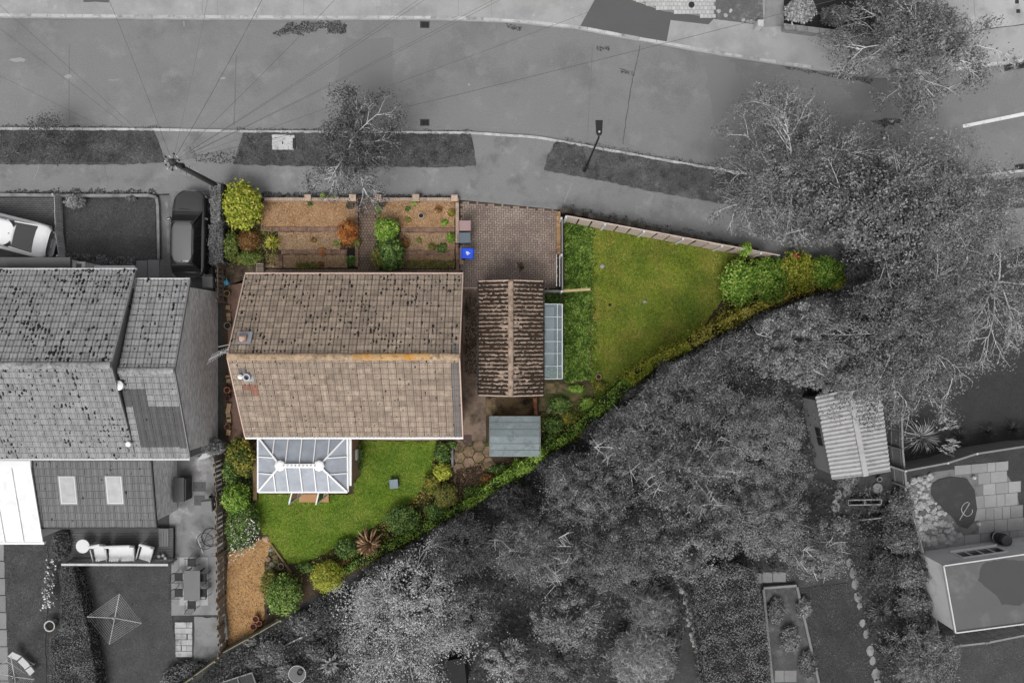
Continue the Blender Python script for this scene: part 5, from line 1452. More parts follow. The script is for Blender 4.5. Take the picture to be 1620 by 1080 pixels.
# open doors
for hx, hy, ex_, ey in ((473, 779, 458, 798), (514, 779, 501, 797)):
    a, b_ = U(hx, hy, 1.1), U(ex_, ey, 2.0); dr = MB()
    a = Vector((a.x, SW.y + .02, 0)); b_ = Vector((b_.x, b_.y, 0)); d = (b_ - a).normalized(); b_ = a + d * .75; an = math.atan2(d.y, d.x)
    for zz, hh in ((.19, .12), (2.1, .1), (.9, .08)): dr.box(((a + b_) / 2 + Vector((0, 0, zz))), (.75, .06, hh), an)
    for p in (a + d * .04, b_ - d * .04): dr.box(p + Vector((0, 0, 1.14)), (.08, .062, 2.02), an)
    do = dr.build('door', m_white, cv)
    MB().box((a + b_) / 2 + Vector((0, 0, 1.5)), (.6, .02, 1.1), an).build('pane', m_glass_d, do)
MB().pxprism([(473, 781), (520, 781), (520, 794), (473, 794)], .08, .22).build('doorstep', M('tan_doorstep', (176, 136, 98), fine=.15, island=.05), cv)
MB().pxprism([(550.5, 690.5), (556, 690.5), (556, 768), (550.5, 768)], 2.22, 2.35).build('side_gutter', m_white, cv)
MB().pxprism([(551, 692), (554.5, 692), (554.5, 766), (551, 766)], .1, 2.21).build('side_wall', m_brick_c, cv)
MB().pxprism([(556.3, 694), (559.5, 694), (559.5, 764), (556.3, 764)], .08, .7).build('brick_sill', M('red_sill_brick', (136, 66, 50), fine=.2), cv)
mb_ = MB().pxprism([(557, 711), (565, 711), (565, 728), (557, 728)], .9, 1.2).build('meter_box', m_white_d, cv, bevel=.01)
MB().lathe(U(557.5, 717, 1.2) + Vector((0, 0, .002)), [(.035, 0), (.02, .03)], 10).build('lock', m_dk, mb_)

# ------------------------------------------------------------------ garage
gr = thing('garage', 'detached garage with a mossy ribbed roof and pale ridge', 'garage', (0, .15, .08))
m_rib = M('buff_ribbed_sheet', (166, 148, 132), var=.10, scale=1.5, fine=.22, fscale=10, c2=(84, 66, 52), thr=.6, soft=.12, s2=2.2, c3=(178, 150, 138), thr3=.62, s3=3)
GX0, GX1, GN, GS, GR_, GE, GZ_ = -1.63, 1.52, 2.97, -2.66, -.06, 2.2, 2.85
MB().prism([(GX0 + .1, GS + .12), (GX1 - .1, GS + .12), (GX1 - .1, GN - .12), (GX0 + .1, GN - .12)], 0, GE - .03).build('wall', brickmat('garage_brick', (160, 128, 108), (170, 160, 150)), gr)
MB().box((GR_, GN - .1, 1.1), (2.3, .06, 2.0)).build('garage_door', m_white_d, gr)
for e in (GN - .12, GS + .32):
    MB().add([(x, y, z) for y in (e, e - .2) for x, z in ((GX0 + .12, GE - .03), (GX1 - .12, GE - .03), (GR_, GZ_ - .06))], [(0, 1, 2), (5, 4, 3), (0, 3, 4, 1), (1, 4, 5, 2), (2, 5, 3, 0)]).build('gable', m_verge_c, gr)
def ribbed(parent, e0, e1, r0, nsheets, pitch, mat, amp=.035, seg=8, name='roof_sheet', over=.04):
    """corrugated sheets from eave e0-e1 up to ridge r0-(r0+e1-e0)"""
    e0, e1, r0 = Vector(e0), Vector(e1), Vector(r0); d = e1 - e0; L = d.length; u = d / L; up = r0 - e0; n = u.cross(up).normalized()
    if n.z < 0: n = -n
    for k in range(nsheets):
        a, b = k * L / nsheets, (k + 1) * L / nsheets + (over if k < nsheets - 1 else 0); c = int(round((b - a) / pitch * seg))
        vs = []; lift = .006 * (k % 2)
        for i in range(c + 1):
            s = a + (b - a) * i / c; w = amp * max(-.4, math.cos(2 * math.pi * s / pitch))
            vs += [e0 + u * s + n * (w + lift), e0 + u * s + up + n * (w + lift)]
        MB().add(vs, [(2 * i, 2 * i + 2, 2 * i + 3, 2 * i + 1) for i in range(c)]).build(name, mat, parent)
for e in (GX0, GX1):
    ribbed(gr, (e, GS, GE), (e, GN, GE), (GR_, GS, GZ_), 5, .201, m_rib, .032)
# moss in the valleys, thicker towards the eaves
n = 6200
yy = GS + (np.floor(RNG.uniform(0, 28, n)) + .5) * .201 + RNG.normal(0, .036, n); sgn = RNG.random(n) < .5; f = RNG.beta(1.1, 1.9, n)
keep = (np.sin(yy * 2.1 + f * 3) + np.sin(yy * 5.3 - f * 7) * .6 + RNG.normal(0, .7, n)) > -.9
yy, sgn, f = yy[keep], sgn[keep], f[keep]; n = len(yy); ok = (yy > GS + .05) & (yy < GN - .05)
xe = np.where(sgn, GX0, GX1); X0 = xe + (GR_ - xe) * f; Zz = GE + (GZ_ - GE) * f - .012
P = np.stack([X0, yy, Zz], 1)[ok]; sl = np.stack([np.where(sgn, 1., -1.) * .925, np.zeros(n), np.full(n, .38)], 1)[ok]; yv = np.tile([0., 1., 0.], (len(P), 1)); nv = np.stack([-sl[:, 2] * np.sign(sl[:, 0]), np.zeros(len(P)), np.abs(sl[:, 0])], 1)
sc_ = RNG.uniform(.4, 1.7, len(P))
lumps('moss', P, sl, yv, nv, .085 * sc_, .052 * sc_, .04 * sc_, M('brown_valley_moss', (52, 40, 30), var=.3, fine=.3), gr)
ridge_tiles(gr, (GR_, GN, GZ_ + .05), (GR_, GS, GZ_ + .05), .13, M('pale_ridge_cap', (164, 144, 128), fine=.25, island=.12, c2=(90, 70, 54), thr=.6, s2=4), 14)
for e in (GN, GS):
    for x in (GX0, GX1): MB().beam((x, e, GE - .03), (GR_, e, GZ_ - .03), .05, .12).build('barge_board', m_verge_c, gr)
for x in (GX0 - .05, GX1 + .05): MB().beam((x, GS, GE - .08), (x, GN, GE - .08), .09, .07).build('gutter', m_dk, gr)

# lean-to greenhouse along the garage
gh = thing('greenhouse', 'narrow glass greenhouse leaning on the garage side', 'greenhouse', U(874, 540, .1))
m_gh = glassmat('greenhouse_glass', (150, 164, 170), .12, alpha=.5)
m_alu = M('aluminium_frame', (196, 204, 206), rough=.5, bump=0)
ga, gb = 1.62, 2.52; z0, z1 = 2.0, 1.75; y0, y1 = U(0, 481, 1.85).y, U(0, 599, 1.85).y
cuts = [0, .17, .34, .50, .66, .83, 1]
for i in range(6):
    ya, yb = y0 + (y1 - y0) * cuts[i], y0 + (y1 - y0) * cuts[i + 1]
    for j in range(2):
        xa, xb = ga + (gb - ga) * (j * .72), ga + (gb - ga) * (.72 if j == 0 else 1); za, zb = z0 + (z1 - z0) * (j * .72), z0 + (z1 - z0) * (.72 if j == 0 else 1)
        MB().add([(xa, ya - .01, za), (xb, ya - .01, zb), (xb, yb + .01, zb), (xa, yb + .01, za)], [(0, 1, 2, 3)]).build('roof_pane', m_gh, gh)
    MB().beam((ga, ya, z0 + .02), (gb, ya, z1 + .02), .03, .03).build('glazing_bar', m_alu, gh)
    MB().bbox(gb - .01, ya - .03, .15, gb + .0, yb + .03, z1 - .03).build('side_pane', m_gh, gh)
    MB().box((gb, ya, .95), (.03, .03, 1.6)).build('post', m_alu, gh)
MB().beam((ga, y1, z0 + .02), (gb, y1, z1 + .02), .04, .04).build('glazing_bar', m_alu, gh)
MB().beam((gb, y0, z1), (gb, y1, z1), .05, .06).build('eave_rail', m_alu, gh)
MB().beam((ga + .65, y0, z0 - .16), (ga + .65, y1, z0 - .16), .03, .03).build('purlin', m_alu, gh)
MB().bbox(ga + .1, y1 + .1, .1, ga + .55, y0 - .1, .7).build('staging', M('staging_grey', (150, 160, 162), fine=.2), gh)
MB().bbox(ga, y0 - .0, .1, gb, y0 - .03, z1 - .05).build('end_panel', m_gh, gh)

# shed with grey felt roof
sh = thing('garden_shed', 'small shed with a smooth grey felt roof behind the garage', 'shed', U(815, 690, .1))
m_felt = M('grey_green_felt', (124, 134, 136), var=.10, scale=.9, fine=.16, fscale=20, rough=.85, c2=(150, 158, 160), thr=.6, s2=.9, c3=(96, 104, 100), thr3=.62, s3=2.5)
q = [U(775, 658, 2.0), U(854, 658, 2.0), U(853, 722, 2.0), U(775, 722, 2.0)]; r0, r1 = U(775, 690.5, 2.32), U(854, 690.5, 2.32)
for A, B, C_, D in ((q[0], q[1], r1, r0), (q[3], q[2], r1, r0)):
    pts = [A, B, C_, D]; MB().add([p + Vector((0, 0, k)) for k in (0, -.04) for p in pts], [(0, 1, 2, 3), (7, 6, 5, 4)] + [(i, (i + 1) % 4, 4 + (i + 1) % 4, 4 + i) for i in range(4)]).build('roof_felt', m_felt, sh)
MB().prism([(q[0].x + .12, q[0].y - .12), (q[1].x - .12, q[1].y - .12), (q[2].x - .12, q[2].y + .12), (q[3].x + .12, q[3].y + .12)], .08, 1.97).build('wall', M('shed_timber', (104, 84, 66), island=.1, fine=.2), sh)
for p, s_ in ((q[0], -1), (q[1], 1)):
    MB().beam((p.x + s_ * .015, q[0].y, 1.98), (p.x + s_ * .015, r0.y, 2.30), .03, .1).build('barge_board', m_slat_g, sh)
    MB().beam((p.x + s_ * .015, r0.y, 2.30), (p.x + s_ * .015, q[3].y, 1.98), .03, .1).build('barge_board', m_slat_g, sh)
for f_ in (.33, .66):
    a_, b_ = q[0].lerp(q[3], 0), q[1]
    for A_, B_, C_, D_ in ((q[0], q[1], r1, r0), (q[3], q[2], r1, r0)): MB().beam(A_.lerp(D_, f_) + Vector((0, 0, .004)), B_.lerp(C_, f_) + Vector((0, 0, .004)), .05, .012).build('felt_lap', M('felt_lap', (108, 118, 120), fine=.2), sh)
MB().box((q[0].x + .12 - .02, r0.y, .95), (.04, .8, 1.7)).build('door', M('shed_door', (120, 98, 78), fine=.2), sh)

# side passage, yard behind the garage, mats
m_path_c = M('mossy_passage_concrete', (130, 112, 98), var=.12, scale=.8, fine=.14, c2=(58, 46, 36), thr=.56, soft=.08, s2=.75, c3=(104, 88, 74), thr3=.6, s3=2)
sheet('side_passage', [(730, 454), (760, 454), (760, 600), (768, 600), (769, 697), (728, 697)], .1, m_path_c)
strip('passage_step', [(731, 455.5), (760, 455.5)], 2.5, .13, m_verge_c)
m_yard = M('mossy_yard_concrete', (136, 118, 88), var=.12, scale=1, fine=.16, c2=(46, 38, 28), thr=.52, soft=.08, s2=1.1)
sheet('back_yard', [(769, 626), (850, 626), (850, 657), (769, 657)], .1, m_yard)
brick_wall('yard_wall', 'short red brick wall end between the garage and the shed', (846, 629), (848, 656), .16, .5, M('red_yard_brick', (156, 100, 76), island=.2, fine=.2))
tag(MB().pxprism([(727, 688), (746, 688), (747, 705), (728, 705)], .098, .125).build('door_mat', M('maroon_mat', (84, 66, 62), fine=.15)), 'dark maroon square mat at the corner of the bungalow', 'mat')
m_terr = M('rear_terrace_concrete', (150, 128, 116), var=.1, fine=.15, c2=(112, 92, 80), thr=.6, s2=2)
sheet('rear_path', [(560, 683), (730, 683), (730, 697), (560, 696)], .1, m_terr)
# hexagonal paving
m_hex = M('pinkish_hex_paver', (146, 120, 102), var=.15, scale=2, fine=.25, island=.16, c2=(66, 56, 38), thr=.55, s2=1.6)
hxr = bpy.data.objects.new('hexagonal_paving', None); link(hxr); hxr['kind'] = 'structure'; WO[hxr] = Vector((0, 0, 0))
hr = .315
me = meshdata(MB().prism([(hr * math.cos(a * math.pi / 3), hr * math.sin(a * math.pi / 3)) for a in range(6)], -.05, .02), 'hexagonal_paver', m_hex)
for i in range(5):
    for j in range(8):
        x = 726 + i * 15.6; y = 705 + j * 18.0 + (9.0 if i % 2 else 0)
        inside = bool(inpoly(np.array([x]), np.array([y]), [(718, 696), (776, 696), (776, 726), (770, 762), (742, 800), (722, 800)])[0])
        if inside and random.random() > .08:
            inst('hexagonal_paver', me, hxr, U(x, y, .1) + Vector((0, 0, .004 + random.uniform(-.006, .008))), (random.uniform(-.02, .02), random.uniform(-.02, .02), random.uniform(-.05, .05)))
sheet('paving_bed', [(716, 696), (777, 696), (777, 726), (772, 762), (744, 806), (718, 806)], .09, M('dark_paving_bed', (58, 52, 34), fine=.35, c2=(66, 78, 34), thr=.56, s2=2), .05)

# lawns
m_lawn = M('olive_lawn', (108, 122, 30), var=.16, scale=.5, fine=.4, fscale=7, bump=.7, c2=(124, 112, 50), thr=.56, soft=.12, s2=.6, c3=(76, 104, 30), thr3=.58, s3=.4, soft3=.18)
m_lawn_b = M('green_lawn', (100, 126, 28), var=.14, scale=.6, fine=.36, fscale=7, bump=.7, c2=(72, 106, 22), thr=.56, soft=.15, s2=.7, c3=(122, 132, 52), thr3=.62, s3=.6, soft3=.15)
m_strip_l = M('bright_rough_grass', (72, 98, 30), var=.3, scale=1.2, fine=.25, fscale=12, bump=.8)
m_blade = leafmat('lawn_blades', [(58, 80, 8), (98, 120, 22), (130, 138, 40), (164, 158, 76)], clump=.4, cscale=.8)
m_blade_b = leafmat('rear_lawn_blades', [(60, 92, 8), (98, 130, 20), (128, 150, 40), (160, 166, 80)], clump=.35, cscale=.7)
m_blade_s = leafmat('rough_grass_blades', [(46, 66, 14), (78, 110, 28), (112, 146, 48), (150, 170, 86)], clump=.5, cscale=2.4)
east = [(935, 352), (1000, 365), (1100, 386), (1180, 405), (1150, 440), (1145, 470), (1110, 520), (1060, 556), (1010, 588), (965, 628), (942, 636), (935, 600), (933, 500)]
rear = [(560, 697), (690, 698), (690, 715), (684, 740), (672, 768), (650, 795), (625, 812), (600, 828), (560, 850), (512, 877), (475, 892), (455, 890), (428, 856), (410, 838), (404, 800), (406, 781), (560, 782)]
strp = [(893, 352), (936, 360), (935, 500), (934, 600), (892, 606), (892, 480), (893, 465)]
for nm, poly, mt, mb2, n, L, lb in (('east_lawn', east, m_lawn, m_blade, 38000, .085, 'short olive grass of the large right lawn'), ('rear_lawn', rear, m_lawn_b, m_blade_b, 26000, .085, 'fresh green grass of the lawn behind the conservatory'),
                                 ('grass_strip', strp, m_strip_l, m_blade_s, 12000, .13, 'longer bright grass strip between the greenhouse and the right lawn')):
    sheet(nm, ragged(poly, 2.0, 5), .105, mt)
    tag(scatter('grass', poly, n, .106, L, .03 if L < .1 else .035, mb2, up=.55, zj=.22 if L > .1 else .02), lb, 'grass', kind='stuff')
m_edge = M('rusty_timber_edging', (112, 84, 58), fine=.25, c2=(60, 48, 34), thr=.55, s2=3)
tag(MB().beam(U(933.5, 494, .12), U(934.5, 590, .12), .1, .1).build('lawn_edging', m_edge), 'rusty timber edging between the strip and the right lawn', 'edging')
t = thing('lawn_stool', 'small grey square stool standing on the rear lawn', 'stool', U(623, 766, .1))
p = U(623, 765, .45)
MB().box((p.x, p.y, .43), (.46, .48, .09), .1).build('seat', M('grey_stool', (124, 138, 148), rough=.6, fine=.06), t, bevel=.03)
MB().box((p.x, p.y, .25), (.40, .42, .28), .1).build('skirt', M('dark_stool_side', (66, 72, 76)), t)
for sx in (-1, 1):
    for sy in (-1, 1): MB().box((p.x + sx * .17, p.y + sy * .17, .12), (.05, .05, .06), .1).build('foot', m_black, t)
m_rock = M('pale_grey_rock', (150, 148, 150), var=.15, fine=.2)
for x, y, r, mt, lb in ((953, 421, .13, m_rock, 'pale oval stone on the right lawn'), (965, 482, .09, M('dark_clod', (40, 30, 22)), 'dark clod lying on the right lawn'), (1020, 477, .1, m_rock, 'small white speckled stone on the right lawn')):
    b = MB(); rock(b, U(x, y, .11), r, .6); tag(b.build('lawn_stone', mt), lb, 'stone')
# boundary on the street side of the right lawn
m_panel = M('pale_weathered_panel', (188, 172, 160), var=.08, scale=2, fine=.12, island=.08)
fp = thing('panel_fence', 'pale panel fence along the street side of the right lawn', 'fence', U(1050, 380, .1))
A, B = U(892, 351, .1), U(1216, 411, .1)
d = (B - A); L = d.length; u = d / L; an = math.atan2(d.y, d.x); npan = 5.5
me = meshdata(MB().box((0, 0, .72), (.585, .03, 1.44)), 'panel_board', m_panel); pitch = L / (npan * 3)
mp = meshdata(MB().box((0, 0, .8), (.10, .12, 1.6)), 'post', m_white_d)
for i in range(int(npan * 3)):
    p = A + u * ((i + .5) * pitch); inst('panel_board', me, fp, p + Vector((0, 0, .03 + random.uniform(-.01, .01))), (random.uniform(-.02, .02), 0, an))
    if i % 3 == 0: inst('post', mp, fp, A + u * (i * pitch) + Vector((0, -.03, 0)), (0, 0, an))
MB().beam(A + Vector((0, .04, 1.52)), B + Vector((0, .04, 1.52)), .06, .04).build('capping', m_panel, fp)
brick_wall('street_wall', 'dark mossy low wall behind the pale panel fence', (888, 331.5), (1200, 396), .22, .5, M('mossy_dark_brick', (92, 86, 80), island=.25, fine=.3, c2=(40, 38, 34), thr=.5, s2=3))
# fence on the left side of the right lawn, edge-on, and gate to the garage side
ft = thing('trellis_fence', 'thin dark fence seen edge-on between driveway and grass strip', 'fence', U(890, 405, .1))
a, b_ = U(888.5, 348, .9), U(889, 462, .9)
MB().beam((a.x, a.y, 1.25), (b_.x, b_.y, 1.25), .06, .05).build('top_rail', m_slat_g, ft)
for i in range(20):
    p = a.lerp(b_, (i + .5) / 20); MB().box((p.x, p.y, .68), (.025, .12, 1.15)).build('slat', M('dark_slat', (84, 82, 76), island=.2), ft)
for f in (0, .5, 1):
    p = a.lerp(b_, f); MB().box((p.x - .05, p.y, .75), (.09, .09, 1.4)).build('post', m_white_d, ft)
t = thing('handrail', 'narrow double handrail beside the lower driveway', 'handrail', U(884, 430, .1))
for x in (880.5, 885.5): MB().beam(U(x, 403, .8), U(x, 453, .8), .035, .04).build('rail', m_white_d, t)
for y in (404, 428, 452):
    p = U(883, y, .8); MB().box((p.x, p.y, .45), (.04, .04, .7)).build('post', m_dk, t)
t = thing('side_gate', 'low grey gate closing the gap beside the garage', 'gate', U(873, 459, .1))
a, b_ = U(860, 461, .9), U(888, 461, .9)
for z in (.3, .95): MB().beam((a.x, a.y, z), (b_.x, b_.y, z), .05, .09).build('rail', m_slat_g, t)
for i in range(7):
    p = a.lerp(b_, (i + .5) / 7); MB().box((p.x, p.y + .04, .6), (.11, .025, .95)).build('board', m_slat_g, t)
tag(MB().beam(U(889, 460.5, 1.0), U(934, 457.5, 1.0), .13, .05).build('timber_rail', M('tan_timber', (176, 158, 118), fine=.2)), 'tan timber rail reaching over the grass strip', 'rail')
p = U(932, 457.6, .9); MB().box((p.x, p.y, .5), (.08, .08, .9)).build('post', M('tan_timber', 150), bpy.data.objects['timber_rail'])
bpy.data.objects['post'] if False else None
# rear border edgings, pots, rocks
m_sleeper = M('timber_sleeper', (124, 102, 74), var=.15, fine=.22, island=.1)
tag(MB().beam(U(403.5, 699, .2), U(404.5, 790, .2), .2, .2).build('timber_edging', m_sleeper), 'long timber edging beside the conservatory bed', 'edging')
tag(MB().beam(U(381, 699.5, .2), U(402, 699.5, .2), .18, .2).build('timber_edging', m_sleeper), 'short timber edging at the top of the conservatory bed', 'edging')
tag(MB().beam(U(429, 860, .15), U(461, 905, .15), .1, .12).build('timber_edging', m_sleeper), 'slanting timber edging between rear lawn and rockery', 'edging')
tag(MB().beam(U(715, 700, .2), U(716, 738, .2), .12, .2).build('timber_edging', m_slat_g), 'grey timber edging beside the hexagonal paving', 'edging')
for x, y, r, h, mt, lb in ((404, 979, .18, .32, m_terra, 'terracotta pot, topmost of the three at the fence corner'), (400.5, 991, .18, .32, m_terra, 'terracotta pot, lowest of the three at the fence corner'), (410, 986, .14, .25, m_terra, 'small terracotta pot squeezed right of the other two'),
                           (444, 895.5, .16, .25, M('greyish_pot', (140, 128, 116)), 'greyish pot among the rockery stones by the lawn'), (427, 967, .2, .3, M('black_pot', (34, 32, 32), bump=0), 'black pot beside the dark round shrub'),
                           (359.5, 515, .19, .3, M('grey_glaze', (130, 122, 112)), 'grey ring pot in the narrow side passage by the left gable'), (359, 617, .17, .3, m_terra, 'terracotta pot in the narrow side passage'), (359.5, 629, .16, .28, M('dark_clay', (96, 66, 54)), 'dark clay pot just below the terracotta one in the passage'),
                           (359.5, 675, .16, .28, M('rusty_clay', (120, 84, 62)), 'rusty clay pot at the lower end of the passage'), (947, 596, .15, .2, M('tan_pot', (176, 140, 108)), 'tan pot at the foot of the right lawn')):
    pot(lb, x, y, r, h, mt)
for i, (x, y, r, c) in enumerate(((429, 869, .14, (140, 146, 150)), (424, 884, .15, (150, 128, 112)), (431, 892, .16, (168, 156, 142)), (426, 898, .18, (150, 138, 120)), (436, 881, .14, (138, 114, 100)), (421, 852, .2, (180, 152, 122)), (437, 888, .1, (150, 150, 150)))):
    b = MB(); rock(b, U(x, y, .1), r, .7)
    tag(b.build('rockery_stone', M('rockery_%d' % i, c, var=.2, fine=.2)), ('bluish stone at the top of the rockery', 'brownish stone left in the rockery', 'pale stone in the middle of the rockery', 'large tan stone low in the rockery', 'reddish stone right in the rockery', 'big sandy stone where gravel meets lawn', 'small grey stone by the rockery pot')[i], 'stone', 'rockery stones')
# side passage by the left gable
m_pass = M('reddish_passage', (124, 98, 86), var=.15, fine=.2, c2=(84, 66, 54), thr=.55, s2=1.2)
sheet('gable_passage', [(360, 452), (392, 440), (392, 480), (380, 560), (392, 690), (400, 697), (362, 697)], .1, m_pass)
sheet('side_yard', [(357, 420), (416, 420), (416, 446), (392, 446), (357, 452)], .1, M('broken_slate', (92, 78, 62), var=.3, fine=.3, fscale=8, c2=(50, 42, 34), thr=.5, s2=3))
t = thing('stepping_blocks', 'row of pale blocks and slabs along the slatted passage edge', 'blocks', U(361, 590, .1))
for i, y in enumerate((486, 498, 505, 596, 601, 642, 650, 658, 664, 672, 684)):
    p = U(361 + (i % 3) * .8, y, .2); MB().box((p.x, p.y, .17), (.22, .28 if y > 600 else .2, .14), random.uniform(-.2, .2)).build('block', M('passage_block', (150, 128, 100), island=.25, fine=.2, var=.2), t)
t = thing('blue_watering_can', 'light blue plastic watering can by the short slatted fence', 'watering can', U(358, 447, .1))
p = U(358, 447, .3)
MB().lathe((p.x, p.y, .1), [(.12, 0), (.14, .12), (.13, .26), (.08, .3)], 14).build('can_body', M('sky_blue_plastic', (84, 160, 186), rough=.5, bump=0), t)
MB().tube([(p.x, p.y, .2), (p.x + .05, p.y + .22, .42)], .025, 6).build('spout', M('sky_blue_plastic', 0), t)
MB().tube([(p.x - .02, p.y - .1, .28), (p.x - .02, p.y - .2, .44), (p.x, p.y, .48), (p.x, p.y + .05, .38)], .014, 6).build('handle', M('sky_blue_plastic', 0), t)
pot('straw coloured pot below the blue watering can', 358.5, 464, .17, .22, M('straw_pot', (158, 130, 84), fine=.2))
t = thing('slat_bench', 'small grey slatted bench at the upper left corner of the bungalow', 'bench', U(410, 424, .1))
for i in range(5):
    a = U(405, 417.5 + i * 3.4, .5); b_ = U(417, 417.5 + i * 3.4, .5); MB().beam(a, b_, .07, .03).build('slat', m_slat_b, t)
for x in (406.5, 415.5):
    p = U(x, 424, .4); MB().box((p.x, p.y, .28), (.05, .4, .36)).build('leg', m_slat_b, t)
# pale fence at the lower tip of the plot
m_tip = M('grey_green_board', (132, 128, 108), var=.12, fine=.15, island=.12)
fence('weathered low board fence at the lower tip of the gravel path', [(356, 1026), (402, 1001), (452, 972)], .75, .55, .58, m_tip, thick=.03)
tag(MB().beam(U(355, 970, .35), U(359, 1010, .35), .14, .1).build('timber_plank', m_slat_g), 'grey plank leaning along the fence by the gravel path', 'plank')
# ------------------------------------------------------------------ neighbours on the right (seen in grey)
m_corr = M('pale_corrugated_sheet', 176, var=.06, scale=1, fine=.10, fscale=14, c2=128, thr=.64, s2=2.5)
m_wood_g = M('grey_timber_wall', 150, var=.1, fine=.15, island=.1)
wsh = thing('workshop_shed', 'pale corrugated roof shed half under the big trees on the right', 'shed', U(1350, 690, .1))
la, lb_ = U(1290, 627, 2.0), U(1316, 758, 2.0); ra, rb = U(1392, 606, 2.0), U(1409, 745, 2.0); ta, tb = U(1343, 615, 2.38), U(1369, 752, 2.38)
def ribbed2(parent, e0, e1, r0, r1, nsheets, pitch, mat, amp=.03, seg=8):
    e0, e1, r0, r1 = map(Vector, (e0, e1, r0, r1)); L = (e1 - e0).length
    for k in range(nsheets):
        a, b = k / nsheets, (k + 1) / nsheets; c = int(round((b - a) * L / pitch * seg)); vs = []
        for i in range(c + 1):
            f = a + (b - a) * i / c; w = amp * math.cos(2 * math.pi * f * L / pitch) + .004 * (k % 2)
            vs += [e0.lerp(e1, f) + Vector((0, 0, w)), r0.lerp(r1, f) + Vector((0, 0, w))]
        MB().add(vs, [(2 * i, 2 * i + 2, 2 * i + 3, 2 * i + 1) for i in range(c)]).build('roof_sheet', mat, parent)
ribbed2(wsh, la, lb_, ta, tb, 4, .21, m_corr); ribbed2(wsh, ra, rb, ta, tb, 4, .21, m_corr)
for i in range(6):
    a, b_ = ta.lerp(tb, i / 6), ta.lerp(tb, (i + 1) / 6 + .004); MB().beam(a + Vector((0, 0, .05 + .004 * (i % 2))), b_ + Vector((0, 0, .05 + .004 * (i % 2))), .26, .05).build('ridge_cap', m_corr, wsh)
w = [la.lerp(lb_, .03), la.lerp(lb_, .97), rb.lerp(ra, .03), rb.lerp(ra, .97)]; ce = sum(w, Vector()) / 4
w = [(ce + (p - ce) * .95) for p in w]
MB().prism([(p.x, p.y) for p in w], .05, 1.93).build('wall', m_wood_g, wsh)
for f in (.45, .58):
    p = Vector((w[0].x, w[0].y, 1.3)).lerp(Vector((w[1].x, w[1].y, 1.3)), f); MB().box((p.x - .02, p.y, 1.35), (.04, .4, .5), .19).build('window', m_glass_d, wsh)
m_fpan = M('smooth_grey_board', 132, var=.08, fine=.1, island=.06)
fence('grey board fence on the right side of the pale corrugated shed', [(1405, 660), (1406, 705), (1412, 762)], 1.25, .155, .16, m_fpan, cap=True)
fence('grey board fence above the stone pond patio on the right', [(1406, 736), (1470, 724), (1514, 710), (1592, 698), (1680, 694)], 1.5, .155, .16, m_fpan, cap=True, postmat=m_conc)
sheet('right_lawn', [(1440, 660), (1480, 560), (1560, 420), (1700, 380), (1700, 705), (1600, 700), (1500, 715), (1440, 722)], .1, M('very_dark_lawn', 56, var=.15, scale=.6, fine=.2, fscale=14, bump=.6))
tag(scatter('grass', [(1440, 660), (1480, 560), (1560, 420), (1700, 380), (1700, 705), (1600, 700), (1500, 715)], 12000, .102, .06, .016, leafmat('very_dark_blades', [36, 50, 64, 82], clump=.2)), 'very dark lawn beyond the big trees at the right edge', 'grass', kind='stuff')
# pond patio
pp = bpy.data.objects.new('pond_patio', None); link(pp); pp['kind'] = 'structure'; WO[pp] = Vector((0, 0, 0))
m_slab_r = M('pale_patio_slab', 150, var=.1, scale=1.5, fine=.12, island=.14)
poly = [(1478, 746), (1580, 733), (1605, 768), (1621, 830), (1622, 880), (1438, 880), (1440, 760)]
rows = [735, 750, 768, 786, 806, 826, 846, 864, 882]
for r in range(len(rows) - 1):
    x = 1440.0 + random.uniform(-6, 0)
    while x < 1622:
        wd = random.choice((13, 20, 20, 26)); cx, cy = x + wd / 2, (rows[r] + rows[r + 1]) / 2
        if inpoly(np.array([cx]), np.array([cy]), poly)[0] and not (1446 < cx < 1544 and 752 < cy < 842 and cx + cy < 2380):
            k = -.09
            def sk(px_, py_): return (px_, py_ + (px_ - 1530) * k)
            MB().pxprism([sk(x, rows[r]), sk(x + wd - .7, rows[r]), sk(x + wd - .7, rows[r + 1] - .7), sk(x, rows[r + 1] - .7)], .05, .11 + random.uniform(-.004, .006), .11).build('paving_slab', m_slab_r, pp)
        x += wd
sheet('patio_bed', poly, .088, M('grey_mortar_bed', 118, fine=.25, c2=86, thr=.6, s2=2))
pond = [(1474, 766), (1486, 758), (1505, 754), (1530, 757), (1542, 775), (1546, 805), (1541, 826), (1530, 836), (1518, 832), (1504, 815), (1484, 798), (1473, 782)]
m_net = M('dark_netted_pond', 50, var=.1, fine=.12, fscale=40, rough=.35, spec=.4, c2=66, thr=.62, s2=2.5, bump=.15)
tag(MB().pxprism(pond, .1, .13).build('pond', m_net), 'dark netted garden pond in the right patio', 'pond')
tag(MB().tube([U(1530 + 8 * math.cos(a * .4) * (1 + .15 * math.sin(a)), 805 + 11 * math.sin(a * .4), .15) for a in range(14)] + [U(1518, 822, .15)], .018, 6).build('garden_hose', m_conc), 'pale looped hose floating on the dark pond', 'hose')
for x, y in ((1541, 755), (1548, 828)):
    tag(MB().lathe(U(x, y, .2), [(.1, -.08), (.1, .05), (.05, .12)], 10).build('garden_light', m_conc), 'small pale pond light at the %s edge of the pond' % ('upper right' if y < 800 else 'lower right'), 'garden light')
MB_r = thing('rockery', 'jumble of pale rocks banked up left of the netted pond', 'rockery', U(1462, 800, .1))
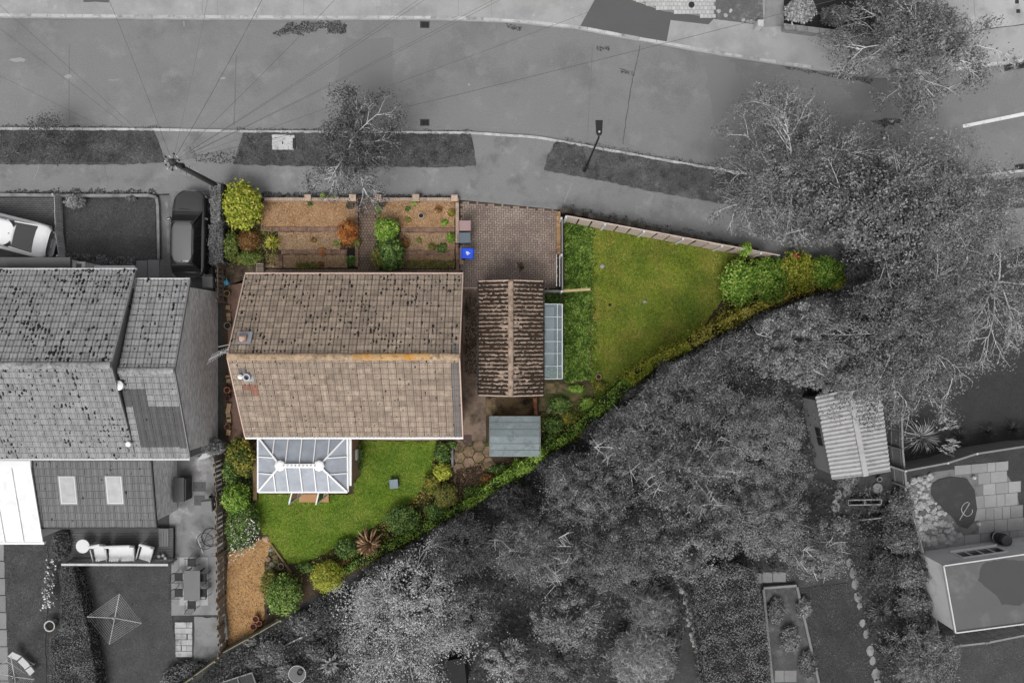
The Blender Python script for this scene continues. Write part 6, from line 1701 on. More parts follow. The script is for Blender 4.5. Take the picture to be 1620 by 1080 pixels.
for i in range(420):
    x, y = random.uniform(1432, 1526), random.uniform(752, 866)
    ok = inpoly(np.array([x]), np.array([y]), [(1432, 764), (1476, 750), (1470, 785), (1500, 815), (1522, 845), (1500, 860), (1450, 866), (1442, 820)])[0]
    if ok:
        b = MB(); rock(b, U(x, y, .1), random.uniform(.06, .2), .75); b.build('rock', m_stone_g, MB_r)
tag(MB().pxprism([(1442, 818), (1475, 797), (1480, 803), (1448, 826)], .1, .2).build('slate_step', m_dark_tarmac), 'dark slate step crossing the pale rocks', 'step')
t = thing('water_barrel', 'dark round water barrel standing behind the white walled annexe', 'barrel', U(1573, 847, .1))
p = U(1573, 847, .1)
MB().lathe(p, [(.22, 0), (.27, .2), (.29, .5), (.27, .82), (.25, .9)], 20).build('body', M('barrel_plastic', 58, rough=.5), t, smooth=True)
MB().lathe(p + Vector((0, 0, .9)), [(.27, 0), (.27, .04), (.2, .05)], 20).build('lid', M('barrel_lid', 84, rough=.5), t)
for z in (.25, .65): MB().lathe(p + Vector((0, 0, z)), [(.285, 0), (.30, .02), (.285, .05)], 20).build('hoop', m_pale_metal if z < .5 else m_black, t)
# annexe
an_ = thing('annexe', 'white walled flat roofed annexe in the lower right corner', 'outbuilding', U(1560, 930, .1))
m_render = M('white_render', 222, var=.05, scale=1, fine=.05, c2=190, thr=.64, s2=1.5)
c4 = [U(1492, 894, 2.3), U(1680, 867, 2.3), U(1700, 975, 2.3), U(1511, 1000, 2.3)]
ce = sum(c4, Vector()) / 4
MB().prism([((ce + (p - ce) * .985).x, (ce + (p - ce) * .985).y) for p in c4], .05, 2.2).build('wall', m_render, an_)
m_flat = M('grey_flat_roof', 98, var=.06, scale=.7, fine=.08, fscale=30, c2=120, thr=.63, s2=.8)
MB().prism([(p.x, p.y) for p in c4], 2.2, 2.3).build('roof', m_flat, an_)
for a, b_ in zip(c4, c4[1:] + c4[:1]): MB().beam(a + Vector((0, 0, .02)), b_ + Vector((0, 0, .02)), .06, .09).build('roof_edge', m_white_d, an_)
MB().pxprism(ragged([(1560, 888), (1590, 884), (1625, 888), (1640, 930), (1615, 957), (1585, 955), (1570, 935), (1548, 918), (1550, 900)], 1.5, 6), 2.301, 2.305).build('damp_patch', M('damp_roof_stain', 76, var=.05, fine=.1), an_)
d = (c4[1] - c4[0]); fa = math.atan2(d.y, d.x) + math.pi / 2
wc = c4[0].lerp(c4[1], .42); window(an_, (wc.x - math.cos(fa) * .03, wc.y - math.sin(fa) * .03, 1.35), 2.3, .8, fa, m_white, m_glass_d, 3)
fence('white capped slatted fence below the annexe', [(1477, 1002), (1528, 996), (1532, 995.5), (1590, 984), (1700, 972)], 1.5, .1, .13, m_slat_g, cap=True)
sheet('right_yard', [(1470, 870), (1700, 840), (1700, 1000), (1480, 1004)], .086, M('grey_yard', 78, fine=.2))
sheet('corner_lawn', [(1500, 1008), (1700, 985), (1700, 1140), (1530, 1140)], .1, m_lawn_gd)
tag(scatter('grass', [(1500, 1008), (1700, 985), (1700, 1140), (1530, 1140)], 9000, .102, .07, .015, m_blade_g), 'dark lawn in the lower right corner under the capped fence', 'grass', kind='stuff')
brick_wall('boundary_edging', 'long thin pale edging between the right garden and the annexe', (1432, 770), (1470, 905), .07, .5, m_wall_g)
brick_wall('boundary_edging', 'thin pale edging running down past the annexe fence', (1470, 905), (1486, 1008), .07, .5, m_wall_g)
# garden between the big trees and the annexe
lawn2 = [(1258, 932), (1300, 926), (1343, 922), (1352, 950), (1366, 1000), (1380, 1060), (1390, 1140), (1300, 1140), (1286, 1040), (1272, 980)]
sheet('narrow_lawn', ragged(lawn2, 1.2, 8), .1, M('narrow_dark_lawn', 58, var=.2, scale=.7, fine=.22, fscale=14, bump=.6))
tag(scatter('grass', lawn2, 14000, .102, .07, .015, m_blade_g), 'narrow dark lawn between the stepping stones and the vegetable bed', 'grass', kind='stuff')
ss = bpy.data.objects.new('stepping_stone_path', None); link(ss); ss['kind'] = 'structure'; WO[ss] = Vector((0, 0, 0))
m_step = M('stepping_stone', 140, var=.15, fine=.18, island=.12, c2=100, thr=.6, s2=3)
for x, y, r in ((1349, 906, 6), (1353, 923, 6), (1357, 944, 6), (1360, 958, 4), (1364, 985, 4.5), (1370, 1003, 5), (1377, 1029, 6), (1381, 1045, 5), (1386, 1066, 7), (1388, 1082, 6), (1344, 890, 5), (1322, 800, 7), (1326, 782, 6), (1340, 778, 7)):
    MB().pxprism(ragged([(x + r * math.cos(a * .785), y + 1.5 * r * math.sin(a * .785)) for a in range(8)], .8, 4), .05, .125).build('stepping_stone', m_step, ss)
vb = [(1208, 930), (1258, 926), (1270, 975), (1292, 1060), (1296, 1140), (1225, 1140), (1216, 1010)]
sheet('vegetable_bed', vb, .12, M('pale_dug_soil', 78, var=.25, fine=.3, fscale=9, c2=110, thr=.62, s2=2))
for a, b_, lb2 in (((1207, 929), (1259, 925), 'timber board across the top of the vegetable bed'), ((1260, 927), (1296, 1085), 'long timber board along the lawn side of the vegetable bed'), ((1207, 931), (1222, 1085), 'long timber board on the hedge side of the vegetable bed')):
    tag(MB().beam(U(*a, .2), U(*b_, .2), .12, .2).build('bed_board', m_slat_g), lb2, 'board')
slabs('bed_paving', [(1190, 906, 1205, 922), (1206, 905, 1222, 921), (1223, 905, 1243, 920), (1226, 1060, 1240, 1078), (1241, 1060, 1260, 1078)], m_slab_g, .13)
t = thing('cold_frame', 'narrow black framed cold frame below the corrugated shed', 'cold frame', U(1366, 795, .1))
p0, p1 = U(1341, 794, .35), U(1393, 793, .35)
MB().beam((p0.x, p0.y - .13, .3), (p1.x, p1.y - .13, .3), .05, .3).build('frame_side', m_wall_g, t); MB().beam((p0.x, p0.y + .13, .3), (p1.x, p1.y + .13, .3), .05, .3).build('frame_side', m_wall_g, t)
for f in (0, .5, 1):
    p = p0.lerp(p1, f); MB().box((p.x, p.y, .3), (.04, .22, .28)).build('divider', m_wall_g, t)
for f in (.25, .75):
    p = p0.lerp(p1, f); MB().box((p.x, p.y, .25), (.74, .2, .02)).build('soil', m_iron_d, t)
t = thing('raised_bed', 'black square raised bed among the plants below the shed', 'raised bed', U(1381, 832, .1))
MB().pxprism([(1362, 822), (1399, 818), (1402, 846), (1366, 850)], .1, .22).build('soil', m_iron_d, t)
for a, b_ in (((1362, 821), (1400, 817)), ((1400, 817), (1403, 847))): MB().beam(U(*a, .3), U(*b_, .3), .05, .3).build('side', m_wall_g, t)
pot('pale round pot by the corner of the corrugated shed', 1392, 758, .13, .25, m_pot_g)
t = thing('garden_disc', 'round grey lid lying between shed corner and fence', 'lid', U(1388, 772, .1)); MB().lathe(U(1388, 772, .12), [(.26, 0), (.27, .03), (.05, .05)], 20).build('disc', m_lead, t); MB().lathe(U(1388, 772, .17), [(.03, 0), (.03, .04), (.01, .05)], 8).build('knob', m_conc, t)
t = thing('stone_edging', 'winding row of round stones beside the clipped hedge at the bottom', 'stones', U(1095, 1000, .1))
for i in range(34):
    y = 930 + i * 4.5; b = MB(); rock(b, U(1078 + (y - 930) * .26 + random.uniform(-5, 5), y, .1), random.uniform(.09, .17), .75); b.build('stone', m_stone_g, t)
# bottom left corner beyond the plot
fence('weathered board fence at the lower left continuing to the plot tip', [(286, 1082), (318, 1058), (352, 1033)], .9, .5, .53, m_tip, thick=.03)
t = thing('glass_table', 'round glass garden table with a dark bowl at the bottom edge', 'table', U(470, 1066, .1))
p = U(470, 1066, .75)
MB().lathe((p.x, p.y, .72), [(.44, 0), (.45, .015), (.43, .02)], 28).build('table_top', M('grey_table_glass', 92, rough=.5, spec=.2), t)
MB().tube([(p.x + .44 * math.cos(a * .2244), p.y + .44 * math.sin(a * .2244), .735) for a in range(29)], .02, 6).build('rim', m_pale_metal, t)
for i in range(4):
    a = .785 + i * 1.571; MB().tube([(p.x + .36 * math.cos(a), p.y + .36 * math.sin(a), .72), (p.x + .4 * math.cos(a), p.y + .4 * math.sin(a), .1)], .018, 6).build('leg', m_pale_metal, t)
t2 = MB().lathe((p.x + .16, p.y + .12, .741), [(.1, 0), (.15, .08), (.14, .09), (.08, .03)], 14).build('bowl', m_dk); tag(t2, 'small dark bowl on the round glass table', 'bowl')
t = thing('cold_frame', 'tilted glass cold frame at the bottom edge left of the glass table', 'cold frame', U(375, 1074, .1))
a, b_, c_, d_ = U(352, 1078, .35), U(399, 1063, .35), U(407, 1086, .6), U(358, 1096, .6)
MB().add([a, b_, c_, d_], [(0, 1, 2, 3)]).build('pane', m_glass_d, t)
for p, q in ((a, b_), (b_, c_), (c_, d_), (d_, a), (a.lerp(b_, .5), d_.lerp(c_, .5))): MB().beam(p + Vector((0, 0, .02)), q + Vector((0, 0, .02)), .06, .05).build('frame_bar', m_lead, t)
for a, b_ in ((a, b_), (d_, c_)): MB().beam((a.x, a.y, .2), (b_.x, b_.y, .2), .04, .25).build('side', m_lead, t)
for i, (x, y, r) in enumerate(((491, 1008, .17), (473, 1012, .1), (476, 1008, .09), (509, 1014, .1), (504, 999, .09), (477, 991, .14), (414, 1016, .12))):
    b = MB(); rock(b, U(x, y, .1), r, .6); tag(b.build('garden_stone', m_stone_g), ('largest pale stone in the bed below the plot tip', 'pale stone left of the largest one', 'small pale stone just above its neighbour', 'pale round stone right of the largest one', 'pale stone at the end of the bed board', 'pale stone beside the dark bed top', 'pale stone near the weathered fence')[i], 'stone', 'stones in the lower bed')
tag(MB().beam(U(445, 1023, .15), U(490, 1001, .15), .06, .1).build('bed_board', m_conc), 'thin pale board edging the bed below the plot tip', 'board')
tag(MB().pxprism([(706, 1045), (734, 1040), (739, 1090), (708, 1090)], .1, 1.6).build('compost_bin', M('dark_compost', 40, fine=.15)), 'dark square compost bin at the bottom between the trees', 'compost bin')
# ------------------------------------------------------------------ planting
g_dark = leafmat('grey_leaf_dark', [56, 74, 92, 116], clump=.35)
g_mid = leafmat('grey_leaf_mid', [76, 98, 120, 148], clump=.35)
g_soft = leafmat('grey_leaf_soft', [92, 114, 136, 162], clump=.3)
g_light = leafmat('grey_leaf_light', [110, 136, 160, 190], clump=.25)
g_silver = leafmat('silver_leaf', [126, 154, 178, 200], clump=.2)
g_feath = leafmat('grey_feathery_leaf', [64, 90, 118, 154], clump=.35, cscale=1.8)
m_bark_p = M('pale_birch_bark', 205, var=.15, scale=4, fine=.15, bump=.2)
m_bark_g = M('grey_bark', 128, var=.2, scale=4, fine=.2)
m_bark_b = M('brown_bark', (96, 78, 60), var=.2, fine=.2)
PLOT_EDGE = None

def cull(C, N, D, poly=None, inside=False):
    k = inpoly(C[:, 0], C[:, 1], poly or PLOT_W)
    if not inside: k = ~k
    return C[k], N[k], D[k]

def foliage(t, parts, leaf, mat, keepout=None, feather=False, nm='foliage'):
    Cs = [np.concatenate([p[i] for p in parts]) for i in range(3)]
    C, N, D = Cs
    if keepout is not None: C, N, D = cull(C, N, D, keepout)
    k = C[:, 2] > .1
    C, N, D = C[k], N[k], D[k]
    if len(C) == 0: return None
    if feather: D = D + np.array([0, 0, .3])
    return leaves(nm, C, N, leaf[0], leaf[1], mat, t, D, fold=.12)

def stems(t, p, h, r, n, mat, rad=.02):
    b = MB()
    for i in range(n):
        a = i * 2.4 + random.random(); q = Vector((p.x + r * .55 * math.cos(a), p.y + r * .55 * math.sin(a), h * random.uniform(.5, .75)))
        b.tube([(p.x, p.y, .05), (p.x + (q.x - p.x) * .35, p.y + (q.y - p.y) * .35, q.z * .6), q], rad, 5, rad * .4)
    b.build('stem', mat, t)

def shrub(label, px, py, r, h, mat, n=2600, leaf=(.10, .06), ry=None, name='shrub', cat='shrub', ncl=None, cr=.2, keepout=None, grey=False, feather=False, group=None, inner=.45, z0=.1):
    """r, ry: half width in pixels at two thirds of the height"""
    zc = h * .55; k = (H - zc) / H / PPM
    c = U(px, py, zc); rx, ry_ = r * k, (ry or r) * k
    t = thing(name, label, cat, (c.x, c.y, z0), group)
    ncl = ncl or max(14, int(130 * rx * ry_)); nl = max(8, int(n * 1.25) // ncl)
    foliage(t, [crown(c.x, c.y, h * .5, rx * .9, ry_ * .9, h * .5, ncl, cr, nl, low=.12, inner=inner), skin(c.x, c.y, h * .5, rx * .98, ry_ * .98, h * .52, int(n * .5))], leaf, mat, keepout, feather)
    stems(t, c, h, min(rx, ry_), 5, m_bark_g if grey else m_bark_b)
    return t

def branch(mb, leafpts, start, dirv, length, rad, depth, droop, spread, tw, ko=None):
    n = 6 if depth < 2 else 4; p = Vector(start); d = Vector(dirv).normalized(); pts = [p.copy()]
    for i in range(n):
        d = (d + Vector((random.gauss(0, .11), random.gauss(0, .11), random.gauss(0, .07) - droop * (i / n)))).normalized()
        p = p + d * (length / n); pts.append(p.copy())
    if ko is not None and inpoly(np.array([p.x, pts[2].x, pts[-2].x]), np.array([p.y, pts[2].y, pts[-2].y]), ko).any(): return
    mb.tube(pts, rad, 4 if depth < 2 else 3, rad * .35, cap=False)
    if depth >= 1: leafpts.extend(pts[2:])
    if depth < 3:
        for i in range(tw[depth]):
            f = random.uniform(.3, 1.0); j = min(n - 1, int(f * n)); q = pts[j].lerp(pts[j + 1], f * n - j)
            dd = (pts[j + 1] - pts[j]).normalized(); sd = Vector((-dd.y, dd.x, 0)) * random.choice((-1, 1)) * random.uniform(.5, 1.2) * spread
            branch(mb, leafpts, q, dd + sd + Vector((0, 0, random.uniform(-.2, .35))), length * random.uniform(.35, .55), rad * .5, depth + 1, droop * 1.2, spread, tw, ko)

def branchy(label, px, py, r, h, lmat, bark, nlimb=10, nleaf=9000, leaf=(.10, .055), tw=(6, 4, 2), name='birch_tree', keepout=None, ry=None, sector=None, rad=.06, fill=.5, elev=(.0, .42), shift=(0, 0), cat='tree', jit=.16):
    """a tree seen from above: limbs radiating from the trunk, leaves held along the twigs"""
    zc = h * .72; k = (H - zc) / H / PPM; c = U(px, py, zc); R = r * k; keepout = plotworld(1.9) if keepout else None; rad *= .72; nleaf = int(nleaf * 2.15)
    base = Vector((c.x + shift[0], c.y + shift[1], .08))
    t = thing(name, label, cat, base)
    fork = Vector((base.x * .6 + c.x * .4, base.y * .6 + c.y * .4, h * .42))
    MB().tube([base, base.lerp(fork, .5) + Vector((.05, .03, 0)), fork, Vector((c.x, c.y, h * .7))], rad * 2.6, 8, rad * 1.1).build('trunk', bark, t, smooth=True)
    mb = MB(); pts = []
    for i in range(nlimb):
        a = (sector[0] + (sector[1] - sector[0]) * (i + random.random() * .6) / nlimb) if sector else 2 * math.pi * (i + random.uniform(-.3, .3)) / nlimb
        e = random.uniform(*elev); f = random.uniform(.1, 1)
        sx = 1.0; sy = (ry / r) if ry else 1.0
        st = fork.lerp(Vector((c.x, c.y, h * .7)), f)
        L = R * random.uniform(.75, 1.08) * math.hypot(math.cos(a) * sx, math.sin(a) * sy)
        branch(mb, pts, st, (math.cos(a) * sx, math.sin(a) * sy, e), L * 1.15, rad, 0, .16, .8, tw, keepout)
    if keepout is not None and False: pass
    br = mb.build('branches', bark, t)
    P = np.array([tuple(p) for p in pts]); P[:, 2] += .06; m = int(nleaf * (1 - fill))
    idx = RNG.integers(0, len(P), m); C = P[idx] + RNG.normal(0, jit, (m, 3)) * np.array([1, 1, .7])
    N = RNG.normal(size=(m, 3)); N[:, 2] = np.abs(N[:, 2]) + .6
    D = RNG.normal(size=(m, 3)); D[:, 2] -= .4
    sets = [(C, N, D)]
    m2 = int(nleaf * fill)
    if m2:
        ncl = max(12, int(R * R * 17)); sets.append(crown(c.x, c.y, h * .64, R * .95, R * .95 * ((ry / r) if ry else 1), h * .2, ncl, .3, max(4, m2 // ncl), low=.3, inner=.25))
        sets.append(skin(c.x, c.y, h * .62, R * .93, R * .93 * ((ry / r) if ry else 1), h * .24, int(m2 * .3)))
    foliage(t, sets, (leaf[0] * .9, leaf[1] * .92), lmat, keepout)
    return t

def bushy(label, px, py, r, h, lmat, n=9000, leaf=(.12, .06), ry=None, cr=.42, keepout=None, name='broadleaf_tree', cat='tree', bark=None, feather=False, pale=0, ncl=None, inner=.5, rz=.36):
    """a dense crown of leaf clumps on a trunk with a few limbs"""
    zc = h * .68; k = (H - zc) / H / PPM; c = U(px, py, zc); rx, ry_ = r * k, (ry or r) * k
    keepout = plotworld(1.9) if keepout else None
    t = thing(name, label, cat, (c.x, c.y, .08)); bark = bark or m_bark_g
    MB().tube([(c.x, c.y, .05), (c.x + .06, c.y, h * .35), (c.x, c.y + .08, h * .72)], .16, 8, .06).build('trunk', bark, t, smooth=True)
    lm = MB(); tips = []
    for i in range(7 + pale):
        a = i * 2.4 + random.random(); e = random.uniform(.55, .92)
        q = Vector((c.x + rx * e * math.cos(a), c.y + ry_ * e * math.sin(a), h * random.uniform(.72, .98)))
        if keepout and inpoly(np.array([q.x]), np.array([q.y]), keepout)[0]: continue
        s = Vector((c.x, c.y, h * random.uniform(.4, .6))); mid = s.lerp(q, .5) + Vector((random.uniform(-.3, .3), random.uniform(-.3, .3), .25))
        lm.tube([s, mid, q], .05, 5, .012, cap=False); tips.append((mid, q))
        if pale:
            for j in range(4):
                f = random.uniform(.4, 1); p0 = mid.lerp(q, f); lm.tube([p0, p0 + Vector((random.uniform(-.5, .5), random.uniform(-.5, .5), random.uniform(.0, .3)))], .016, 3, .005, cap=False)
    lm.build('limbs', bark, t)
    if feather:
        ncl = max(30, int(rx * ry_ * 17)); rays, per = 11, 9
        sets = [sprays(c.x, c.y, h * .62, rx * .9, ry_ * .9, h * rz, ncl, .62, rays, per, inner=inner), sprays(c.x, c.y, h * .45, rx * .85, ry_ * .85, h * rz, ncl // 2, .6, rays, per, inner=.3), skin(c.x, c.y, h * .55, rx * .92, ry_ * .92, h * rz * .9, int(rx * ry_ * 150))]
        foliage(t, sets, (leaf[0] * .62, leaf[1] * .9), lmat, keepout)
    else:
        ncl = ncl or max(30, int(rx * ry_ * 24)); nl = max(8, int(n * 1.7) // ncl); cr = cr * .74
        sets = [crown(c.x, c.y, h * .64, rx * .94, ry_ * .94, h * rz, ncl, cr, nl, low=.2, inner=inner), sprays(c.x, c.y, h * .64, rx * .86, ry_ * .86, h * rz, int(rx * ry_ * 5), .55, 8, 8, inner=.8), skin(c.x, c.y, h * .6, rx * .95, ry_ * .95, h * rz * .95, int(rx * ry_ * 260))]
        foliage(t, sets, (leaf[0] * .66, leaf[1] * .72), lmat, keepout, feather)
    return t

def rosette(label, px, py, r, h, cols, n=46, wid=.07, name='spiky_plant', cat='plant', flat=.5, plume=None, bend=.5):
    """sword leaves springing from one point; each leaf is a piece of its own"""
    zc = h * .6; k = (H - zc) / H / PPM; c = U(px, py, zc); R = r * k
    t = thing(name, label, cat, (c.x, c.y, .1))
    for i in range(n):
        a = i * 2.39996 + random.uniform(-.2, .2); L = R * random.uniform(.75, 1.1); e = random.uniform(.15, 1.0); hz = h * (1.05 - .7 * e)
        d = Vector((math.cos(a), math.sin(a), 0)); s = Vector((-d.y, d.x, 0)); P = []
        for f in (0, .35, .7, 1):
            z = .1 + hz * math.sin(min(1.0, f * 1.25) * math.pi / 2 * (1.0 if e < .4 else 1.25)) * (1 - bend * e * f * f)
            P.append(Vector((c.x, c.y, 0)) + d * (L * (.35 + .65 * e) * f) + Vector((0, 0, max(.12, z))))
        w = [wid * .6, wid, wid * .75, .004]; vs = []
        for p, ww in zip(P, w): vs += [p + s * ww / 2, p - s * ww / 2 + Vector((0, 0, .012))]
        MB().add(vs, [(2 * j, 2 * j + 1, 2 * j + 3, 2 * j + 2) for j in range(3)]).build('leaf', M(name + '_leaf_%d' % (i % len(cols)) + label[:6], cols[i % len(cols)], var=.1, fine=.1, bump=0, rough=.6), t)
    if plume:
        for i in range(plume):
            a = random.uniform(-1.2, 1.0); d = Vector((math.cos(a), math.sin(a), 0)); p0 = Vector((c.x, c.y, h * .8)) + d * R * random.uniform(.5, .95); p1 = p0 + d * .45 + Vector((0, 0, .25))
            q_ = np.array([tuple(p0.lerp(p1, RNG.beta(2, 1.6))) for _ in range(70)]) + RNG.normal(0, .035, (70, 3))
            dd_ = np.tile(np.array(p1 - p0), (70, 1)) + RNG.normal(0, .15, (70, 3))
            leaves('plume', q_, RNG.normal(size=(70, 3)) + np.array([0, 0, .8]), .13, .022, leafmat('pale_plume', [150, 190, 215]), t, dd_)
    return t

def hedge(label, poly, h, mat, n, leaf=(.06, .04), name='hedge', cat='hedge', z0=.1, bark=None, bumpy=.08, keepout=None, zr=None):
    """a clipped hedge: leaves through the skin of a block standing on a pixel outline"""
    zr = h if zr is None else zr
    P = [U(x, y, zr) for x, y in poly]; Q = [(p.x, p.y) for p in P]
    cx, cy = sum(q[0] for q in Q) / len(Q), sum(q[1] for q in Q) / len(Q)
    t = thing(name, label, cat, (cx, cy, z0))
    b = MB(); b.prism([(cx + (q[0] - cx) * .93, cy + (q[1] - cy) * .93) for q in Q], z0, h - .16); b.build('inner_twigs', bark or M('dark_twigs', 30, fine=.3), t)
    x0, x1 = min(q[0] for q in Q), max(q[0] for q in Q); y0, y1 = min(q[1] for q in Q), max(q[1] for q in Q)
    X = RNG.uniform(x0, x1, n * 4); Y = RNG.uniform(y0, y1, n * 4); k = inpoly(X, Y, Q); X, Y = X[k][:n], Y[k][:n]; m = len(X)
    bz = bumpy * (np.sin(X * 5.1 + Y * 2.2) + np.sin(Y * 6.3 - X * 1.7)) * .5 + RNG.normal(0, bumpy * .5, m)
    C1 = np.stack([X, Y, h - .05 + bz - RNG.random(m) ** 2 * .2], 1); N1 = RNG.normal(size=(m, 3)) * .6 + np.array([0, 0, 1.0])
    # sides
    segs = []; ns = n // 2
    per = [math.hypot(Q[(i + 1) % len(Q)][0] - Q[i][0], Q[(i + 1) % len(Q)][1] - Q[i][1]) for i in range(len(Q))]; tot = sum(per)
    C2 = []; N2 = []
    for i in range(len(Q)):
        mm = int(ns * per[i] / tot) + 1; f = RNG.random(mm); a, b_ = np.array(Q[i]), np.array(Q[(i + 1) % len(Q)])
        xy = a[None] + (b_ - a)[None] * f[:, None] + RNG.normal(0, bumpy * .5, (mm, 2)); z = RNG.uniform(z0, h, mm)
        C2.append(np.concatenate([xy, z[:, None]], 1)); e = np.array([b_[1] - a[1], a[0] - b_[0], 0.2]); mid = (a + b_) / 2 - np.array([cx, cy])
        if e[0] * mid[0] + e[1] * mid[1] < 0: e[:2] *= -1
        N2.append(np.tile(e / (np.linalg.norm(e) + 1e-9), (mm, 1)) + RNG.normal(0, .5, (mm, 3)))
    C = np.concatenate([C1] + C2); N = np.concatenate([N1] + N2)
    if keepout is not None:
        k = ~inpoly(C[:, 0], C[:, 1], keepout); C, N = C[k], N[k]
    leaves('foliage', C, N, leaf[0], leaf[1], mat, t, fold=.1)
    return t

# ---- front garden of the plot
y_bright = leafmat('golden_privet', [(96, 112, 20), (142, 154, 40), (176, 182, 64), (206, 196, 96)], clump=.25, cscale=3)
y_box = leafmat('box_green', [(58, 78, 30), (90, 110, 44), (122, 136, 62), (150, 156, 84)], clump=.3, cscale=3)
b_brown = leafmat('brown_shrub_leaf', [(70, 44, 24), (112, 74, 40), (146, 104, 56), (170, 136, 84)], clump=.3, cscale=4)
b_orange = leafmat('orange_shrub_leaf', [(104, 52, 20), (158, 88, 36), (190, 118, 56), (204, 152, 86)], clump=.3, cscale=3)
y_deep = leafmat('deep_green_leaf', [(38, 62, 22), (66, 96, 38), (98, 126, 54), (136, 156, 86)], clump=.3, cscale=3)
y_light = leafmat('fresh_green_leaf', [(66, 104, 24), (102, 144, 42), (140, 172, 66), (172, 190, 96)], clump=.3, cscale=3)
y_olive = leafmat('olive_leaf', [(64, 72, 26), (100, 106, 44), (132, 132, 62), (158, 150, 84)], clump=.3, cscale=3)
y_mix = leafmat('mixed_border_leaf', [(48, 70, 22), (86, 104, 34), (128, 128, 44), (176, 156, 70)], clump=.35, cscale=2)
shrub('large round golden green bush at the front corner of the plot', 383, 325, 33, 1.9, y_bright, 4200, (.12, .08), ry=39, cr=.17, inner=.7)
shrub('small clipped green bush below the golden one', 366, 391, 12.5, 1.2, y_box, 1900, (.07, .045), ry=25, cr=.13, inner=.7)
shrub('rusty brown bush between the clipped bush and the spiky plant', 394, 381, 20, .9, b_brown, 2600, (.07, .035), ry=17, cr=.16)
shrub('low green bush under the rusty brown one', 394, 408, 24, .7, y_box, 2400, (.07, .045), ry=12, cr=.14)
rosette('yellow green spiky plant in the left gravel terraces', 431, 384, 19, .75, [(178, 172, 60), (150, 152, 44), (196, 188, 92), (128, 134, 40)], 54, .05, 'spiky_plant')
shrub('orange red maple like shrub beside the front path', 551, 368, 17, 1.1, b_orange, 2400, (.09, .035), ry=20, cr=.17)
shrub('olive patch at the foot of the orange shrub', 563, 383, 7, .5, y_olive, 500, (.08, .05), cr=.1)
shrub('dark fern and weeds in the black bed by the path', 556, 412, 8, .35, y_deep, 400, (.13, .06), cr=.12)
sheet('black_bed', [(550, 388), (565, 388), (566, 424), (550, 424)], .115, M('black_mulch', (26, 22, 20), fine=.4))
shrub('tall light green half of the big shrub right of the path', 612, 364, 20, 1.3, y_light, 3000, (.09, .06), ry=20, cr=.17)
shrub('glossy darker green bush at the house end of the path', 620, 402, 19, 1.4, y_deep, 3600, (.12, .075), ry=28, cr=.17, inner=.6)
shrub('yellowish bush tucked left of the glossy green bush', 600, 408, 12, 1.0, y_olive, 1300, (.08, .055), ry=18, cr=.15)
for x, y, r, h, mt, lb in ((491, 323, 4, .25, y_deep, 'little weed tuft in the middle of the upper left gravel'), (511, 310, 5, .5, y_light, 'green tuft on top of the left front wall, left one'), (528, 312, 6, .5, y_light, 'green tuft on top of the left front wall, right one'), (532, 384, 4, .2, y_light, 'small bright weed in the middle left terrace'), (497, 380, 5, .2, b_brown, 'brown dead tuft in the middle left terrace'),
                           (655, 320, 6, .3, y_light, 'green weed behind the wall of the right terrace'), (645, 331, 5, .2, y_deep, 'low weed left of the ringed pot'), (646, 348, 5, .2, y_olive, 'olive weed below left of the ringed pot'), (694, 331, 7, .2, b_brown, 'brownish weed right of the ringed pot'), (703, 352, 6, .25, y_light, 'pale weed at the lower right of the upper right terrace'),
                           (714, 337, 6, .35, y_mix, 'yellow flowered tuft by the pale side wall'), (713, 376, 8, .45, y_light, 'bright green plant in the corner by the slate bin'), (699, 392, 9, .35, y_deep, 'dark green weeds at the lower edge of the middle right terrace'), (684, 390, 6, .25, y_olive, 'olive weeds at the lower edge of the middle right terrace'), (640, 385, 9, .35, b_brown, 'reddish low plant beside the glossy bush'), (663, 380, 5, .2, y_olive, 'small dry weed in the middle right terrace'),
                           (599, 330, 5, .4, y_light, 'creeping green plant along the path edge'), (510, 398, 8, .2, b_orange, 'orange fallen leaf heap on the lower left edging'), (508, 418, 5, .3, b_brown, 'brown tuft in the lowest left terrace')):
    shrub(lb, x, y, r, h, mt, int(60 + r * r * 7), (.07, .04), cr=.09, name='weed_tuft', cat='weed')
for poly, n, lb in (([(470, 416), (508, 414), (505, 425), (468, 425)], 900, 'low olive weeds in the lowest left terrace'), ([(640, 412), (719, 412), (719, 425), (640, 425)], 1600, 'olive weeds along the lowest right terrace'), ([(598, 322), (606, 330), (602, 350), (596, 350)], 400, 'weeds creeping onto the front path')):
    tag(scatter('weeds', poly, n, .12, .08, .04, y_olive, up=.5, zj=.08), lb, 'weeds', kind='stuff')
# ---- grey hedge beside the dark car
hedge('grey leaved hedge beside the dark car, upper block', [(331, 290), (352, 287), (352, 348), (333, 352)], 1.7, g_soft, 3600, (.09, .055), keepout=plotworld(1.4))
hedge('grey leaved hedge beside the dark car, lower clipped block', [(330, 356), (351, 354), (352, 414), (330, 418)], 1.25, g_mid, 4200, (.06, .04), keepout=plotworld(1.2))
shrub('pale feathery shrub in the corner of the small front lawn', 119, 320, 17, .7, g_light, 1500, (.09, .03), ry=11, cr=.14, grey=True)
shrub('small dark plant on the low wall of the front lawn', 208, 314, 9, .4, g_mid, 400, (.08, .04), ry=5, cr=.1, grey=True)
tag(scatter('weeds', [(104, 400), (175, 404), (215, 408), (215, 420), (104, 420)], 1500, .11, .12, .06, g_mid, up=.5, zj=.12), 'leafy weeds between the front lawn and the left house', 'weeds', kind='stuff')
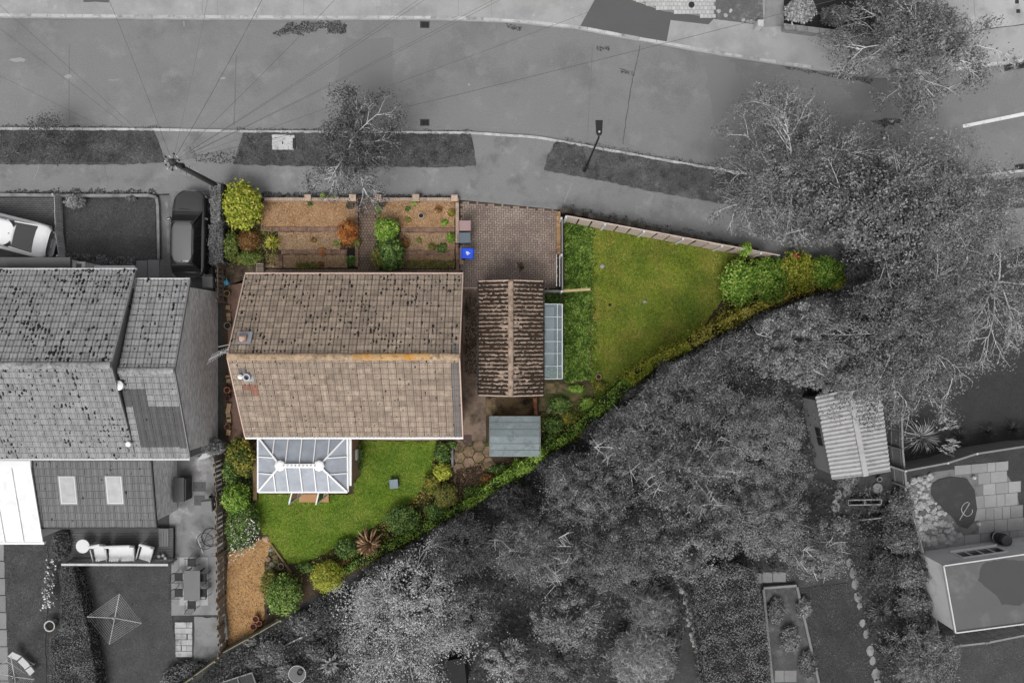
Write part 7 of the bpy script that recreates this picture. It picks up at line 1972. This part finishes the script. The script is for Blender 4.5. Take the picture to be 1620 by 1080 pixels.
# ---- rear borders of the plot
shrub('loose yellow green shrub at the top of the conservatory bed', 382, 722, 22, 1.3, y_mix, 3000, (.11, .075), ry=32, cr=.18)
shrub('dark green bush against the long fence above the round one', 366, 745, 13, 1.1, y_deep, 1300, (.1, .06), ry=22, cr=.16)
shrub('round fresh green bush beside the long fence', 374, 787, 23, 1.4, y_light, 3800, (.085, .055), ry=24, cr=.15, inner=.6)
shrub('sprawling green bush with white flowers by the gravel path', 384, 832, 28, 1.1, y_deep, 4400, (.10, .06), ry=40, cr=.18)
pt = U(388, 838, 1.0)
fl = scatter('flower', [(365, 822), (400, 818), (412, 835), (408, 862), (385, 880), (362, 890), (366, 850)], 330, .85, .06, .055, leafmat('white_petals', [(214, 208, 206), (236, 228, 232), (220, 190, 200)]), up=1.2, zj=.28, zr=.95)
tag(fl, 'scattered small white flowers on the sprawling bush by the gravel', 'flowers', kind='stuff')
shrub('low green plant in the corner where house and conservatory meet', 395, 706, 8, .6, y_olive, 500, (.09, .05), cr=.13)
shrub('narrow green plants along the brick sill of the conservatory', 568, 722, 6.5, .7, y_deep, 900, (.09, .055), ry=26, cr=.12)
shrub('dark green round shrub with glossy leaves at the gravel path', 450, 940, 29, 1.7, leafmat('speckled_green', [(52, 82, 26), (84, 118, 44), (122, 150, 66), (166, 182, 104)], clump=.2), 4600, (.10, .065), ry=34, cr=.16, inner=.65)
shrub('light olive shrub pressed against the glossy round one', 428, 924, 16, 1.2, y_olive, 1700, (.08, .05), ry=22, cr=.14)
shrub('clipped round yellow green bush near the lower boundary', 518, 911, 27, 1.5, y_bright, 5200, (.06, .04), ry=26, cr=.13, inner=.75)
rosette('dry brown sword leaved flax in the rear border', 583, 862, 32, 1.1, [(160, 122, 92), (186, 150, 118), (128, 92, 66), (110, 92, 58)], 70, .085, 'flax_plant', bend=.35)
shrub('mixed green shrub in the rear border right of the flax', 636, 822, 30, 1.1, y_deep, 3600, (.09, .06), ry=24, cr=.17)
shrub('leafy dark plants between lawn and flax', 548, 868, 20, .7, y_deep, 1600, (.10, .06), ry=18, cr=.15)
shrub('low dark plants at the lower tip of the rear lawn', 484, 897, 16, .45, y_deep, 900, (.10, .06), ry=8, cr=.13)
shrub('dark reddish plant beside the clipped yellow green bush', 548, 893, 12, .5, b_brown, 700, (.12, .05), ry=12, cr=.13)
shrub('dull green rounded shrub at the right end of the rear lawn', 706, 783, 20, 1.2, y_olive, 2800, (.06, .04), ry=20, cr=.14, inner=.6)
shrub('bright lime plant beside the hexagonal paving', 700, 745, 14, .8, y_bright, 1100, (.13, .09), ry=14, cr=.14)
shrub('green shrub at the upper right corner of the rear lawn', 700, 716, 14, .7, y_deep, 1500, (.09, .06), ry=16, cr=.15)
shrub('mixed shrub between rear lawn and lime plant', 684, 765, 14, .7, y_mix, 1300, (.09, .06), ry=18, cr=.15)
shrub('green plants under the dull rounded shrub', 690, 808, 20, .8, y_deep, 1800, (.09, .06), ry=15, cr=.16)
shrub('small plants at the rear terrace corner', 712, 703, 12, .4, y_deep, 700, (.09, .05), ry=6, cr=.12)
# boundary hedge strip in bright green
strip_lo = [(452, 966), (548, 908), (640, 860), (758, 791), (846, 732), (928, 671), (998, 606), (1038, 572), (1000, 592), (964, 628), (925, 662), (842, 722), (752, 780), (634, 850), (545, 897), (448, 955)]
segs = [([(540, 910), (640, 858), (742, 800), (738, 789), (634, 847), (536, 899)], 'fresh green hedge strip from the flax towards the paving', 3600, y_light, .75),
        ([(742, 801), (852, 732), (844, 716), (800, 742), (738, 789)], 'fresh green hedge strip below the shed', 3600, y_light, .9),
        ([(852, 733), (930, 672), (1000, 608), (986, 596), (922, 658), (846, 720)], 'mixed yellow green hedge strip right of the shed', 4600, y_light, .9),
        ([(1000, 609), (1042, 574), (1090, 552), (1082, 540), (1030, 564), (984, 596)], 'yellow green low hedge at the foot of the right lawn', 4600, y_bright, .9)]
for poly, lb, n, mt, h in segs:
    hedge(lb, poly, h, mt, n, (.09, .055), bumpy=.22, zr=.5, bark=M('green_twigs', (36, 40, 18), fine=.3))
shrub('bright green bush leaning over the shed corner', 848, 716, 14, 1.5, y_light, 1500, (.10, .07), ry=14, cr=.16)
shrub('pale green reedy plant right below the shed', 828, 737, 20, .8, y_light, 1400, (.16, .035), ry=10, cr=.18)
# vegetable corner
for x, y, r, ry, h, mt, lb in ((885, 640, 20, 14, .5, y_deep, 'low green plants behind the greenhouse'), (930, 640, 16, 12, .5, y_light, 'lighter green plants at the end of the grass strip'), (875, 672, 18, 14, .6, y_deep, 'dark green plants right of the shed'), (905, 660, 18, 12, .45, y_mix, 'yellowish weeds among the vegetable plants'),
                               (950, 612, 13, 10, .5, y_mix, 'straggly plants at the lower corner of the right lawn'), (965, 650, 12, 14, .6, y_deep, 'dark plants by the red flower at the boundary'), (900, 690, 22, 10, .5, y_mix, 'mixed weeds under the boundary hedge'), (868, 700, 12, 14, .6, y_deep, 'leafy plants squeezed between shed and hedge'), (775, 758, 16, 10, .4, b_brown, 'brown litter plants below the shed'), (790, 742, 16, 8, .4, y_deep, 'dark weeds at the shed front'), (745, 780, 14, 12, .4, y_deep, 'weeds over the lower hexagonal pavers'), (912, 615, 14, 6, .35, y_light, 'sparse green plants near the greenhouse end')):
    shrub(lb, x, y, r, h, mt, int(300 + r * ry * 4), (.09, .055), ry=ry, cr=.14, name='border_plant', cat='plant')
sheet('vegetable_patch', ragged([(862, 604), (935, 606), (940, 640), (985, 625), (930, 668), (860, 715), (856, 660)], 2, 9), .1, M('olive_patch_soil', (76, 70, 42), var=.25, fine=.35, fscale=9, c2=(140, 116, 84), thr=.62, s2=1.5, c3=(62, 80, 30), thr3=.55, s3=1.2))
slabs('patch_slabs', [(861, 606, 880, 622), (882, 608, 900, 620), (936, 606, 938, 640), (852, 628, 864, 650)], M('mossy_tan_slab', (120, 104, 78), var=.2, fine=.2, c2=(70, 66, 44), thr=.5, s2=3), .108)
for i, (x, y) in enumerate(((889, 655), (905, 655), (895, 662), (928, 645), (867, 650), (887, 668))):
    b = MB(); rock(b, U(x, y, .1), .14, .6); tag(b.build('patch_stone', m_rock), ('pale stone left of its twin in the vegetable corner', 'pale stone right of its twin in the vegetable corner', 'pale stone below the twin stones', 'pale stone farthest right in the vegetable corner', 'pale stone nearest the red wall end', 'lowest pale stone of the vegetable corner')[i], 'stone', 'stones in the vegetable corner')
tag(scatter('flower', [(941, 638), (948, 638), (948, 646), (941, 646)], 26, .6, .09, .08, leafmat('red_petals', [(170, 44, 52), (200, 66, 80)]), up=1.2, zj=.1), 'small red flower head near the boundary hedge', 'flower', kind='stuff')
tag(scatter('weeds', [(736, 470), (757, 470), (757, 600), (736, 590)], 1800, .105, .06, .045, leafmat('black_moss', [(22, 18, 14), (44, 36, 26), (66, 56, 38)]), up=.9, zj=.04), 'dark moss and litter in the side passage', 'moss', kind='stuff')
tag(scatter('weeds', [(861, 463), (888, 463), (888, 480), (861, 480)], 900, .11, .12, .06, y_deep, up=.4, zj=.15), 'dark greenery between the side gate and the greenhouse', 'weeds', kind='stuff')
# right tip of the plot
shrub('pale yellow green bush at the right end of the lawn', 1168, 447, 31, 1.6, y_light, 3600, (.12, .08), ry=40, cr=.2)
shrub('green bush in the middle of the right tip', 1215, 443, 34, 1.7, y_light, 4200, (.10, .07), ry=38, cr=.2)
shrub('dark green bush at the farthest right tip of the plot', 1304, 431, 34, 1.7, y_light, 3800, (.11, .07), ry=26, cr=.19)
shrub('yellow green bush between the dark bush and the middle one', 1260, 430, 34, 1.6, y_bright, 3600, (.11, .07), ry=34, cr=.19)
shrub('small bush on the panel fence end', 1176, 396, 9, 1.9, y_light, 600, (.10, .07), ry=12, cr=.14)
hedge('golden hedge line along the lower edge of the right tip', [(1096, 548), (1140, 524), (1196, 493), (1245, 470), (1300, 455), (1334, 446), (1290, 444), (1236, 456), (1186, 480), (1130, 512), (1096, 530)], .9, leafmat('golden_hedge', [(140, 138, 40), (180, 172, 58), (208, 196, 92), (224, 212, 130)], cscale=3), 6200, (.10, .065), bumpy=.25, zr=.5, bark=M('green_twigs', 30))
tag(scatter('flower', [(1256, 402), (1263, 402), (1263, 408), (1256, 408)], 14, 1.7, .09, .08, leafmat('red_petals', [(170, 44, 52), (200, 66, 80)]), up=1.2, zj=.1, zr=1.7), 'small red flower at the top of the right tip', 'flower', kind='stuff')

# ---- street trees in grey
branchy('small pale limbed street tree on the verge above the front path', 553, 221, 50, 5.4, g_dark, m_bark_p, 9, 6500, (.10, .055), (7, 4, 2), ry=70, rad=.045, fill=.4, shift=(.3, .3))
branchy('tiny pale shrub like tree on the left verge', 62, 215, 30, 2.6, g_dark, m_bark_g, 9, 1500, (.10, .04), (5, 3, 1), ry=24, rad=.022, fill=.1, name='young_tree')
branchy('tall overhanging tree with pale limbs at the top of the photo', 1462, 60, 88, 7.0, g_mid, m_bark_p, 12, 11000, (.12, .06), (6, 4, 2), ry=76, rad=.055, fill=.5)
bushy('dense dark conifer bush behind the low far garden wall', 1382, 28, 42, 2.6, g_dark, 5200, (.16, .05), ry=36, cr=.3, name='conifer_bush', feather=True)
shrub('white flowering round shrub behind the low far garden wall', 1265, 18, 25, 1.2, g_silver, 2600, (.12, .08), ry=19, cr=.15, grey=True, inner=.65)
shrub('dark ferny plant between the white shrub and the conifer bush', 1320, 26, 25, .9, g_mid, 2000, (.16, .04), ry=16, cr=.2, grey=True)
sheet('far_bed', [(1240, -10), (1400, -10), (1400, 60), (1352, 54), (1240, 40)], .1, m_soil_g)
KO = plotworld(4.2)
KO_L = PLOT_W
branchy('large birch with white limbs beside the pavement bend', 1262, 270, 94, 7.5, g_mid, m_bark_p, 15, 13000, (.11, .055), (7, 5, 2), keepout=KO, ry=102, rad=.06, fill=.45)
branchy('broad dark birch in the middle of the right tree group', 1385, 352, 118, 8.0, g_mid, m_bark_p, 12, 15000, (.15, .085), (6, 4, 2), keepout=KO, ry=108, rad=.05, fill=.7)
branchy('pale feathery tree overhanging the road at the right', 1505, 335, 92, 7.5, g_soft, m_bark_g, 14, 15000, (.11, .045), (7, 5, 2), rad=.04, fill=.5, ry=96)
branchy('bare limbed pale tree at the right edge above the dark lawn', 1590, 445, 70, 7.0, g_soft, m_bark_p, 11, 5200, (.10, .05), (7, 5, 2), rad=.045, fill=.3, ry=90)
branchy('wide dark tree above the corrugated shed', 1440, 520, 118, 8.0, g_mid, m_bark_p, 12, 17000, (.10, .05), (6, 4, 2), rad=.05, fill=.65, ry=125, keepout=KO)
bushy('light grey leaved tree below the right tip of the plot', 1255, 545, 92, 6.0, g_soft, 13000, (.15, .075), ry=72, cr=.4, keepout=KO, pale=6, bark=m_bark_p)
bushy('grey leaved tree pressing on the top of the corrugated shed', 1330, 585, 62, 5.5, g_soft, 8000, (.12, .055), ry=48, cr=.38, pale=4)
bushy('small dark tree between the right tip and the street trees', 1365, 478, 55, 5.0, g_dark, 7000, (.12, .06), ry=48, cr=.38, keepout=KO)
bushy('tree crown overhanging the right side of the corrugated shed', 1420, 610, 40, 5.0, g_mid, 4500, (.11, .05), ry=48, cr=.34)
bushy('narrow dark tree beside the golden hedge line', 1160, 560, 55, 5.0, g_feath, 7500, (.20, .04), ry=40, cr=.42, keepout=KO, feather=True)
# ---- the dark wood below the plot
F = dict(keepout=KO_L)
bushy('dark feathery conifer nearest the lower right lawn boundary', 1075, 625, 88, 6.0, g_feath, 14000, (.24, .045), ry=80, cr=.5, feather=True, name='conifer_tree', **F)
bushy('feathery conifer left of the lower right lawn boundary conifer', 1005, 690, 82, 5.5, g_feath, 12500, (.22, .045), ry=66, cr=.48, feather=True, name='conifer_tree', pale=5, bark=m_bark_p, **F)
bushy('big rounded grey crown left of the corrugated shed', 1190, 690, 88, 6.5, g_soft, 14000, (.11, .05), ry=88, cr=.46, pale=4, **F)
bushy('grey leaved crown below the corrugated shed trees', 1200, 815, 78, 6.0, g_soft, 12500, (.12, .055), ry=72, cr=.44, **F)
bushy('dark feathery crown in the middle of the wood', 1090, 745, 88, 6.5, g_feath, 14000, (.22, .045), ry=80, cr=.48, feather=True, pale=8, bark=m_bark_p, **F)
bushy('dark clumped crown below the middle of the wood', 1080, 850, 84, 5.5, g_mid, 11000, (.17, .08), ry=66, cr=.46, **F)
bushy('dark mossy crown next to the boundary hedge', 930, 775, 84, 5.0, g_mid, 13000, (.14, .06), ry=68, cr=.44, **F)
bushy('grey crown with pale twigs in the lower wood', 850, 868, 78, 5.2, g_mid, 11000, (.12, .05), ry=62, cr=.42, pale=9, bark=m_bark_p, **F)
bushy('dense dark crown right of the pale twig tree', 970, 880, 78, 5.0, g_mid, 13000, (.10, .055), ry=60, cr=.42, **F)
bushy('shaggy dark yew next to the lower boundary', 735, 870, 70, 3.6, g_dark, 11000, (.2, .05), ry=58, cr=.34, feather=True, name='yew_tree', **F)
bushy('low dark yew below the flax', 645, 905, 55, 2.6, g_dark, 6500, (.16, .05), ry=36, cr=.3, feather=True, name='yew_tree', **F)
branchy('silver leaved tree with fine pale twigs at the bottom', 640, 975, 76, 4.6, g_silver, m_bark_p, 14, 11000, (.095, .062), (7, 5, 2), name='silver_tree', rad=.035, fill=.55, ry=96, keepout=KO, jit=.2)
bushy('dark rounded tree right of the silver one', 738, 960, 52, 3.8, g_mid, 7000, (.12, .06), ry=48, cr=.34, **F)
bushy('bright leaved bush at the bottom edge below the black gap', 800, 1045, 44, 2.6, g_light, 4200, (.14, .08), ry=38, cr=.28)
bushy('grey bushy crown right of the black gap', 900, 975, 66, 4.2, g_soft, 8500, (.15, .08), ry=60, cr=.38)
bushy('grey bushy crown at the bottom edge right of the bright bush', 890, 1060, 60, 3.6, g_mid, 7500, (.12, .06), ry=40, cr=.36)
shrub('tall pale ornamental grass at the bottom edge', 1015, 1040, 56, 1.7, g_light, 6500, (.34, .022), ry=52, cr=.35, grey=True, name='ornamental_grass', cat='grass plant')
shrub('wispy pale grass clump above the ornamental grass', 1030, 960, 42, 1.4, g_soft, 4200, (.30, .022), ry=38, cr=.32, grey=True, name='ornamental_grass', cat='grass plant')
hedge('large clipped small leaved hedge mound at the bottom', [(1098, 905), (1150, 892), (1196, 900), (1208, 960), (1218, 1030), (1222, 1100), (1118, 1100), (1108, 1010), (1100, 960)], 1.7, g_mid, 17000, (.07, .045), bumpy=.14)
bushy('light apple tree above the narrow lawn', 1290, 872, 56, 4.0, g_soft, 6800, (.12, .06), ry=46, cr=.36, pale=5, bark=m_bark_p)
bushy('leafy dark tree below the corrugated shed wall', 1245, 745, 40, 4.0, g_mid, 4500, (.12, .055), ry=40, cr=.34)
# right garden borders
for x, y, r, ry, h, mt, lb, nm in ((1425, 800, 22, 30, .8, g_mid, 'grey shrub along the fence above the rocks', 'shrub'), (1425, 850, 30, 28, 1.0, g_mid, 'wide shrub left of the annexe wall', 'shrub'), (1440, 905, 32, 30, 1.1, g_mid, 'leafy shrub by the white annexe corner', 'shrub'), (1400, 900, 26, 30, .9, g_dark, 'dark shrub beside the stepping stones', 'shrub'),
                               (1445, 955, 30, 28, 1.0, g_mid, 'grey shrub below the annexe corner', 'shrub'), (1330, 830, 18, 14, .5, g_soft, 'pale plants beside the raised bed', 'shrub'), (1340, 760, 18, 12, .6, g_mid, 'weeds under the corrugated shed eave', 'shrub'), (1272, 960, 12, 18, .5, g_soft, 'vegetable plants at the top of the bed', 'vegetable_plant'), (1250, 1010, 16, 22, .6, g_soft, 'pale vegetable plants in the middle of the bed', 'vegetable_plant'), (1278, 1050, 15, 22, .6, g_mid, 'darker vegetable plants by the lawn board', 'vegetable_plant'), (1228, 965, 14, 22, .5, g_mid, 'small vegetable plants on the hedge side', 'vegetable_plant'),
                               (1405, 820, 12, 22, .7, g_dark, 'dark leafy plants right of the raised bed', 'shrub')):
    shrub(lb, x, y, r, h, mt, int(400 + r * ry * 3.2), (.10, .055), ry=ry, cr=.18, name=nm, cat='shrub' if nm == 'shrub' else 'vegetable', grey=True)
bushy('pale plumed conifer bush in the lower right', 1462, 1040, 52, 2.2, g_soft, 7500, (.24, .045), ry=50, cr=.34, name='conifer_bush', feather=True)
rosette('dark spiky yucca right of the stepping stones', 1395, 968, 26, .9, [96, 120, 74, 60], 52, .05, 'yucca_plant')
rosette('spiky grass plant above the plumed conifer bush', 1410, 1032, 22, .8, [80, 104, 64], 40, .04, 'yucca_plant')
rosette('pampas grass with pale plumes beyond the board fence', 1462, 692, 40, 1.3, [120, 150, 96, 176], 90, .035, 'pampas_grass', plume=12)
for x in (1520, 1565, 1605):
    rosette('low dark strap leaved clump along the lawn fence, %s' % {1520: 'nearest the pampas grass', 1565: 'middle one', 1605: 'nearest the right edge'}[x], x, 690 - (x - 1520) * .12, 22, .7, [52, 66, 44], 40, .03, 'strap_plant')
# lower left corner plants
rosette('round pale rosette plant like a sunburst at the bottom', 523, 1049, 26, .5, [112, 136, 92, 150], 40, .13, 'rosette_plant', bend=.2)
for x, y, r, ry, h, mt, lb in ((430, 1030, 26, 22, .7, g_mid, 'grey mixed plants below the weathered fence'), (400, 1040, 18, 16, .6, g_dark, 'dark plants above the tilted cold frame'), (480, 985, 26, 18, .9, g_mid, 'grey plants right of the weathered fence'), (530, 965, 40, 28, 1.2, g_dark, 'dark shrub below the two round bushes of the plot'), (560, 1020, 28, 30, .9, g_mid, 'grey border plants left of the silver tree'), (450, 1062, 14, 14, .5, g_soft, 'pale plants left of the round glass table'), (500, 1030, 18, 14, .6, g_mid, 'small grey plants above the round glass table'), (590, 935, 36, 22, 1.3, g_dark, 'dark shrub above the silver tree'), (560, 1068, 22, 16, .7, g_mid, 'grey plants at the bottom edge by the silver tree'), (395, 1012, 12, 8, .4, g_mid, 'small grey plants along the weathered fence')):
    shrub(lb, x, y, r, h, mt, int(500 + r * ry * 3.0), (.11, .055), ry=ry, cr=.2, keepout=plotworld(.6), grey=True)
# left neighbour's planting
hedge('long clipped dark hedge between the two lower left lawns', [(92, 897), (112, 894), (126, 950), (140, 1010), (155, 1110), (76, 1110), (76, 1010), (92, 1000), (94, 950)], 1.1, g_mid, 12000, (.055, .035), bumpy=.08)
for i, (x, y) in enumerate(((124, 930), (132, 965), (141, 1000), (149, 1035))):
    shrub('dark border plants by the long hedge, %s' % ('topmost', 'second from the top', 'third from the top', 'lowest')[i], x, y, 9, .5, g_dark, 700, (.09, .05), ry=18, cr=.14, grey=True, name='border_plant', cat='plant')
shrub('dark climbing plants at the left end of the deck', 98, 860, 15, .9, g_dark, 1700, (.10, .05), ry=28, cr=.17, grey=True)
fl = scatter('flower', [(76, 878), (84, 880), (88, 905), (84, 935), (92, 945), (80, 968), (68, 962), (74, 915)], 120, .7, .09, .08, leafmat('pale_petals', [190, 220, 238]), up=1.2, zj=.4, zr=.8)
tag(fl, 'scattered pale flowers on the tall stem beside the long hedge', 'flowers', kind='stuff')
shrub('thin flowering shrub carrying pale blossoms by the long hedge', 80, 925, 10, .9, g_mid, 700, (.09, .045), ry=45, cr=.13, grey=True)
shrub('bare grey twiggy bush by the corner of the left gable', 340, 706, 16, 1.4, g_soft, 1300, (.14, .03), ry=15, cr=.22, grey=True, keepout=plotworld(1.2))
hedge('low hedge bank at the bottom of the left lawn', [(262, 1060), (300, 1050), (330, 1052), (296, 1078), (286, 1110), (240, 1110)], .6, g_mid, 2600, (.08, .05), bumpy=.15)
# understorey over the bare soil between the neighbours' trees
und = [(1010, 612), (1130, 540), (1340, 455), (1480, 440), (1480, 640), (1285, 640), (1290, 760), (1330, 770), (1330, 900), (1200, 905), (1100, 905), (1060, 1100), (560, 1100), (460, 978), (640, 872), (850, 742), (930, 682)]
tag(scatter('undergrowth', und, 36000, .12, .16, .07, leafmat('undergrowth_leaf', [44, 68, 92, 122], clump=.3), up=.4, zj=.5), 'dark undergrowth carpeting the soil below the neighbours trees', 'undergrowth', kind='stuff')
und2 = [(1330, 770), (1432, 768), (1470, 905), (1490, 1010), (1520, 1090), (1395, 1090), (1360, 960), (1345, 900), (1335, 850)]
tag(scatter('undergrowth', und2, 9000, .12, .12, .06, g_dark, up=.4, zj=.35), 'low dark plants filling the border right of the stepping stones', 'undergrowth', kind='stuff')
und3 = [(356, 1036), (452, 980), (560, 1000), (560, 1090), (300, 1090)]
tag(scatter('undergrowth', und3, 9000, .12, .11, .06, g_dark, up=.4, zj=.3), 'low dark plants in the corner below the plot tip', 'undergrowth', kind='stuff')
tag(scatter('leaf_litter', [(722, 742), (760, 735), (772, 762), (745, 806), (720, 806)], 2600, .125, .09, .06, leafmat('brown_litter', [(40, 32, 24), (74, 56, 40), (104, 84, 60)]), up=.9, zj=.05), 'brown leaf litter over the lower hexagonal pavers', 'leaf litter', kind='stuff')
tag(scatter('weeds', [(718, 697), (776, 697), (774, 745), (720, 745)], 1500, .115, .05, .03, y_olive, up=.6, zj=.02), 'moss and weeds in the joints of the hexagonal pavers', 'moss', kind='stuff')
shrub('green plants growing inside the lower end of the greenhouse', 875, 588, 11, 1.3, y_deep, 700, (.10, .06), ry=10, cr=.15, name='greenhouse_plant', cat='plant')

# ground cover knitting the borders of the plot together
for poly, n, mt, lb, zj in (([(690, 698), (716, 698), (716, 800), (640, 855), (545, 905), (500, 912), (470, 905), (476, 893), (512, 878), (560, 851), (626, 813), (672, 769)], 5200, y_mix, 'low mixed ground cover in the border below the rear lawn', .22),
                            ([(357, 700), (402, 702), (402, 800), (412, 840), (400, 862), (360, 880)], 2600, y_deep, 'low ground cover in the bed beside the long fence', .25),
                            ([(430, 862), (460, 905), (480, 912), (470, 960), (440, 972), (420, 950), (420, 890)], 1300, y_olive, 'low plants between the rockery and the round shrubs', .15),
                            ([(1150, 408), (1212, 408), (1250, 416), (1330, 446), (1250, 470), (1150, 520), (1096, 546), (1120, 512), (1148, 470)], 5200, y_mix, 'low yellow green cover under the bushes of the right tip', .4),
                            ([(856, 650), (935, 640), (985, 615), (1000, 600), (930, 668), (850, 730)], 2600, y_olive, 'low weeds between the vegetable corner and the boundary', .2),
                            ([(354, 352), (412, 352), (440, 370), (440, 420), (356, 420)], 1800, y_olive, 'low plants filling the corner bed under the front bushes', .15),
                            ([(538, 360), (565, 360), (565, 392), (538, 392)], 500, b_brown, 'brown fallen leaves around the orange shrub', .05),
                            ([(596, 346), (632, 346), (632, 426), (592, 426)], 1600, y_deep, 'low green cover under the shrubs right of the path', .25)):
    tag(scatter('ground_cover', poly, n, .11, .10, .06, mt, up=.5, zj=zj), lb, 'ground cover', kind='stuff')

# low grey growth outside the fence and hedge line
for x, y, r, ry, h, mt, lb in ((1366, 438, 36, 34, 2.6, g_soft, 'low grey bush just beyond the farthest tip of the plot'), (1352, 398, 30, 18, 2.2, g_dark, 'low dark bush on the street side of the tip'), (1275, 380, 36, 14, 2.0, g_mid, 'low grey bush behind the end of the panel fence'), (1300, 492, 42, 26, 2.4, g_soft, 'low pale bush below the golden hedge near the tip'),
                               (1225, 516, 40, 24, 2.2, g_mid, 'low grey bush below the middle of the golden hedge'), (1150, 556, 42, 24, 2.2, g_mid, 'low grey bush below the start of the golden hedge'), (1080, 590, 40, 20, 2.2, g_dark, 'low dark bush below the yellow green hedge'), (1020, 630, 34, 24, 2.0, g_dark, 'low dark bush at the bend of the boundary'), (960, 684, 40, 26, 2.0, g_dark, 'low dark bush along the mixed hedge strip'),
                               (890, 738, 42, 26, 2.0, g_dark, 'low dark bush right of the shed hedge'), (810, 792, 42, 26, 2.0, g_dark, 'low dark bush below the shed hedge'), (720, 846, 42, 26, 1.9, g_dark, 'low dark bush below the paving hedge'), (620, 904, 44, 24, 1.8, g_dark, 'low dark bush below the flax hedge')):
    shrub(lb, x, y, r, h, mt, int(r * ry * 4.2), (.13, .05), ry=ry, cr=.26, keepout=plotworld(1.3), grey=True, name='wild_bush', cat='bush', inner=.35)

shrub('yellow leafed bush at the very point of the right tip', 1320, 446, 17, 1.3, y_bright, 1300, (.10, .07), ry=12, cr=.15)
tag(scatter('weeds', ragged([(928, 356), (944, 360), (942, 470), (945, 600), (930, 604)], 5, 8), 1500, .115, .14, .04, m_blade_s, up=.4, zj=.12), 'ragged grass tufts where the long strip meets the right lawn', 'grass', kind='stuff')
